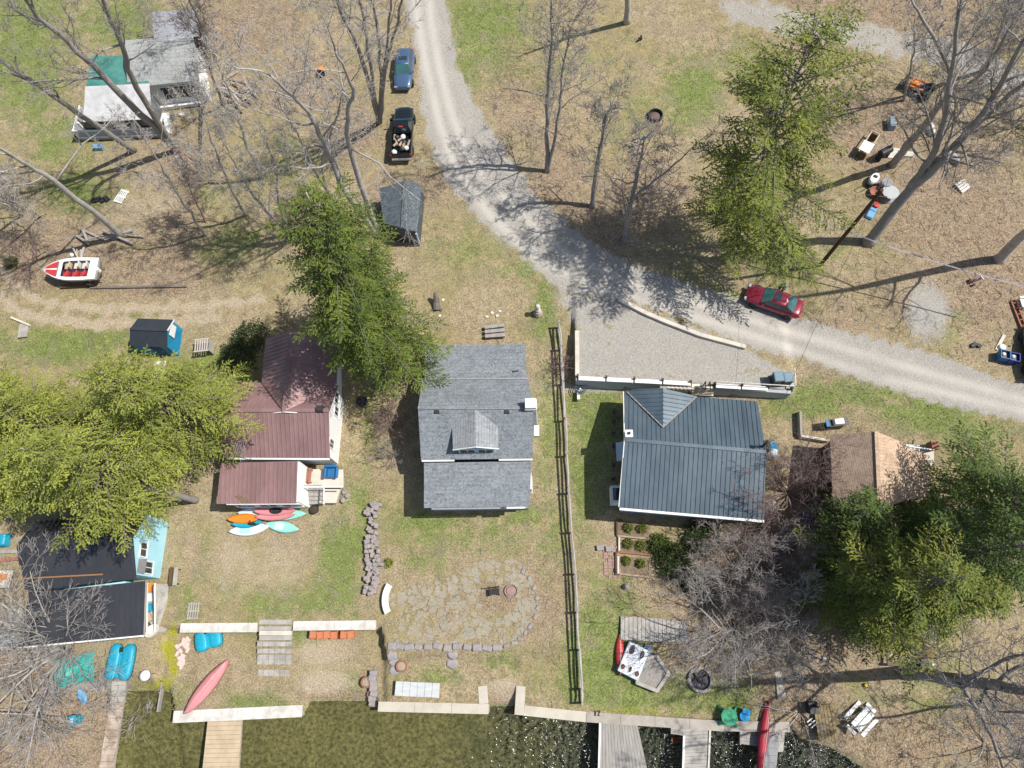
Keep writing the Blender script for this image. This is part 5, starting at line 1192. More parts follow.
# ------------------------------------------------------------ docks, walls, shore
def deck_planks(label,quad,m,name='dock',cat='dock',n=24,th=.06,along=True,posts=True,edge=None,zt=None,group=None):
    """quad: px corners (a,b,c,d) going round; planks run from a-b side to d-c side"""
    pts=[Pz(x,y,zt) for x,y in quad]; c=sum(pts,Vector())/4; t=T(name,label,cat,(c.x,c.y,WATER if zt<-.3 else zt-.3),0,group)
    A,B,C,D=pts; mb=MB(); g=.006/max(.1,(D-A).length/n)
    for k in range(n):
        s0,s1=(k+g)/n,(k+1-g)/n; dz=Vector((0,0,RND.uniform(-.006,.006)))
        mb.slab([lerp3(A,D,s0)+dz,lerp3(B,C,s0)+dz,lerp3(B,C,s1)+dz,lerp3(A,D,s1)+dz],th)
    mb.build('planks',m,t,world=True)
    f=MB(); dn=Vector((0,0,-th-.09))
    for u,v in ((A,D),(B,C)): f.bar(u+(C+A-u*2)*.02+dn,v+(B+D-v*2)*.02+dn,.1,.16)
    f.build('frame',M_greywood,t,world=True)
    if edge:
        for u,v,mm in edge(A,B,C,D): 
            e=MB(); e.bar(u+Vector((0,0,.03)),v+Vector((0,0,.03)),.12,.12); e.build('edge_rail',mm,t,world=True)
    if posts:
        for u in (A,B,C,D):
            q=MB(); v=u+(c-u)*.05; q.tube([(v.x,v.y,-2.4),(v.x,v.y,zt-.07)],.07,8); q.build('post',M_greywood,t,world=True)
    return t
deck_planks('tan plank dock reaching into the lake from the white shore wall',[(208,717.5),(242,716.5),(236.5,800),(199,800)],M_tanwood,n=18,zt=-1.0)
deck_planks('wide grey plank dock with a white edge at the concrete shore wall',[(600,721),(636,722),(650,800),(598,800)][0:1]+[(598,800),(654,800),(637,722)],M_greywood,n=14,zt=-.85,edge=lambda A,B,C,D:[(A,B,M_white)])
deck_planks('narrower grey plank dock right of the wide dock with pale edges',[(684,729),(710,727),(707,800),(682,800)],M_greywood2,n=20,zt=-.85,edge=lambda A,B,C,D:[(A,D,M_white),(B,C,M_palewood)])
deck_planks('small square grey landing beside the red canoe',[(740,724),(763,726),(765,747),(740,744)],M_greywood,n=6,zt=-1.0)
deck_planks('small pale step platform beside the narrower dock',[(671,727),(686,729),(686,736),(671,734)],M_greywood2,n=3,zt=-.75,posts=False)
deck_planks('old mottled plank walkway running into the lake at the left shore',[(110,700),(123,700),(108,800),(94,800)],mat('mottled_old_planks',(.52,.44,.35),(.24,.17,.12),1.6,.9,bump=.3,dirt=.45),n=16,zt=-1.05)
deck_planks('steps of pale boards leading down to the old plank walkway',[(112,680),(126,680),(123,702),(110,702)],M_greywood2,n=4,zt=-.7,posts=False)
deck_planks('long weathered plank walkway above the shore on the right',[(774,660),(780,660),(786,700),(778,700)],mat('bleached_boards',(.5,.45,.38),(.3,.26,.21),1.4,.9),n=10,zt=-.55,posts=False)
deck_planks('sloping grey metal gangway beside the red canoe',[(772,698),(783,699),(773,800),(757,800)],mat('grey_gangway',(.27,.275,.28),(.19,.2,.2),1.2,.7),n=14,zt=-.75)
deck_planks('wooden plank lying along the gangway',[(783,700),(787,700),(783,752),(778,752)],M_greywood2,n=5,zt=-.95,posts=False)
def wall_run(label,pts,zt,wd,hh,m,capm,name='shore_wall',cat='wall',capw=None,seg=2.2,group=None):
    W=[Pz(x,y,zt) for x,y in pts]; c=sum(W,Vector())/len(W); t=T(name,label,cat,(c.x,c.y,zt-hh),0,group)
    b=MB(); k=MB()
    for i,(p,q) in enumerate(zip(W,W[1:])):
        d=(q-p).normalized(); e=wd/2
        p_=p-d*(e if i>0 else 0); q_=q+d*(e if i<len(W)-2 else 0)
        if i>0: p_=p+d*(wd/2)
        b.bar(p_-Vector((0,0,.1+hh/2)),q_-Vector((0,0,.1+hh/2)),wd*.85,hh)
        L=(q_-p_).length; n=max(1,int(L/seg))
        for j in range(n):
            k.bar(lerp3(p_,q_,(j)/n)+d*.008-Vector((0,0,.05)),lerp3(p_,q_,(j+1)/n)-d*.008-Vector((0,0,.05)),capw or wd,.1)
    b.build('wall',m,t,world=True); k.build('cap',capm,t,world=True); return t
wall_run('white capped shore wall at the head of the tan dock',[(173,717),(302,711)],-.95,.75,1.0,M_conc,M_concw)
wall_run('pale concrete shore wall bending inland below the slab bench',[(378,706.5),(484,709),(482.5,686)],-.55,.62,1.4,M_conc,mat('buff_concrete_cap',(.52,.48,.40),(.38,.34,.28),1,.9))
wall_run('concrete shore wall starting with a short inland leg left of the wide dock',[(521,686),(519.5,710),(586,717)],-.55,.62,1.4,M_conc,mat('buff_concrete_cap2',(.53,.49,.41),(.39,.35,.29),1,.9))
wall_run('long weathered concrete shore wall behind the two grey docks',[(586,717),(720,726),(790,727)],-.6,.62,1.4,M_conc,mat('grey_concrete_cap',(.42,.38,.33),(.29,.26,.22),1,.9,dirt=.4))
wall_run('white capped retaining wall left of the stone steps',[(180,628),(257,627.5)],.06,.62,1.1,M_conc,M_concw,'retaining_wall')
wall_run('white capped retaining wall right of the stone steps above the orange bricks',[(293,626),(376,625)],.06,.62,1.1,M_conc,M_concw,'retaining_wall')
for k in range(6):
    c=Pz(313.5+6.9*k+(3 if k>3 else 0),634,-.55); m=MB(); m.box((0,0,0),(.46,.5,.66),rx=.25); o=m.build('stacked_brick_block',M_brick,None,bevel=.02); o.location=(c.x,c.y,-.68); o.rotation_euler=(RND.uniform(-.1,.1),0,RND.uniform(-.08,.08))
    pass
    tag(o,'orange brick block standing under the white capped retaining wall','block','orange blocks under the retaining wall')
# steps
c=P(275,650); t=T('stone_steps','wide grey stone steps between the two white capped retaining walls','steps',(c.x,c.y,-1),0)
ys=[(622,.03,M_greywood2),(628,-.1,M_greywood2),(633,-.24,M_palewood),(638,-.38,M_greywood2),(644,-.52,M_conc),(651,-.66,M_conc),(657,-.78,M_conc),(662,-.88,M_conc)]
for y,z,mm in ys:
    m=MB(); a,b=Pz(257 if y>640 else 259,y,z),Pz(291.5,y,z); n=1 if mm is not M_conc else 6
    for k in range(n): m.bar(lerp3(a,b,k/n)+Vector((.01,0,-.12)),lerp3(a,b,(k+1)/n)+Vector((-.01,0,-.12)),.31,.24)
    m.build('tread',mm,t,world=True)
m=MB(); a,b=Pz(258,673,-.93),Pz(290,673,-.93)
for k in range(6): m.bar(lerp3(a,b,k/6)+Vector((.01,0,-.05)),lerp3(a,b,(k+1)/6)-Vector((.01,0,.05)),.4,.1)
m.build('tread',M_conc,t,world=True)
# lot retaining wall with rails and stairs
zt=2.78
t=T('retaining_wall','grey timber retaining wall with white guard rails around the gravel parking pad','wall',P(690,390),0)
m=MB()
pts=[(577,331),(577.5,379),(690,384)]; 
def wl(a,b,z,w,h,mm,name,parent,dz=0): 
    q=MB(); q.bar(Pz(*a,z)+Vector((0,0,dz-h/2)),Pz(*b,z)+Vector((0,0,dz-h/2)),w,h); return q.build(name,mm,parent,world=True)
M_gw=mat('grey_wall_boards',(.42,.46,.48),(.32,.35,.36),1.1,.85,sx=(.4,.4,6))
wl((577,331),(577.3,377.3),zt,.26,2.0,M_gw,'wall',t); wl((576,379),(691,384.5),zt,.26,2.2,M_gw,'wall',t); wl((715,386.5),(791,392),zt,.26,2.0,M_gw,'wall',t); wl((791.5,372),(792.5,390),zt,.2,1.2,M_gw,'wall',t)
wl((577,331),(577.3,377),zt,.3,.1,M_palewood,'wall_cap',t,.1)
for a,b in (((578.5,379),(605,380.2)),((606.5,380.3),(633,381.5)),((634.5,381.6),(661.5,383)),((663,383),(690,384.5)),((715.5,386.5),(740,388)),((741.5,388),(767,389.5))):
    wl(a,b,zt,.31,.09,M_white,'guard_rail',t,.2)
for x,y in ((577.5,378),(606,379.5),(634,381),(662,382.3),(690,384),(714,386),(741,387.5),(768,389),(791,390.5)):
    q=MB(); b=Pz(x,y-1.2,zt); q.box((b.x,b.y,b.z+.1),(.14,.16,.66)); q.build('rail_post',M_brownwood,t,world=True)
for a,b in (((714,385),(791,389.5)),((791.5,372),(792.5,389))): 
    wl(a,b,zt,.05,.06,M_steel,'hand_rail',t,.75)
g=T('wooden_stairs','pale wooden stairs dropping from the gravel pad to the dark roofed house','stairs',P(700,392),0)
for k in range(6):
    z=2.7-.2*k; a,b=Pz(692,385+1.5*k,z),Pz(713.5,386.5+1.5*k,z); q=MB(); q.bar(a-Vector((0,.0,.05)),b-Vector((0,0,.05)),.3,.07); q.build('tread',mat('fresh_stair_wood',(.70,.64,.50),(.55,.49,.37)),g,world=True)
q=MB()
for k in range(7):
    x=666+4*k; b=Pz(x,385+.1*k,2.7); q.bar(b+Vector((0,-.45,-.1)),b+Vector((0,-.45,.85)),.07,.07)
q.bar(Pz(664,385.5,2.7)+Vector((0,-.45,.85)),Pz(691,387,2.7)+Vector((0,-.45,.85)),.08,.08); q.build('balusters',M_palewood,g,world=True)
q=MB()
for x in (703,707.5): q.bar(Pz(x,386,2.7)+Vector((0,0,.0)),Pz(x,386,2.7)+Vector((0,0,.9)),.06,.06); q.bar(Pz(x,386,2.7)+Vector((0,0,.9)),Pz(x,394,1.7)+Vector((0,0,.9)),.06,.06)
q.build('hand_rail',M_dark,g,world=True)
q=MB(); q.slab([Pz(660,388.5,2.62),Pz(692,390,2.62),Pz(692,384.9,2.62),Pz(660,383.4,2.62)],.1); q.build('landing',M_greywood,g,world=True)
for k,(x,y) in enumerate(((774.5,381.5),(784,382))):
    b=P(x,y); t=T('trash_bin',['grey lidded trash bin, left of the pair at the end of the gravel pad','grey lidded trash bin, right of the pair at the end of the gravel pad'][k],'trash bin',b,.05,'trash bins on the gravel pad')
    q=MB(); q.box((0,0,.5),(.62,.66,.98),taper=1.12); q.build('bin',M_dark,t,bevel=.04); q=MB(); q.box((0,0,1.03),(.72,.78,.08),taper=.85); l_=q.build('lid',mat('blue_grey_lid',(.17,.25,.31),(.13,.2,.25),2,.4),t,bevel=.03)
    for s in (-.25,.25):
        q=MB(); q.lathe([(.1,-.03),(.1,.03)],(s,.36,.1),10,axis='x'); q.build('wheel',M_tyre,t)
# timber edge along the road, fence
def beam(label,pts,w,h,m,name,cat,dh=0,group=None):
    W=[P(x,y,dh) for x,y in pts]; c=sum(W,Vector())/len(W); t=MB()
    for a,b in zip(W,W[1:]): t.bar(Vector(a)+Vector((0,0,h/2-.02))-c,Vector(b)+Vector((0,0,h/2-.02))-c,w,h)
    o=t.build(name,m,None,bevel=.01); o.location=c; return tag(o,label,cat,group)
beam('long pale timber edging the gravel parking pad along the road',[(618,300),(645,314),(665,322.5),(700,336),(745,348)],.3,.3,M_palewood,'timber_edging','timber')
beam('dark landscape timber under the right half of the motorboat spot',[(91,288.5),(187,287)],.16,.2,M_barkd,'landscape_timber','timber')
beam('short dark landscape timber directly below the motorboat',[(62,288),(92,286.5)],.24,.3,M_brownwood,'landscape_timber','timber')
beam('grey timber edging left of the grill standing lawnward',[(798,413),(799,436.5)],.16,.55,M_greywood,'timber_edging','timber')
beam('pale timber edging below the grill',[(799,437.5),(826,442)],.18,.5,M_palewood,'timber_edging','timber')
t=T('split_rail_fence','weathered split rail fence running down the lawn between the grey and the dark roofed house','fence',P(571,520),0)
FT=[(559,322),(561.5,345),(563,380),(565,417),(566.5,453),(568.5,491),(571.5,531),(575,573),(577.5,612),(580,650),(582,690),(582.5,704)]
prev=None
for i,(x,y) in enumerate(FT):
    b=P(x,y,1.05); g0=Vector((b.x,b.y,tz(b.x,b.y)-.2)); m=MB(); m.bar(g0,b+Vector((0,0,.12)),.15,.15); m.build('post',M_greywood,t,world=True)
    if prev is not None:
        for k,hh in enumerate((0,-.38,-.76)):
            m=MB(); a,c=prev+Vector((RND.uniform(-.06,.06),0,hh)),b+Vector((RND.uniform(-.06,.06),0,hh+RND.uniform(-.05,.05))); mid=(a+c)/2+Vector((RND.uniform(-.05,.05),0,RND.uniform(-.04,.02)))
            m.tube([a,mid,c],[.065,.075,.06],6); m.build('rail',M_greywood2,t,world=True)
    prev=b
# utility pole and wires
b=P(820,265); tp=Pz(882,190,b.z+10.4); t=T('utility_pole','thin dark brown utility pole leaning in front of the huge bare tree','utility pole',b,0)
m=MB(); m.tube([b-Vector((0,0,.3)),tp],[.15,.11],10); m.build('pole',M_polewood,t,world=True)
m=MB(); q=lerp3(b,tp,.93); m.bar(q+Vector((-.6,.1,0)),q+Vector((.6,-.1,0)),.09,.11); m.build('cross_arm',M_polewood,t,world=True)
def wire(label,A,B,sag,r,m,n=14):
    c=(A+B)/2; t=MB(); pts=[]
    for i in range(n+1):
        s=i/n; pts.append(lerp3(A,B,s)-c-Vector((0,0,sag*4*s*(1-s))))
    t.tube(pts,r,4); o=t.build('overhead_wire',m,None); o.location=c; return tag(o,label,'wire')
q=lerp3(b,tp,.5); M_wire=mat('pale_wire',(.5,.46,.52)); M_wired=mat('dark_wire',(.06,.06,.06))
wire('pale overhead wire running from the pole to the right edge',q,Pz(1030,288,7.0),.3,.045,M_wire)
wire('pale overhead wire running from the pole into the hemlock',q,Pz(795,206,9.0),.15,.045,M_wire)
wire('thin dark service wire dropping to the corner of the grey shingled house',Pz(407,371,8.0),Pz(422,381,4.7),.1,.018,M_wired)
wire('thin dark wire crossing the road near the maroon car',lerp3(b,tp,.9),Pz(775,420,6.2),.6,.012,M_wired)
# ------------------------------------------------------------ masonry yard pieces
def rock(mb,c,s,r,flat=.6,n=7):
    prof=[]; 
    rings=[]; ph=r.uniform(0,6)
    an=[ph+2*PI*(k+r.uniform(-.25,.25))/n for k in range(n)]; rr=[r.uniform(.75,1.15) for _ in range(n)]
    for z,f in ((-.5,.75),(-.2,1.0),(.25,.95),(.5,.7)):
        rings.append([(c[0]+math.cos(a)*q*s*f,c[1]+math.sin(a)*q*s*f*r.uniform(.92,1.05),c[2]+z*s*2*flat*.6+r.uniform(-.03,.03)*s) for a,q in zip(an,rr)])
    mb.loft(rings)
t=T('dry_stone_wall','tumbled dry stone wall of mauve grey blocks between two lawns','wall',P(374,550),0)
r=random.Random(5); k=0
for (y0,x) in [(504,378),(509,374),(512,373)]+[(514+4.6*i,373.5+1.5*math.sin(i*.6)-(i>11)*2) for i in range(18)]:
    for j in range(2 if y0<540 else 3):
        m=MB(); c=P(x+(j-.8)*5.0+r.uniform(-1.6,1.6),y0+r.uniform(-1.6,1.6)); m.box((c.x,c.y,c.z+.15+.16*r.random()),(r.uniform(.28,.52),r.uniform(.24,.42),.42),rz=r.uniform(-.6,.6),rx=r.uniform(-.2,.2),ry=r.uniform(-.2,.2),taper=.88)
        m.build('stone',M_stonem if r.random()<.7 else M_stone,t,world=True,bevel=.04)
t=T('dry_stone_wall','short stone column of stacked blocks beside the two clay pots at the shore','wall',P(373,690),0)
for i in range(7):
    m=MB(); c=P(374+r.uniform(-1,1),673+5*i); m.box((c.x,c.y,c.z+.22),(.55,.42,.5),rz=r.uniform(-.2,.2),taper=.92); m.build('stone',M_stonem if i%2 else M_stone,t,world=True,bevel=.05)
t=T('stone_edge','low kerb of flat stones edging the lake side of the flagstone patio','wall',P(450,648),0)
ed=[(392,646),(400,646.5),(409,647),(418,647),(428,647),(437,646),(447,648),(457,646.5),(467,647),(477,647.5),(487,648),(497,647.5),(506,646),(514,643),(520,639),(525,633),(530,626),(535,617),(537.5,608),(537,598),(534,588),(529,578),(523,571)]
for x,y in ed:
    m=MB(); c=P(x,y); kk=.62 if x>500 else 1; m.box((c.x,c.y,c.z-.12-(.04 if x>500 else 0)),(r.uniform(.55,.8)*kk,r.uniform(.4,.55)*kk,.5),rz=r.uniform(-.25,.25)+(1.1 if x>522 else 0),taper=.9); m.build('stone',M_stone,t,world=True,bevel=.06)
for i,(x,y) in enumerate(((392,655),(394,662),(395,670),(453,655),(452,663))):
    m=MB(); c=P(x,y); rock(m,(0,0,0),.42,r,.35); o=m.build('flat_stone',M_stone,None); o.location=(c.x,c.y,c.z+.04); tag(o,['flat step stone just below the left end of the patio kerb','flat step stone second below the left end of the patio kerb','flat step stone beside the clay pot below the patio','flat step stone under the middle of the patio kerb','flat step stone nearer the slab bench below the patio middle'][i],'stone')
# flagstone patio
pm=MB(); pr=random.Random(8); cs=[]
PAT=[(392,642),(392,595),(420,585),(450,578),(462,572),(485,562),(515,560),(530,575),(536,600),(528,625),(512,641),(470,643)]
def inp(x,y,poly):
    c=False
    for i in range(len(poly)):
        x0,y0=poly[i];x1,y1=poly[(i+1)%len(poly)]
        if (y0>y)!=(y1>y) and x<x0+(y-y0)/(y1-y0)*(x1-x0): c=not c
    return c
for k in range(5200):
    x,y=pr.uniform(388,540),pr.uniform(556,646)
    if not inp(x,y,PAT): continue
    d=math.hypot((x-497)/1.15,y-598)
    if d<17: continue
    s=pr.uniform(1.6,3.4) if pr.random()<.7 else pr.uniform(3,5.5)
    if x<430 and pr.random()<.55: continue
    if all((x-a)**2+(y-b)**2>(.80*(s+q))**2 for a,b,q in cs): cs.append((x,y,s))
for x,y,s in cs:
    c=P(x,y); n=pr.randint(5,7); ph=pr.uniform(0,6); poly=[]
    for j in range(n):
        a=ph+2*PI*(j+pr.uniform(-.3,.3))/n; poly.append((c.x+math.cos(a)*s*.078*pr.uniform(.85,1.2),c.y+math.sin(a)*s*.074*pr.uniform(.85,1.2)))
    z=tz(c.x,c.y)
    if pr.random()<.27: continue
    pm.prism(poly,z-.1,z+pr.uniform(.004,.02))
M_flag=bpy.data.materials.new('flagstone'); nt=NT(M_flag); co=nt.n('ShaderNodeTexCoord').outputs['Object']; vo=nt.n('ShaderNodeTexVoronoi',{'Vector':co,'Scale':1.4}); sc=nt.n('ShaderNodeSeparateColor',{'Color':vo.outputs['Color']}).outputs
cc=nt.mix(sc[0],(.18,.165,.14),(.32,.285,.235)); cc=nt.mix(nt.ss(nt.noise(co,2.4,5,.72),.36,.58),cc,(.27,.235,.15)); cc=nt.mix(nt.m('MULTIPLY',nt.ss(nt.noise(co,9,4,.7),.35,.7),.5),cc,(.42,.4,.36))
bb=nt.n('ShaderNodeBsdfPrincipled',{'Base Color':cc,'Roughness':.9,'Specular IOR Level':.2}); nt.out(bb.outputs[0])
o=pm.build('patio',M_flag,None); o['kind']='structure'
def single(name,label,cat,px,build,m,dh=0,rz=0,group=None,smooth=False,bevel=0.0):
    mb=MB(); build(mb); o=mb.build(name,m,None,smooth,bevel=bevel); o.location=P(*px)+Vector((0,0,dh)); o.rotation_euler=(0,0,rz); return tag(o,label,cat,group)
# fire bowl etc
def thing(name,label,cat,px,rz,parts,group=None,dh=0):
    t=T(name,label,cat,P(*px)+Vector((0,0,dh)),rz,group)
    for pn,fn,m in parts:
        mb=MB(); fn(mb); mb.build(pn,m,t,bevel=.012)
    return t
thing('patio_chair','small dark seat in the middle of the flagstone patio','chair',(494.5,592),.1,[('seat',lambda m:m.box((0,0,.38),(.7,.4,.08)),M_black),('backrest',lambda m:m.box((0,.27,.62),(.8,.06,.45)),M_black),('leg',lambda m:m.box((.35,-.22,.18),(.06,.06,.36)),M_black),('leg',lambda m:m.box((-.35,-.22,.18),(.06,.06,.36)),M_black)])
thing('fire_pit','rusty fire ring with ashes on the flagstone patio','fire pit',(511,591),0,[('ring',lambda m:m.lathe([(.42,0),(.46,0),(.46,.16),(.42,.16),(.42,.02)],(0,0,0),14),M_stone),('ashes',lambda m:m.lathe([(0,.02),(.4,.02),(.3,.1),(0,.12)],(0,0,0),10),mat('pink_ash',(.35,.22,.18)))])
def pot(label,px,r_,h):
    return thing('clay_pot',label,'pot',px,0,[('pot',lambda m:m.lathe([(r_*.7,0),(r_*.95,h*.8),(r_*1.05,h*.82),(r_*1.05,h),(r_*.85,h),(r_*.8,h*.7)],(0,0,0),16),M_terra),('soil',lambda m:m.lathe([(0,h*.72),(r_*.8,h*.72),(r_*.8,h*.8),(0,h*.82)],(0,0,0),12),mat('pale_soil',(.4,.32,.25),(.2,.15,.1),6,.95))])
pot('dark rimmed clay pot standing on the grass below the patio kerb',(402.5,666),.38,.35); pot('round clay pot on top of the stone column at the shore',(367.5,682),.36,.42); pot('small clay pot lower on the stone column at the shore',(371.5,694),.24,.3)
def slab_bench(m):
    for k in range(6): m.box((-1.28+.5*k+.02,0,.42),(.485,.9,.08))
thing('slab_bench','long pale grey slatted bench top on the grass near the shore','bench',(418.5,689),-.04,[('top',slab_bench,mat('bleached_slats',(.55,.57,.56),(.38,.4,.4),1.5,.8,sx=(1,6,1))),('leg',lambda m:m.box((-1.1,0,.19),(.1,.7,.38)),M_greywood),('leg',lambda m:m.box((1.4,0,.19),(.1,.7,.38)),M_greywood)])
def curvb(m):
    for k in range(7):
        a0,a1=PI-.55+.157*k,PI-.55+.157*(k+1); R0,R1=1.55,2.0
        m.prism([(R0*math.cos(a0)+1.8,R0*math.sin(a0)),(R0*math.cos(a1)+1.8,R0*math.sin(a1)),(R1*math.cos(a1)+1.8,R1*math.sin(a1)),(R1*math.cos(a0)+1.8,R1*math.sin(a0))][::-1],.36,.46)
thing('curved_bench','curved white stone bench at the lower end of the dry stone wall','bench',(386,599),0,[('seat',curvb,M_white),('leg',lambda m:m.box((.05,.6,.18),(.3,.2,.36)),M_concw),('leg',lambda m:m.box((.05,-.6,.18),(.3,.2,.36)),M_concw)])
# pallets, bricks
def palletb(m,n=6,w=1.0,l=1.3,z=.1):
    for k in range(n): m.box((-w/2+w*(k+.5)/n,0,z),(w/n*.55,l,.03))
    for y in (-l*.42,0,l*.42): m.box((0,y,z-.055),(w,.09,.08))
single('wooden_pallet','weathered slatted pallet lying on the lawn above the white capped wall','pallet',(194,611),lambda m:palletb(m,5,.85,1.15),M_greywood2,.02,.03)
single('white_pallet','white washed pallet lying near the leaning trunk above the motorboat','pallet',(122,197),lambda m:palletb(m,5,.8,1.3),M_white,.02,-.35)
for k in range(26):
    rr=random.Random(900+k*7); x=180+rr.uniform(-2.5,8)+(6 if k>19 else 0); y=641+rr.uniform(0,27) if k<20 else 638+rr.uniform(0,6)
    if y>655: x=180+rr.uniform(-2,5)
    o=single('loose_brick','loose pinkish white brick scattered below the left retaining wall','brick',(x,y),lambda m:m.box((0,0,.05),(.34,.2,.1)),mat('pinkish_brick',(.62,.45,.41),(.66,.62,.58),4,.9) ,.004*k-.03,rr.uniform(0,3),'loose pinkish bricks')
# kettle grill, dishes
def kettle(label,px,topm,r_=.36):
    return thing('kettle_grill',label,'grill',px,0,[('lid',lambda m:m.lathe([(r_,.72),(r_*.9,.86),(r_*.5,.97),(0,1.0)],(0,0,0),16),topm),('bowl',lambda m:m.lathe([(0,.4),(r_*.6,.46),(r_*.95,.62),(r_,.72)],(0,0,0),16),M_black),('leg',lambda m:m.bar((.25,.1,0),(.12,.05,.5),.04,.04),M_dark),('leg',lambda m:m.bar((-.25,.1,0),(-.12,.05,.5),.04,.04),M_dark),('leg',lambda m:m.bar((0,-.28,0),(0,-.12,.5),.04,.04),M_dark)])
kettle('round grill with a white lid on the flat ground beside the turquoise pedal boat',(151,675),M_white)
thing('satellite_dish','pale oval satellite dish at the lower corner of the teal house deck','satellite dish',(160,631),.6,[('dish',lambda m:m.lathe([(0,.98),(.3,1.02),(.5,1.12),(.52,1.13),(.3,1.06),(0,1.02)],(0,0,0),16,sx=1.1,sy=.75),M_concw),('mast',lambda m:m.bar((0,0,0),(0,0,1.0),.06,.06),M_steel)])
single('driftwood_post','thin upright board standing in the moss beside the shore','board',(164,694),lambda m:m.box((0,0,.3),(.1,2.2,.5)),M_greywood)
thing('garden_bench','narrow dark bench on the lawn beside the teal house','bench',(177,577),.06,[('seat',lambda m:m.box((.1,0,.42),(.3,1.25,.06)),M_greywood2),('backrest',lambda m:m.box((-.12,0,.62),(.06,1.25,.4)),M_brownwood),('leg',lambda m:m.box((.1,.5,.2),(.3,.07,.4)),M_brownwood),('leg',lambda m:m.box((.1,-.5,.2),(.3,.07,.4)),M_brownwood)])
# left shore clutter
def tarpm(m):
    rr=random.Random(9); n=9; vs=[];fs=[]
    for i in range(n+1):
        for j in range(n+1): vs.append(((i/n-.5)*2.9*(1-.1*rr.random()),(j/n-.5)*2.0*(1-.15*rr.random()),.12+.35*rr.random()*math.sin(PI*i/n)*math.sin(PI*j/n)))
    for i in range(n):
        for j in range(n): a=i*(n+1)+j; fs.append((a,a+n+1,a+n+2,a+1))
    m.add(vs,fs)
single('crumpled_tarp','crumpled sea green tarp under the fanning bare tree','tarp',(75,670),tarpm,mat('sea_green_tarp',(.04,.36,.31),(.06,.25,.24),1.2,.55),0,.2)
thing('blue_barrel','blue barrel with a white patch near the left shore','barrel',(79,719),.2,[('drum',lambda m:m.lathe([(.3,0),(.33,.08),(.33,.8),(.3,.88),(.1,.9)],(0,0,0),16),M_teal),('cap',lambda m:m.box((.02,-.03,.915),(.3,.26,.03)),M_white)])
single('water_tank','light aqua plastic tub at the left edge below the black roof','tub',(13,638),lambda m:m.box((0,0,.3),(1.0,.7,.6),taper=.9),M_paleb,0,.05,bevel=.06)
single('blue_tarp','folded blue tarp at the left edge beside the black roof','tarp',(3,541),lambda m:m.box((0,0,.3),(1.3,1.0,.6),taper=.8),M_teal,0,.1,bevel=.08)
thing('cluttered_table','pale table with blue and orange things on it at the left edge','table',(9,580),0,[('top',lambda m:m.box((0,0,.72),(1.4,1.2,.06)),M_palewood),('leg',lambda m:m.box((.6,.5,.35),(.08,.08,.7)),M_greywood),('leg',lambda m:m.box((.6,-.5,.35),(.08,.08,.7)),M_greywood)])
single('plastic_crate','turquoise crate standing on the pale table at the left edge','crate',(2,577),lambda m:m.box((0,0,.92),(.5,.7,.34)),M_teal)
single('plastic_box','orange box standing on the pale table at the left edge','box',(12,578),lambda m:m.box((0,0,.88),(.4,.4,.26)),M_orange)
single('folded_tarp','tan bundle at the left edge below the shed yard','bundle',(17,614),lambda m:m.lathe([(.1,0),(.55,.1),(.6,.3),(.3,.5)],(0,0,0),9),M_palewood)
for k,(x,y) in enumerate(((6,552),(7,560),(9,649),(14,654))):
    single('lumber_board',['grey board, upper of two beside the black roof at the left edge','reddish board, lower of two beside the black roof at the left edge','pale board, upper of two below the aqua tub','orange brown board, lower of two below the aqua tub'][k],'board',(x,y),lambda m:m.box((0,0,.12),(2.4,.25,.2)),[M_greywood,M_terra,M_palewood,M_log][k],0,.08*k)
# neighbours lawn: deck platform, hex frame, fire ring, chairs
def platform(m):
    for k in range(16): m.box((-2.2+.28*k,0,.22),(.26,1.5 if k<11 else 1.35,.06))
t=thing('wooden_platform','low weathered wooden platform behind the white pedal boat','platform',(655,630),-.06,[('planks',platform,M_greywood2),('frame',lambda m:m.box((-.1,0,.1),(4.3,1.3,.17)),M_brownwood)])
def hexf(m,r1,r2,z0,z1):
    A=[-.35+2*PI*k/5 for k in range(5)]
    for a,b in zip(A,A[1:]+A[:1]): m.prism([(r1*math.cos(a),r1*math.sin(a)),(r2*math.cos(a),r2*math.sin(a)),(r2*math.cos(b),r2*math.sin(b)),(r1*math.cos(b),r1*math.sin(b))],z0,z1)
A5=[-.35+2*PI*k/5 for k in range(5)]
thing('planter_frame','five sided grey wooden frame filled with gravel beside the white pedal boat','frame',(650.5,672.5),.3,[('frame',lambda m:hexf(m,1.0,1.28,0,.4),M_greywood2),('gravel_fill',lambda m:m.prism([(1.02*math.cos(a),1.02*math.sin(a)) for a in A5],.05,.3),M_mulch)])
single('slate_pile','small pile of blue grey slates behind the white pedal boat','slates',(646,652),lambda m:[m.box((.1*k-.2,.12*k-.2,.06+.06*k),(.7,.5,.05),rz=.4*k) for k in range(4)],mat('blue_slate',(.22,.26,.3)))
single('tree_stump','round sawn tan stump beside the fanning bare tree','stump',(693,639),lambda m:m.lathe([(.5,0),(.44,.18),(.4,.22),(0,.22)],(0,0,0),14),M_log)
def ringst(m):
    rr=random.Random(4)
    for k in range(16):
        a=2*PI*k/16; m.box((.72*math.cos(a),.72*math.sin(a),.12),(.2,.3,.26),rz=a,taper=.9)
def logsin(m):
    rr=random.Random(6)
    for k in range(9): a=rr.uniform(0,3); x,y=rr.uniform(-.3,.3),rr.uniform(-.3,.3); m.tube([(x-.3*math.cos(a),y-.3*math.sin(a),.1),(x+.3*math.cos(a),y+.3*math.sin(a),.2)],.06,6)
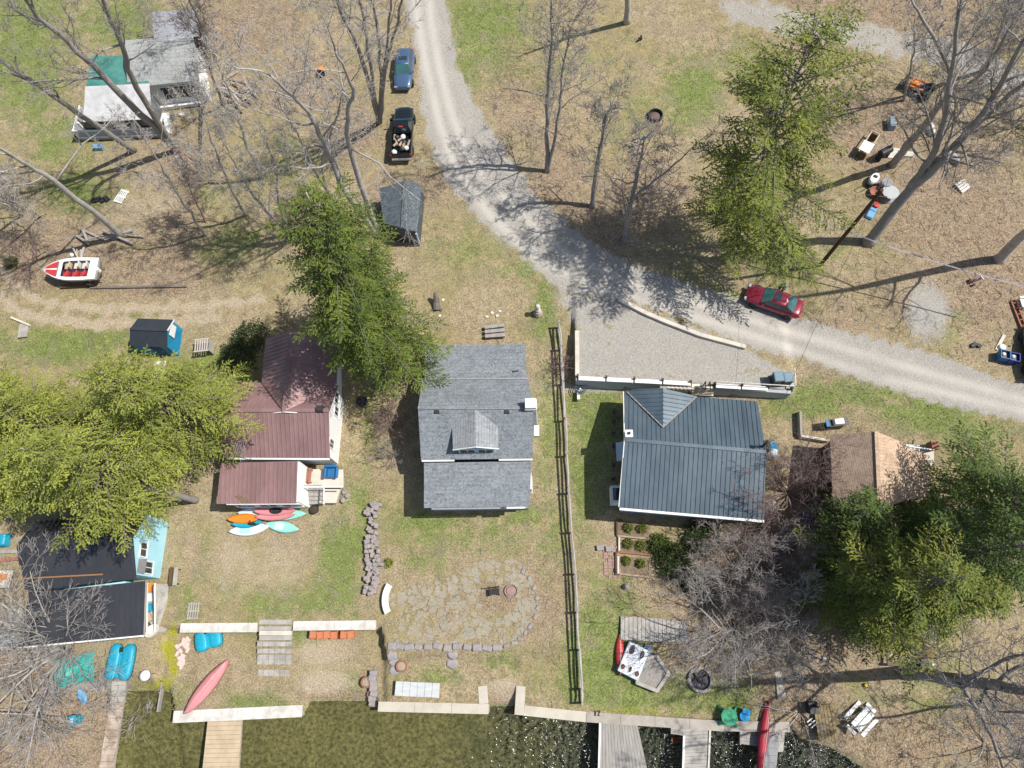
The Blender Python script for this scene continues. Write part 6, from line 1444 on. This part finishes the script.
thing('fire_pit','round stone ringed fire pit full of charred sticks on the lawn','fire pit',(700,679.5),0,[('ring',ringst,M_stone),('charred_sticks',logsin,M_dark),('ash_bed',lambda m:m.lathe([(0,.02),(.62,.02),(.5,.07),(0,.08)],(0,0,0),12),mat('grey_ash',(.12,.11,.115)))])
def adirondack(label,px,rz,m,group=None,s=1.0):
    t=T('lawn_chair',label,'chair',P(*px),rz,group)
    for nm,fn in (('seat',lambda q:[q.box((.05+.11*k,0,.36-.02*k*-1),(.09,.55,.03)) for k in range(-2,3)]),('backrest',lambda q:[q.bar((-.2,y,.34),(-.5,y*1.15,.98-.25*abs(y)),.1,.025) for y in (-.24,-.12,0,.12,.24)]),('armrest',lambda q:q.box((.05,.36,.56),(.7,.13,.03))),('armrest',lambda q:q.box((.05,-.36,.56),(.7,.13,.03))),('leg',lambda q:q.box((.34,.34,.27),(.08,.05,.54))),('leg',lambda q:q.box((.34,-.34,.27),(.08,.05,.54))),('leg',lambda q:q.bar((-.4,.3,0),(-.2,.3,.36),.05,.08)),('leg',lambda q:q.bar((-.4,-.3,0),(-.2,-.3,.36),.05,.08))):
        b=MB(); fn(b); b.v=[(x*s,y*s,z*s) for x,y,z in b.v]; b.build(nm,m,t)
    return t
t=thing('patio_table','small green plastic table with four splayed legs at the shore','table',(727,716),.5,[('top',lambda m:m.lathe([(0,.62),(.55,.62),(.55,.67),(0,.67)],(0,0,0),8),M_green)]+[('leg',(lambda a: lambda m:m.bar((.85*math.cos(a),.85*math.sin(a),0),(.45*math.cos(a),.45*math.sin(a),.62),.12,.09))(k*PI/2+.2),M_green) for k in range(4)])
thing('child_chair','small bright blue child seat beside the green table','chair',(743.5,716),1.2,[('seat',lambda m:m.lathe([(0,.2),(.3,.2),(.32,.3),(0,.28)],(0,0,0),12),mat('sky_blue_plastic',(.03,.3,.62))),('backrest',lambda m:m.box((.32,0,.42),(.3,.5,.12)),mat('sky_blue_plastic',(.03,.3,.62))),('leg',lambda m:m.box((.15,.18,.1),(.06,.06,.2)),M_bluel),('leg',lambda m:m.box((-.15,-.18,.1),(.06,.06,.2)),M_bluel)])
for k,dx in enumerate((0,.35)):
    pass
def two(m):
    pts=[(-.13,.16),(-.05,.24),(.08,.22),(.1,.1),(-.02,-.06),(-.12,-.18),(.12,-.18)]
    for a,b in zip(pts,pts[1:]): m.bar((a[0]+.2,a[1],.03),(b[0]+.2,b[1],.03),.07,.05)
    m.box((-.17,0,.03),(.13,.42,.06),rz=-.12)
o=MB(); two(o); o.v=[(x*.62,y*.7,z) for x,y,z in o.v]; o=o.build('dock_fitting',M_black,None); c=Pz(597,713.4,-.6); o.location=(c.x,c.y,-.59); tag(o,'pair of small black metal fittings on the concrete shore wall beside the wide dock','fitting')
single('orange_float','orange board floating against the small step platform','float',(676,739),lambda m:m.box((0,0,.25),(.75,.3,.1)),M_orange,.22,0)
# raised beds
t=T('raised_bed','terraced garden beds edged with timbers, holding six round shrubs','garden bed',P(634,545),0)
for a,b,mm in (((617,521),(617,536),M_brownwood),((617,521),(622,520),M_brownwood),((617,536),(649,539),M_log),((619,537),(619,551),M_palewood),((617,552),(652,555),M_terra),((618,556),(618,574),M_palewood),((619,574),(648,577),M_log),((616,552),(616,575),M_brownwood)):
    q=MB(); q.bar(P(*a,.08),P(*b,.08),.13,.26); q.build('timber',mm,t,world=True,bevel=.02)
for i,(x0,y0,x1,y1) in enumerate(((618,522,650,537),(620,539,651,553),(619,556,649,574))):
    q=MB(); q.slab([P(x0,y1,.06),P(x1,y1+2,.06),P(x1,y0+2,.06),P(x0,y0,.06)],.1); q.build('soil',mat('bark_mulch',(.25,.19,.125),(.13,.10,.07),6,.95,bump=.6,dirt=.4),t,world=True)
for x,y,l in ((600,548,'left grey paver block in the grass beside the raised beds'),(609,549,'right grey paver block in the grass beside the raised beds')):
    single('paver_block',l,'block',(x,y),lambda m:m.box((0,0,.12),(.5,.38,.26)),M_stone,0,.1,bevel=.03)
single('brick_path','short path of worn red bricks below the raised beds','bricks',(612,562),lambda m:[m.box((-.45+.3*i,-1.0+.22*j,.03),(.27,.19,.07),rz=.05*(i-j)) for i in range(4) for j in range(10) if (i*7+j*3)%5],mat('worn_red_brick',(.36,.24,.2),(.24,.16,.14),3,.9))
single('garden_ornament','small stone ornament standing on the grass below the raised beds','ornament',(626,587),lambda m:m.lathe([(.2,0),(.25,.1),(.14,.2),(.18,.35),(.1,.5),(0,.52)],(0,0,0),9),M_stonem)
for k in range(7):
    y=(413,423,434,447,466,480,497)[k]
    single('foundation_shrub','small brown dormant shrub against the left wall of the dark roofed house','shrub',(614,y),lambda m:[m.tube([(0,0,0),(.3*math.cos(a*1.3)*(.6+.4*(a%3)/2),.3*math.sin(a*1.3),.35+.04*(a%4))],[.03,.012],4) for a in range(26)],M_barkr,0,k,'dormant shrubs along the dark house')
# blue and white things right of dark house
t=T('water_cooler','blue topped white tank at the right gable of the dark roofed house','tank',P(771,456),0)
m=MB(); m.lathe([(.3,0),(.32,.1),(.32,.85),(.2,1.0),(0,1.02)],(0,0,0),16); m.build('tank',M_white,t,True); m=MB(); m.box((.02,.45,.6),(.5,.7,.5)); m.build('blue_cover',mat('sky_blue_cover',(.05,.32,.55)),t,bevel=.05)
kayak('pale grey rowboat standing against the right end of the dark roofed house',(768,503),(775,513),1.0,M_concw,cockpits=(),cat='rowboat',name='rowboat',D=.3,flip=True,dh=.2)
# hose reel
def hose(m):
    for k in range(3):
        R_=.24+.1*k; m.tube([(R_*math.cos(a*PI/8),R_*math.sin(a*PI/8),.5+.06*k) for a in range(17)],.035,5)
thing('hose_reel','coiled dark garden hose on a white stand at the corner of the retaining wall','hose reel',(580,391),0,[('hose',hose,mat('dark_blue_hose',(.04,.06,.1))),('stand',lambda m:(m.box((-.15,-.45,.25),(.2,.7,.4)),m.box((0,0,.25),(.12,.12,.5))),M_white)])
# deck furniture at brown house
def armch(label,px,rz,m,dh):
    t=T('armchair',label,'chair',P(*px)+Vector((0,0,dh)),rz)
    for nm,a in (('seat',((0,0,.35),(.75,.62,.22))),('backrest',((-.38,0,.62),(.2,.85,.62))),('armrest',((0,.42,.48),(.85,.18,.3))),('armrest',((0,-.42,.48),(.85,.18,.3)))):
        b=MB(); b.box(*a); b.build(nm,m,t,bevel=.06)
armch('padded blue armchair on the small deck of the brown roofed house',(336,476),-PI/2,M_blue,.75)
single('deck_plank_bench','low brown bench on the small deck beside the white wall','bench',(313,479),lambda m:(m.box((-.12,0,.4),(.2,1.1,.06)),m.box((.14,0,.4),(.2,1.1,.06)),m.box((0,.45,.18),(.4,.08,.36)),m.box((0,-.45,.18),(.4,.08,.36))),M_terra,.75)
thing('black_planter','small round black planter at the foot of the deck steps','planter',(315.5,510),0,[('tub',lambda m:m.lathe([(.26,0),(.34,.3),(.36,.32),(.3,.32),(.28,.24)],(0,0,0),14),M_black),('soil',lambda m:m.lathe([(0,.24),(.28,.24),(0,.27)],(0,0,0),10),M_soil)])
single('fire_bowl','dark round fire bowl on the grass behind the brown roofed house','bowl',(363,403),lambda m:m.lathe([(.1,0),(.3,.12),(.42,.32),(.45,.33),(.4,.36),(.3,.2),(0,.14)],(0,0,0),14),M_dark)
single('stone_heap','heap of broken field stones at the corner of the deck','stones',(346,496),lambda m:[rock(m,(.35*math.cos(k*2.1)*(.4+.2*(k%3)),.5*math.sin(k*2.1)*(.4+.2*(k%3)),.1+.05*(k%3)),.2,random.Random(k)) for k in range(9)],M_stone)
# bits behind grey house
def stumpy(m):
    rr=random.Random(2); m.tube([(0,-.45,0),(0,0,.3),(.03,.25,.65),(-.02,.45,1.0)],[.3,.26,.22,.12],8)
    for k in range(5): a=rr.uniform(3.5,6); m.tube([(0,-.3,.1),(.5*math.cos(a),.5*math.sin(a)-.3,.02)],[.1,.03],5)
single('tree_stump','jagged dark broken stump with roots on the lawn behind the grey house','stump',(437,304),stumpy,M_barkd)
def benchlogs(m):
    for k in range(3): m.box((0,-.35+.36*k,.25+.06*k),(1.5,.28,.22),rz=.03*k)
thing('stone_bench','low stepped grey bench behind the grey shingled house','bench',(495,333),.05,[('seat',benchlogs,M_greywood),('base',lambda m:m.box((0,0,.1),(1.3,.7,.2)),M_greywood2)])
thing('garden_statue','small white headed figure on a pink stone base behind the grey house','statue',(538,314),0,[('base',lambda m:m.lathe([(.34,0),(.36,.15),(.28,.35),(.3,.5),(.24,.55)],(0,0,0),9),mat('pink_stone',(.5,.36,.33))),('figure',lambda m:m.lathe([(.2,.55),(.22,.75),(.12,1.0),(.18,1.15),(.2,1.28),(.12,1.42),(0,1.45)],(0,0,0),12),M_concw)])
for k in range(6):
    o=single('white_stone','small white stone lying on the lawn behind the grey house','stone',((487,317),(492,313),(500,311.5),(440,316),(443,300),(497,316))[k],lambda m:rock(m,(0,0,.03),.14,random.Random(k+40)),M_concw,0,0,'white stones on the back lawn')
# wooden rack and small left yard
def rack(m):
    for k in range(6): m.box((-.45+.18*k,0,.95),(.1,1.0,.05))
    m.box((0,.5,.95),(1.15,.1,.08)); m.box((0,-.5,.95),(1.15,.1,.08))
def rside(m):
    for k in range(5): m.bar((.58,-.48,.15+.18*k),(.58,.48,.15+.18*k),.05,.12)
thing('wooden_rack','weathered slatted wooden rack beside the blue shed','rack',(207,350),.1,[('top',rack,mat('bleached_rack',(.5,.46,.42),(.34,.3,.28),2,.9)),('side',rside,M_greywood),('leg',lambda m:m.box((-.55,-.48,.47),(.08,.08,.94)),M_greywood),('leg',lambda m:m.box((-.55,.48,.47),(.08,.08,.94)),M_greywood),('leg',lambda m:m.box((.55,.48,.47),(.08,.08,.94)),M_greywood)])
single('stepping_slabs','pale stepping slabs below the blue shed among the boughs','slabs',(160,364),lambda m:[m.box((0,-.5*k,.03),(.9,.45,.06),rz=.1*k) for k in range(3)],M_concw)
beam('pale pole lying across the left lawn below the driveway',[(12,318),(31,326)],.16,.2,M_palewood,'wooden_pole','pole'); single('board_pile','pile of grey boards below the pale pole at the left edge','boards',(23,331),lambda m:[m.box((.15*k-.2,0,.08),(.13,1.2,.12)) for k in range(5)],M_greywood2,0,.1)
# log piles
def logpile(cx,cy,n,sx,sy,label,group,seed,lr=(.6,1.4),a0=0,m=None,rad=(.05,.12)):
    rr=random.Random(seed)
    for k in range(n):
        mb=MB(); L=rr.uniform(*lr); r0=rr.uniform(*rad); mb.tube([(-L/2,0,0),(0,0,rr.uniform(-.02,.04)),(L/2,0,0)],[r0,r0*.95,r0*.85],7)
        o=mb.build('cut_log',(M_log if rr.random()<.6 else M_barkp) if m is None else m,None); c=P(cx+rr.gauss(0,sx),cy+rr.gauss(0,sy)); o.location=c+Vector((0,0,.1+rr.random()*.35)); o.rotation_euler=(0,rr.uniform(-.2,.2),a0+rr.gauss(0,.5)); tag(o,label,'log',group)
logpile(238,96,46,8,9,'cut log in the loose wood pile right of the white cottage','logs of the pile by the white cottage',1,(.7,1.6),-.6)
logpile(229,78,3,2,5,'long pale log lying above the loose wood pile','long logs above the wood pile',12,(1.4,2.2),1.1)
logpile(637,151,24,4.5,5,'short split log in the small heap in the open field','split logs of the field heap',2,(.3,.7),.5,None,(.05,.09))
logpile(95,240,9,15,3,'grey rotting log in the brush pile above the motorboat','logs of the brush pile',3,(1.2,3.0),-.1,M_greywood)
logpile(82,255,4,3,5,'pale forked branch lying just above the motorboat','branches above the motorboat',14,(1.2,2.2),1.9,M_barkp)
single('white_buoy','small white float lying above the bow of the motorboat','float',(73,256),lambda m:m.lathe([(0,0),(.14,.05),(.17,.16),(.1,.28),(0,.3)],(0,0,0),12),M_white)
single('black_mat','dark crumpled mat on the leaves above the brush pile','mat',(101,201),lambda m:[m.box((.35*k-.5,.1*(k%2),.1),(.4,.4,.2),rz=.3*k) for k in range(4)],M_black)
single('small_cooler','red and blue box on the ground under the cottage porch','box',(100,149),lambda m:(m.box((-.2,0,.2),(.4,.4,.4)),m.box((.2,0,.18),(.3,.4,.36))),M_bluel)
single('white_bucket','small white bucket beside the big forked tree','bucket',(179,160),lambda m:m.lathe([(.14,0),(.18,.32),(.2,.33),(.14,.3)],(0,0,0),12),M_white)
single('bag_on_lawn','pale bag on the lawn beside the white cottage steps','bag',(182,115),lambda m:m.lathe([(.1,0),(.28,.05),(.24,.22),(.08,.3)],(0,0,0),9),M_concw)
single('fire_ring','small dark fire ring left of the parked blue wagon','fire ring',(321,75),lambda m:m.lathe([(.32,0),(.38,0),(.38,.2),(.32,.2),(.32,.02)],(0,0,0),12),M_dark)
single('orange_bag','small orange bag above the dark fire ring','bag',(321,69.5),lambda m:m.lathe([(.1,0),(.28,.05),(.24,.2),(.05,.26)],(0,0,0),9),M_orange)
beam('rusty brown post standing in front of the white cottage',[(201,150),(201.5,103)],.16,.3,M_darksid,'fallen_post','post')
# field bits
thing('fire_pit','dark rusty fire ring in the open field','fire pit',(655,117),0,[('ring',lambda m:m.lathe([(.55,0),(.62,0),(.62,.35),(.55,.35),(.55,.02)],(0,0,0),16),M_dark),('ashes',lambda m:m.lathe([(0,.03),(.53,.03),(.3,.16),(0,.2)],(0,0,0),12),mat('brown_ash',(.16,.11,.1)))])
single('black_bird_feeder','small dark bent metal piece in the grass near the top of the field','metal piece',(639,41),lambda m:(m.box((0,0,.12),(.5,.12,.12),rz=.5),m.box((.18,.2,.2),(.14,.4,.14))),M_black)
single('teal_jug','small teal jug on top of the log heap in the field','jug',(644,140),lambda m:m.lathe([(.15,0),(.18,.1),(.16,.35),(.06,.45),(.06,.5)],(0,0,0),12),M_teal)
single('yellow_marker','thin yellow marker pole beside the snapped bare tree','marker',(597,176),lambda m:m.tube([(0,0,0),(0,0,1.9)],.05,6),mat('yellow_plastic',(.7,.6,.06)))
# orange tractor
t=T('orange_tractor','orange framed compact tractor with a dark blue seat deck under the bare trees','tractor',P(919,93),heading((928,97),(910,86))+.1); t.scale=(.66,.72,.72)
for nm,fn,mm in (('hood',lambda m:m.box((1.0,0,.85),(1.1,.62,.5)),M_orange),('body',lambda m:m.box((-.2,0,.6),(1.8,.6,.35)),M_dark),('seat_deck',lambda m:m.box((-.3,0,.85),(.95,1.05,.12)),mat('dark_blue_deck',(.03,.06,.14))),('seat',lambda m:(m.box((-.55,0,1.0),(.5,.5,.14)),m.box((-.8,0,1.25),(.12,.5,.45))),M_black),('loader_arm',lambda m:(m.bar((-.3,.62,1.0),(1.9,.62,.75),.16,.24)),M_orange),('loader_arm',lambda m:(m.bar((-.3,-.62,1.0),(1.9,-.62,.75),.16,.24)),M_orange),('bucket',lambda m:(m.box((2.2,0,.35),(.55,1.7,.06)),m.box((1.95,0,.55),(.06,1.7,.45)),m.box((2.2,.83,.5),(.5,.05,.35)),m.box((2.2,-.83,.5),(.5,.05,.35))),M_dark),('roll_bar',lambda m:(m.bar((-.95,.5,.7),(-.95,.5,2.1),.09,.09),m.bar((-.95,-.5,.7),(-.95,-.5,2.1),.09,.09),m.bar((-.95,.5,2.1),(-.95,-.5,2.1),.09,.09)),M_steel)):
    q=MB(); fn(q); q.build(nm,mm,t,bevel=.02)
for x,y,R_ in ((-.75,.72,.58),(-.75,-.72,.58),(1.15,.58,.38),(1.15,-.58,.38)): wheel(t,x,y,R_,.3)
single('grey_storage_box','small blue grey box on the leaves above the white work table','box',(890,126),lambda m:m.box((0,0,.3),(.5,1.0,.6),taper=.95),mat('blue_grey_box',(.26,.31,.36)),0,-.1,bevel=.03)
thing('work_bench','long wooden table with a white sheet on its near half','table',(864,151),.95,[('frame',lambda m:(m.bar((-.9,.32,.7),(1.5,.32,.7),.1,.08),m.bar((-.9,-.32,.7),(1.5,-.32,.7),.1,.08),m.bar((1.45,-.32,.7),(1.45,.32,.7),.08,.08)),M_tanwood),('sheet',lambda m:m.box((-.25,0,.77),(1.05,.85,.03)),M_white),('leg',lambda m:m.box((-.8,0,.35),(.08,.7,.7)),M_brownwood),('leg',lambda m:m.box((1.3,0,.35),(.08,.7,.7)),M_brownwood)])
thing('charcoal_grill','black barrel grill at the foot of the grey bare tree','grill',(881,158),.5,[('barrel',lambda m:m.lathe([(.05,-.5),(.3,-.5),(.3,.5),(.05,.5)],(0,0,.8),14,axis='x'),M_black),('chimney',lambda m:m.bar((.3,0,1.0),(.3,0,1.5),.1,.1),M_black),('leg',lambda m:m.box((-.4,0,.3),(.06,.5,.6)),M_dark),('leg',lambda m:m.box((.4,0,.3),(.06,.5,.6)),M_dark)])
single('pale_rug','worn cream rug on the ground beside the charcoal grill','rug',(892,153),lambda m:m.lathe([(0,.01),(.85,.01),(.85,.04),(0,.04)],(0,0,0),14,sx=1.1,sy=.6),mat('cream_rug',(.58,.55,.45)),0,0)
single('pale_board','cream board lying right of the worn rug','board',(906,154),lambda m:m.box((0,0,.04),(1.2,.5,.06)),mat('cream_board',(.55,.53,.45)),0,-.2)
thing('riding_mower','white topped push machine with dark handles on the leaves','mower',(870,184),.85,[('cover',lambda m:m.lathe([(.02,.62),(.3,.6),(.36,.45),(.34,.3)],(.25,0,0),14,sx=1.6,sy=.95),M_white),('body',lambda m:m.box((.1,0,.25),(1.0,.5,.2)),M_black),('seat',lambda m:m.box((.3,0,.65),(.22,.3,.06)),M_black),('handle',lambda m:(m.bar((-.3,.2,.3),(-.85,.2,.95),.05,.05),m.bar((-.3,-.2,.3),(-.85,-.2,.95),.05,.05),m.bar((-.85,.2,.95),(-.85,-.2,.95),.05,.05)),M_dark)])
thing('cable_spool_table','round grey spool table among clutter beside the utility pole','table',(887,197),0,[('top',lambda m:m.lathe([(0,.6),(.62,.6),(.64,.66),(0,.67)],(0,0,0),18),mat('pale_grey_top',(.42,.45,.44),(.34,.36,.36),2,.7)),('drum',lambda m:m.lathe([(.3,.05),(.3,.6)],(0,0,0),14),M_greywood),('base',lambda m:m.lathe([(0,0),(.6,0),(.6,.06),(0,.06)],(0,0,0),18),M_greywood)])
single('junk_barrel','grey drum behind the round spool table','drum',(883,187.5),lambda m:m.lathe([(.4,0),(.42,.7),(.36,.74),(0,.7)],(0,0,0),14),mat('grey_drum',(.3,.3,.31)))
single('rusty_bowl','rusty brown fire bowl left of the round spool table','bowl',(874.5,194),lambda m:m.lathe([(.1,0),(.4,.2),(.5,.34),(.46,.35),(.3,.2),(0,.1)],(0,0,0),14),M_terra)
single('blue_toboggan','faded blue plastic sled beside the foot of the pole','sled',(871,213),lambda m:(m.box((0,0,.12),(1.3,.6,.2),taper=.85),m.box((.2,.0,.24),(.3,.5,.08))),M_bluel,0,1.0,bevel=.05)
single('red_cushion','small red and white cushion on the faded blue sled','cushion',(874.5,207.5),lambda m:m.lathe([(.05,.25),(.25,.28),(.22,.4),(.05,.42)],(0,0,0),8),M_red)
for k,(x,y,l) in enumerate(((930,131,'grey white tarp bundle beside the grey bare tree trunk'),(953,160,'grey tarp bundle near the fork of the huge bare tree'),(965,190,'stack of pale boards right of the huge bare tree'))):
    single('tarp_bundle' if k<2 else 'board_stack',l,'bundle' if k<2 else 'boards',(x,y),(lambda m:m.lathe([(.2,0),(.5,.1),(.4,.35),(.1,.45)],(0,0,0),8,sx=.6,sy=1.4)) if k<2 else (lambda m:[m.box((0,.22*j,.08+.05*j),(.9,.18,.08)) for j in range(4)]),M_concw if k!=1 else mat('grey_tarp',(.36,.37,.4)),0,.3*k)
t=T('tricycle','pink and black child tricycle on the leaves below the wire','tricycle',P(974,282),.4)
for nm,fn,mm in (('frame',lambda m:(m.bar((-.3,0,.3),(.3,0,.42),.07,.07),m.bar((-.3,.2,.15),(-.3,-.2,.15),.05,.05),m.bar((.3,0,.15),(.25,0,.6),.05,.05)),mat('hot_pink',(.6,.08,.25))),('seat',lambda m:m.box((-.15,0,.42),(.25,.2,.06)),M_black),('handlebar',lambda m:m.bar((.25,-.25,.6),(.25,.25,.6),.05,.05),M_white),('wheel',lambda m:m.lathe([(.18,-.04),(.18,.04)],(.33,0,.18),14,axis='y'),M_black),('wheel',lambda m:m.lathe([(.13,-.04),(.13,.04)],(-.3,.24,.13),14,axis='y'),M_black),('wheel',lambda m:m.lathe([(.13,-.04),(.13,.04)],(-.3,-.24,.13),14,axis='y'),M_black)):
    q=MB(); fn(q); q.build(nm,mm,t)
def openbin(label,px,m,fill):
    t=T('recycling_bin',label,'recycling bin',P(*px),-.25)
    q=MB(); w=.3
    for a in ((0,w,.35),(0,-w,.35)): q.box(a,(.62,.04,.7))
    for a in ((w,0,.35),(-w,0,.35)): q.box(a,(.04,.56,.7))
    q.box((0,0,.03),(.58,.56,.05)); q.build('bin',m,t); q=MB(); q.box((0,0,.3),(.5,.5,.4)); q.build('rubbish',M_dark,t); q=MB(); q.lathe([(.02,.45),(.14,.5),(.12,.62),(0,.66)],(-.08,.06,0),8); q.build('paper',fill,t,True)
openbin('open blue grey recycling bin, left of the two by the road edge',(1000,358),M_blue,M_white); openbin('open deep blue recycling bin, right of the two by the road edge',(1009.5,360.5),mat('deep_blue_plastic',(.015,.05,.3),(.01,.03,.2),2,.4),M_white)
beam('pale plank lying beside the two blue recycling bins',[(996,350),(1004,335)],.22,.1,M_palewood,'wooden_plank','plank'); single('white_sack','small white sack beside the pale plank at the bins','sack',(1001,348),lambda m:m.lathe([(.1,0),(.25,.06),(.22,.24),(.05,.3)],(0,0,0),9),M_white)
single('black_rubbish','dark crumpled rag on the grass left of the blue bins','rag',(975,346),lambda m:[rock(m,(.2*k-.2,.1*(k%2),.08),.2,random.Random(k)) for k in range(3)],M_black)
adirondack('white lawn chair at the right edge beside the brown ladder',(1022,305),PI,M_white)
single('brown_ladder','brown wooden plank ladder at the right edge beside the white chair','ladder',(1017,315),lambda m:(m.box((-.12,0,.1),(.1,2.2,.14)),m.box((.2,0,.1),(.1,2.2,.14)),[m.box((.04,-.9+.45*k,.14),(.3,.07,.06)) for k in range(5)]),M_terra,0,.1)
# grill in front lawn
thing('gas_grill','covered grill with a white lid on the lawn beside the tan cottage','grill',(832,426),.08,[('lid',lambda m:m.box((.1,0,1.0),(.75,.45,.3),taper=.85),M_white),('cart',lambda m:m.box((0,0,.45),(1.0,.55,.8)),M_black),('side_shelf',lambda m:m.box((.68,0,.85),(.3,.5,.05)),M_dark),('side_shelf',lambda m:m.box((-.62,0,.85),(.25,.5,.05)),M_blue),('wheel',lambda m:m.lathe([(.1,-.04),(.1,.04)],(.4,-.25,.1),10,axis='y'),M_black)])
single('blue_chair_cushion','bright blue tub under the reddish bare bush','tub',(805,517),lambda m:m.lathe([(.3,0),(.42,.35),(.46,.38),(.38,.4),(.3,.15),(0,.12)],(0,0,0),14),mat('royal_blue_plastic',(.03,.1,.42)))
# lower right picnic place
def pt_top(m):
    m.box((0,.24,.75),(1.9,.42,.05)); m.box((0,-.24,.75),(1.9,.42,.05))
pt=thing('picnic_table','weathered white picnic table with benches at the lower right shore','picnic table',(858.5,718),.72,[('top',pt_top,M_white),('bench',lambda m:m.box((0,.88,.44),(1.9,.3,.05)),M_white),('bench',lambda m:m.box((0,-.88,.44),(1.9,.3,.05)),M_white),('end_bench',lambda m:m.box((1.25,0,.44),(.3,.9,.05)),M_white),('end_bench',lambda m:m.box((-1.25,0,.44),(.3,.9,.05)),M_white)]+[('leg',(lambda x: lambda m:(m.bar((x,-.8,0),(x,.25,.72),.08,.06),m.bar((x,.8,0),(x,-.25,.72),.08,.06),m.bar((x,-.95,.4),(x,.95,.4),.08,.06)))(x),M_greywood2) for x in (-.7,.7)])
pt.scale=(.78,.78,.9)
def brown_pl(m):
    for k in range(6): m.box((-.65+.26*k,0,.5),(.24,2.4,.05))
ct=thing('wooden_cart','old wooden plank table beside the dark chairs at the lower right','table',(823,722),0.02,[('planks',brown_pl,mat('mossy_boards',(.26,.2,.11),(.16,.13,.07),1.4,.9)),('leg',lambda m:m.box((-.6,0,.25),(.08,2.0,.5)),M_brownwood),('leg',lambda m:m.box((.6,0,.25),(.08,2.0,.5)),M_brownwood)])
ct.scale=(.8,.9,.9)
thing('folding_chair','dark folding chair with white straps beside the old wooden table','chair',(809,722),.6,[('straps',lambda m:[m.box((0,-.2+.2*k,.5+.02*k),(.55,.07,.03)) for k in range(3)],M_white),('frame',lambda m:(m.bar((-.25,-.35,0),(-.25,.5,.9),.05,.05),m.bar((.25,-.35,0),(.25,.5,.9),.05,.05),m.bar((-.25,.35,0),(-.25,-.3,.5),.05,.05),m.bar((.25,.35,0),(.25,-.3,.5),.05,.05)),M_black)])
single('dark_stove','dark metal stove standing above the folding chair','stove',(810,707),lambda m:(m.box((0,0,.4),(.6,.7,.7)),m.lathe([(.08,.7),(.08,1.3)],(.1,.1,0),8)),M_black,0,.1,bevel=.02)
t=T('log_frame','knee high log frame with stones inside below the evergreen','frame',P(893,645),-.05)
for a,b in (((-.6,-1.3,.3),(-.55,1.3,.3)),((.5,-1.3,.3),(.55,1.0,.3)),((-.7,-1.2,.38),(.7,-1.2,.38)),((-.6,.2,.4),(1.0,.3,.4))):
    q=MB(); q.tube([a,b],.09,7); q.build('log',M_barkd,t)
q=MB(); rr=random.Random(12)
for k in range(14): rock(q,(rr.uniform(-.4,.4),rr.uniform(-1.1,1.0),.12),.2,rr)
q.build('stones',M_log,t)
thing('camp_stove','small dark wood stove with a white pipe near the log frame','stove',(922,663),.2,[('box',lambda m:m.box((0,0,.35),(.6,.6,.6)),M_black),('door',lambda m:m.box((0,-.31,.35),(.35,.03,.3)),M_dark),('pipe',lambda m:m.lathe([(.08,.65),(.08,1.1)],(.15,-.1,0),10),M_white)])
single('red_mat','worn red brown mat above the small wood stove','mat',(924,654),lambda m:m.box((0,0,.02),(1.1,.8,.04)),mat('red_brown_mat',(.22,.1,.08)),0,.1)
beam('dark pole with a white end lying left of the evergreens',[(800,650),(822,658.5)],.12,.16,M_dark,'fallen_pole','pole'); single('white_pole_end','small white jug at the end of the dark pole','jug',(823.5,658.5),lambda m:m.lathe([(.12,0),(.13,.25),(.05,.33)],(0,0,0),10),M_white)
single('yellow_ball','small yellow toy on the ground under the massive bare tree shadow','toy',(865,685),lambda m:m.lathe([(0,0),(.1,.03),(.14,.12),(.1,.22),(0,.25)],(0,0,0),10),mat('yellow_toy',(.6,.45,.05)))
# ------------------------------------------------------------ light, world, camera
a=Pz(930,257,2.6); b=Pz(800,258.5,2.6); sd=(a-b); az=math.atan2(sd.y,sd.x)+math.radians(3); EL=math.radians(57)
sunv=Vector((math.cos(az)*math.cos(EL),math.sin(az)*math.cos(EL),math.sin(EL)))
L=bpy.data.lights.new('sun','SUN'); L.energy=SUN_E; L.angle=math.radians(.55); L.color=(1,.955,.89)
so=bpy.data.objects.new('sun',L); COL.objects.link(so); so.rotation_euler=sunv.to_track_quat('Z','Y').to_euler(); so.location=(60,0,60)
w=bpy.data.worlds.new('World'); SC.world=w; w.use_nodes=True; nt=w.node_tree; nt.nodes.clear()
sk=nt.nodes.new('ShaderNodeTexSky'); sk.sky_type='NISHITA'; sk.sun_disc=False; sk.sun_elevation=EL; sk.sun_rotation=PI/2-az
sk.dust_density=1.5
bg=nt.nodes.new('ShaderNodeBackground'); bg.inputs[1].default_value=SKY_E; ou=nt.nodes.new('ShaderNodeOutputWorld')
nt.links.new(sk.outputs[0],bg.inputs[0]); nt.links.new(bg.outputs[0],ou.inputs[0])
cam=bpy.data.cameras.new('camera'); co=bpy.data.objects.new('camera',cam); COL.objects.link(co)
cam.sensor_fit='HORIZONTAL'; cam.sensor_width=36; cam.lens=36*FPX/1024; cam.clip_end=2000; cam.clip_start=.5
# camera axes in world coordinates: rows of (Xc,Yc,UPc) give world->camera
M=Matrix((( Xc.x,Xc.y,Xc.z),(Yc.x,Yc.y,Yc.z),(UPc.x,UPc.y,UPc.z)))
co.matrix_world=Matrix.Translation((0,0,CAMH))@M.to_4x4()
SC.camera=co
SC.view_settings.view_transform='Standard'; SC.view_settings.look='None'; SC.view_settings.exposure=EXPO; SC.view_settings.gamma=1.0
SC.cycles.max_bounces=6; SC.cycles.transparent_max_bounces=8; SC.cycles.diffuse_bounces=3
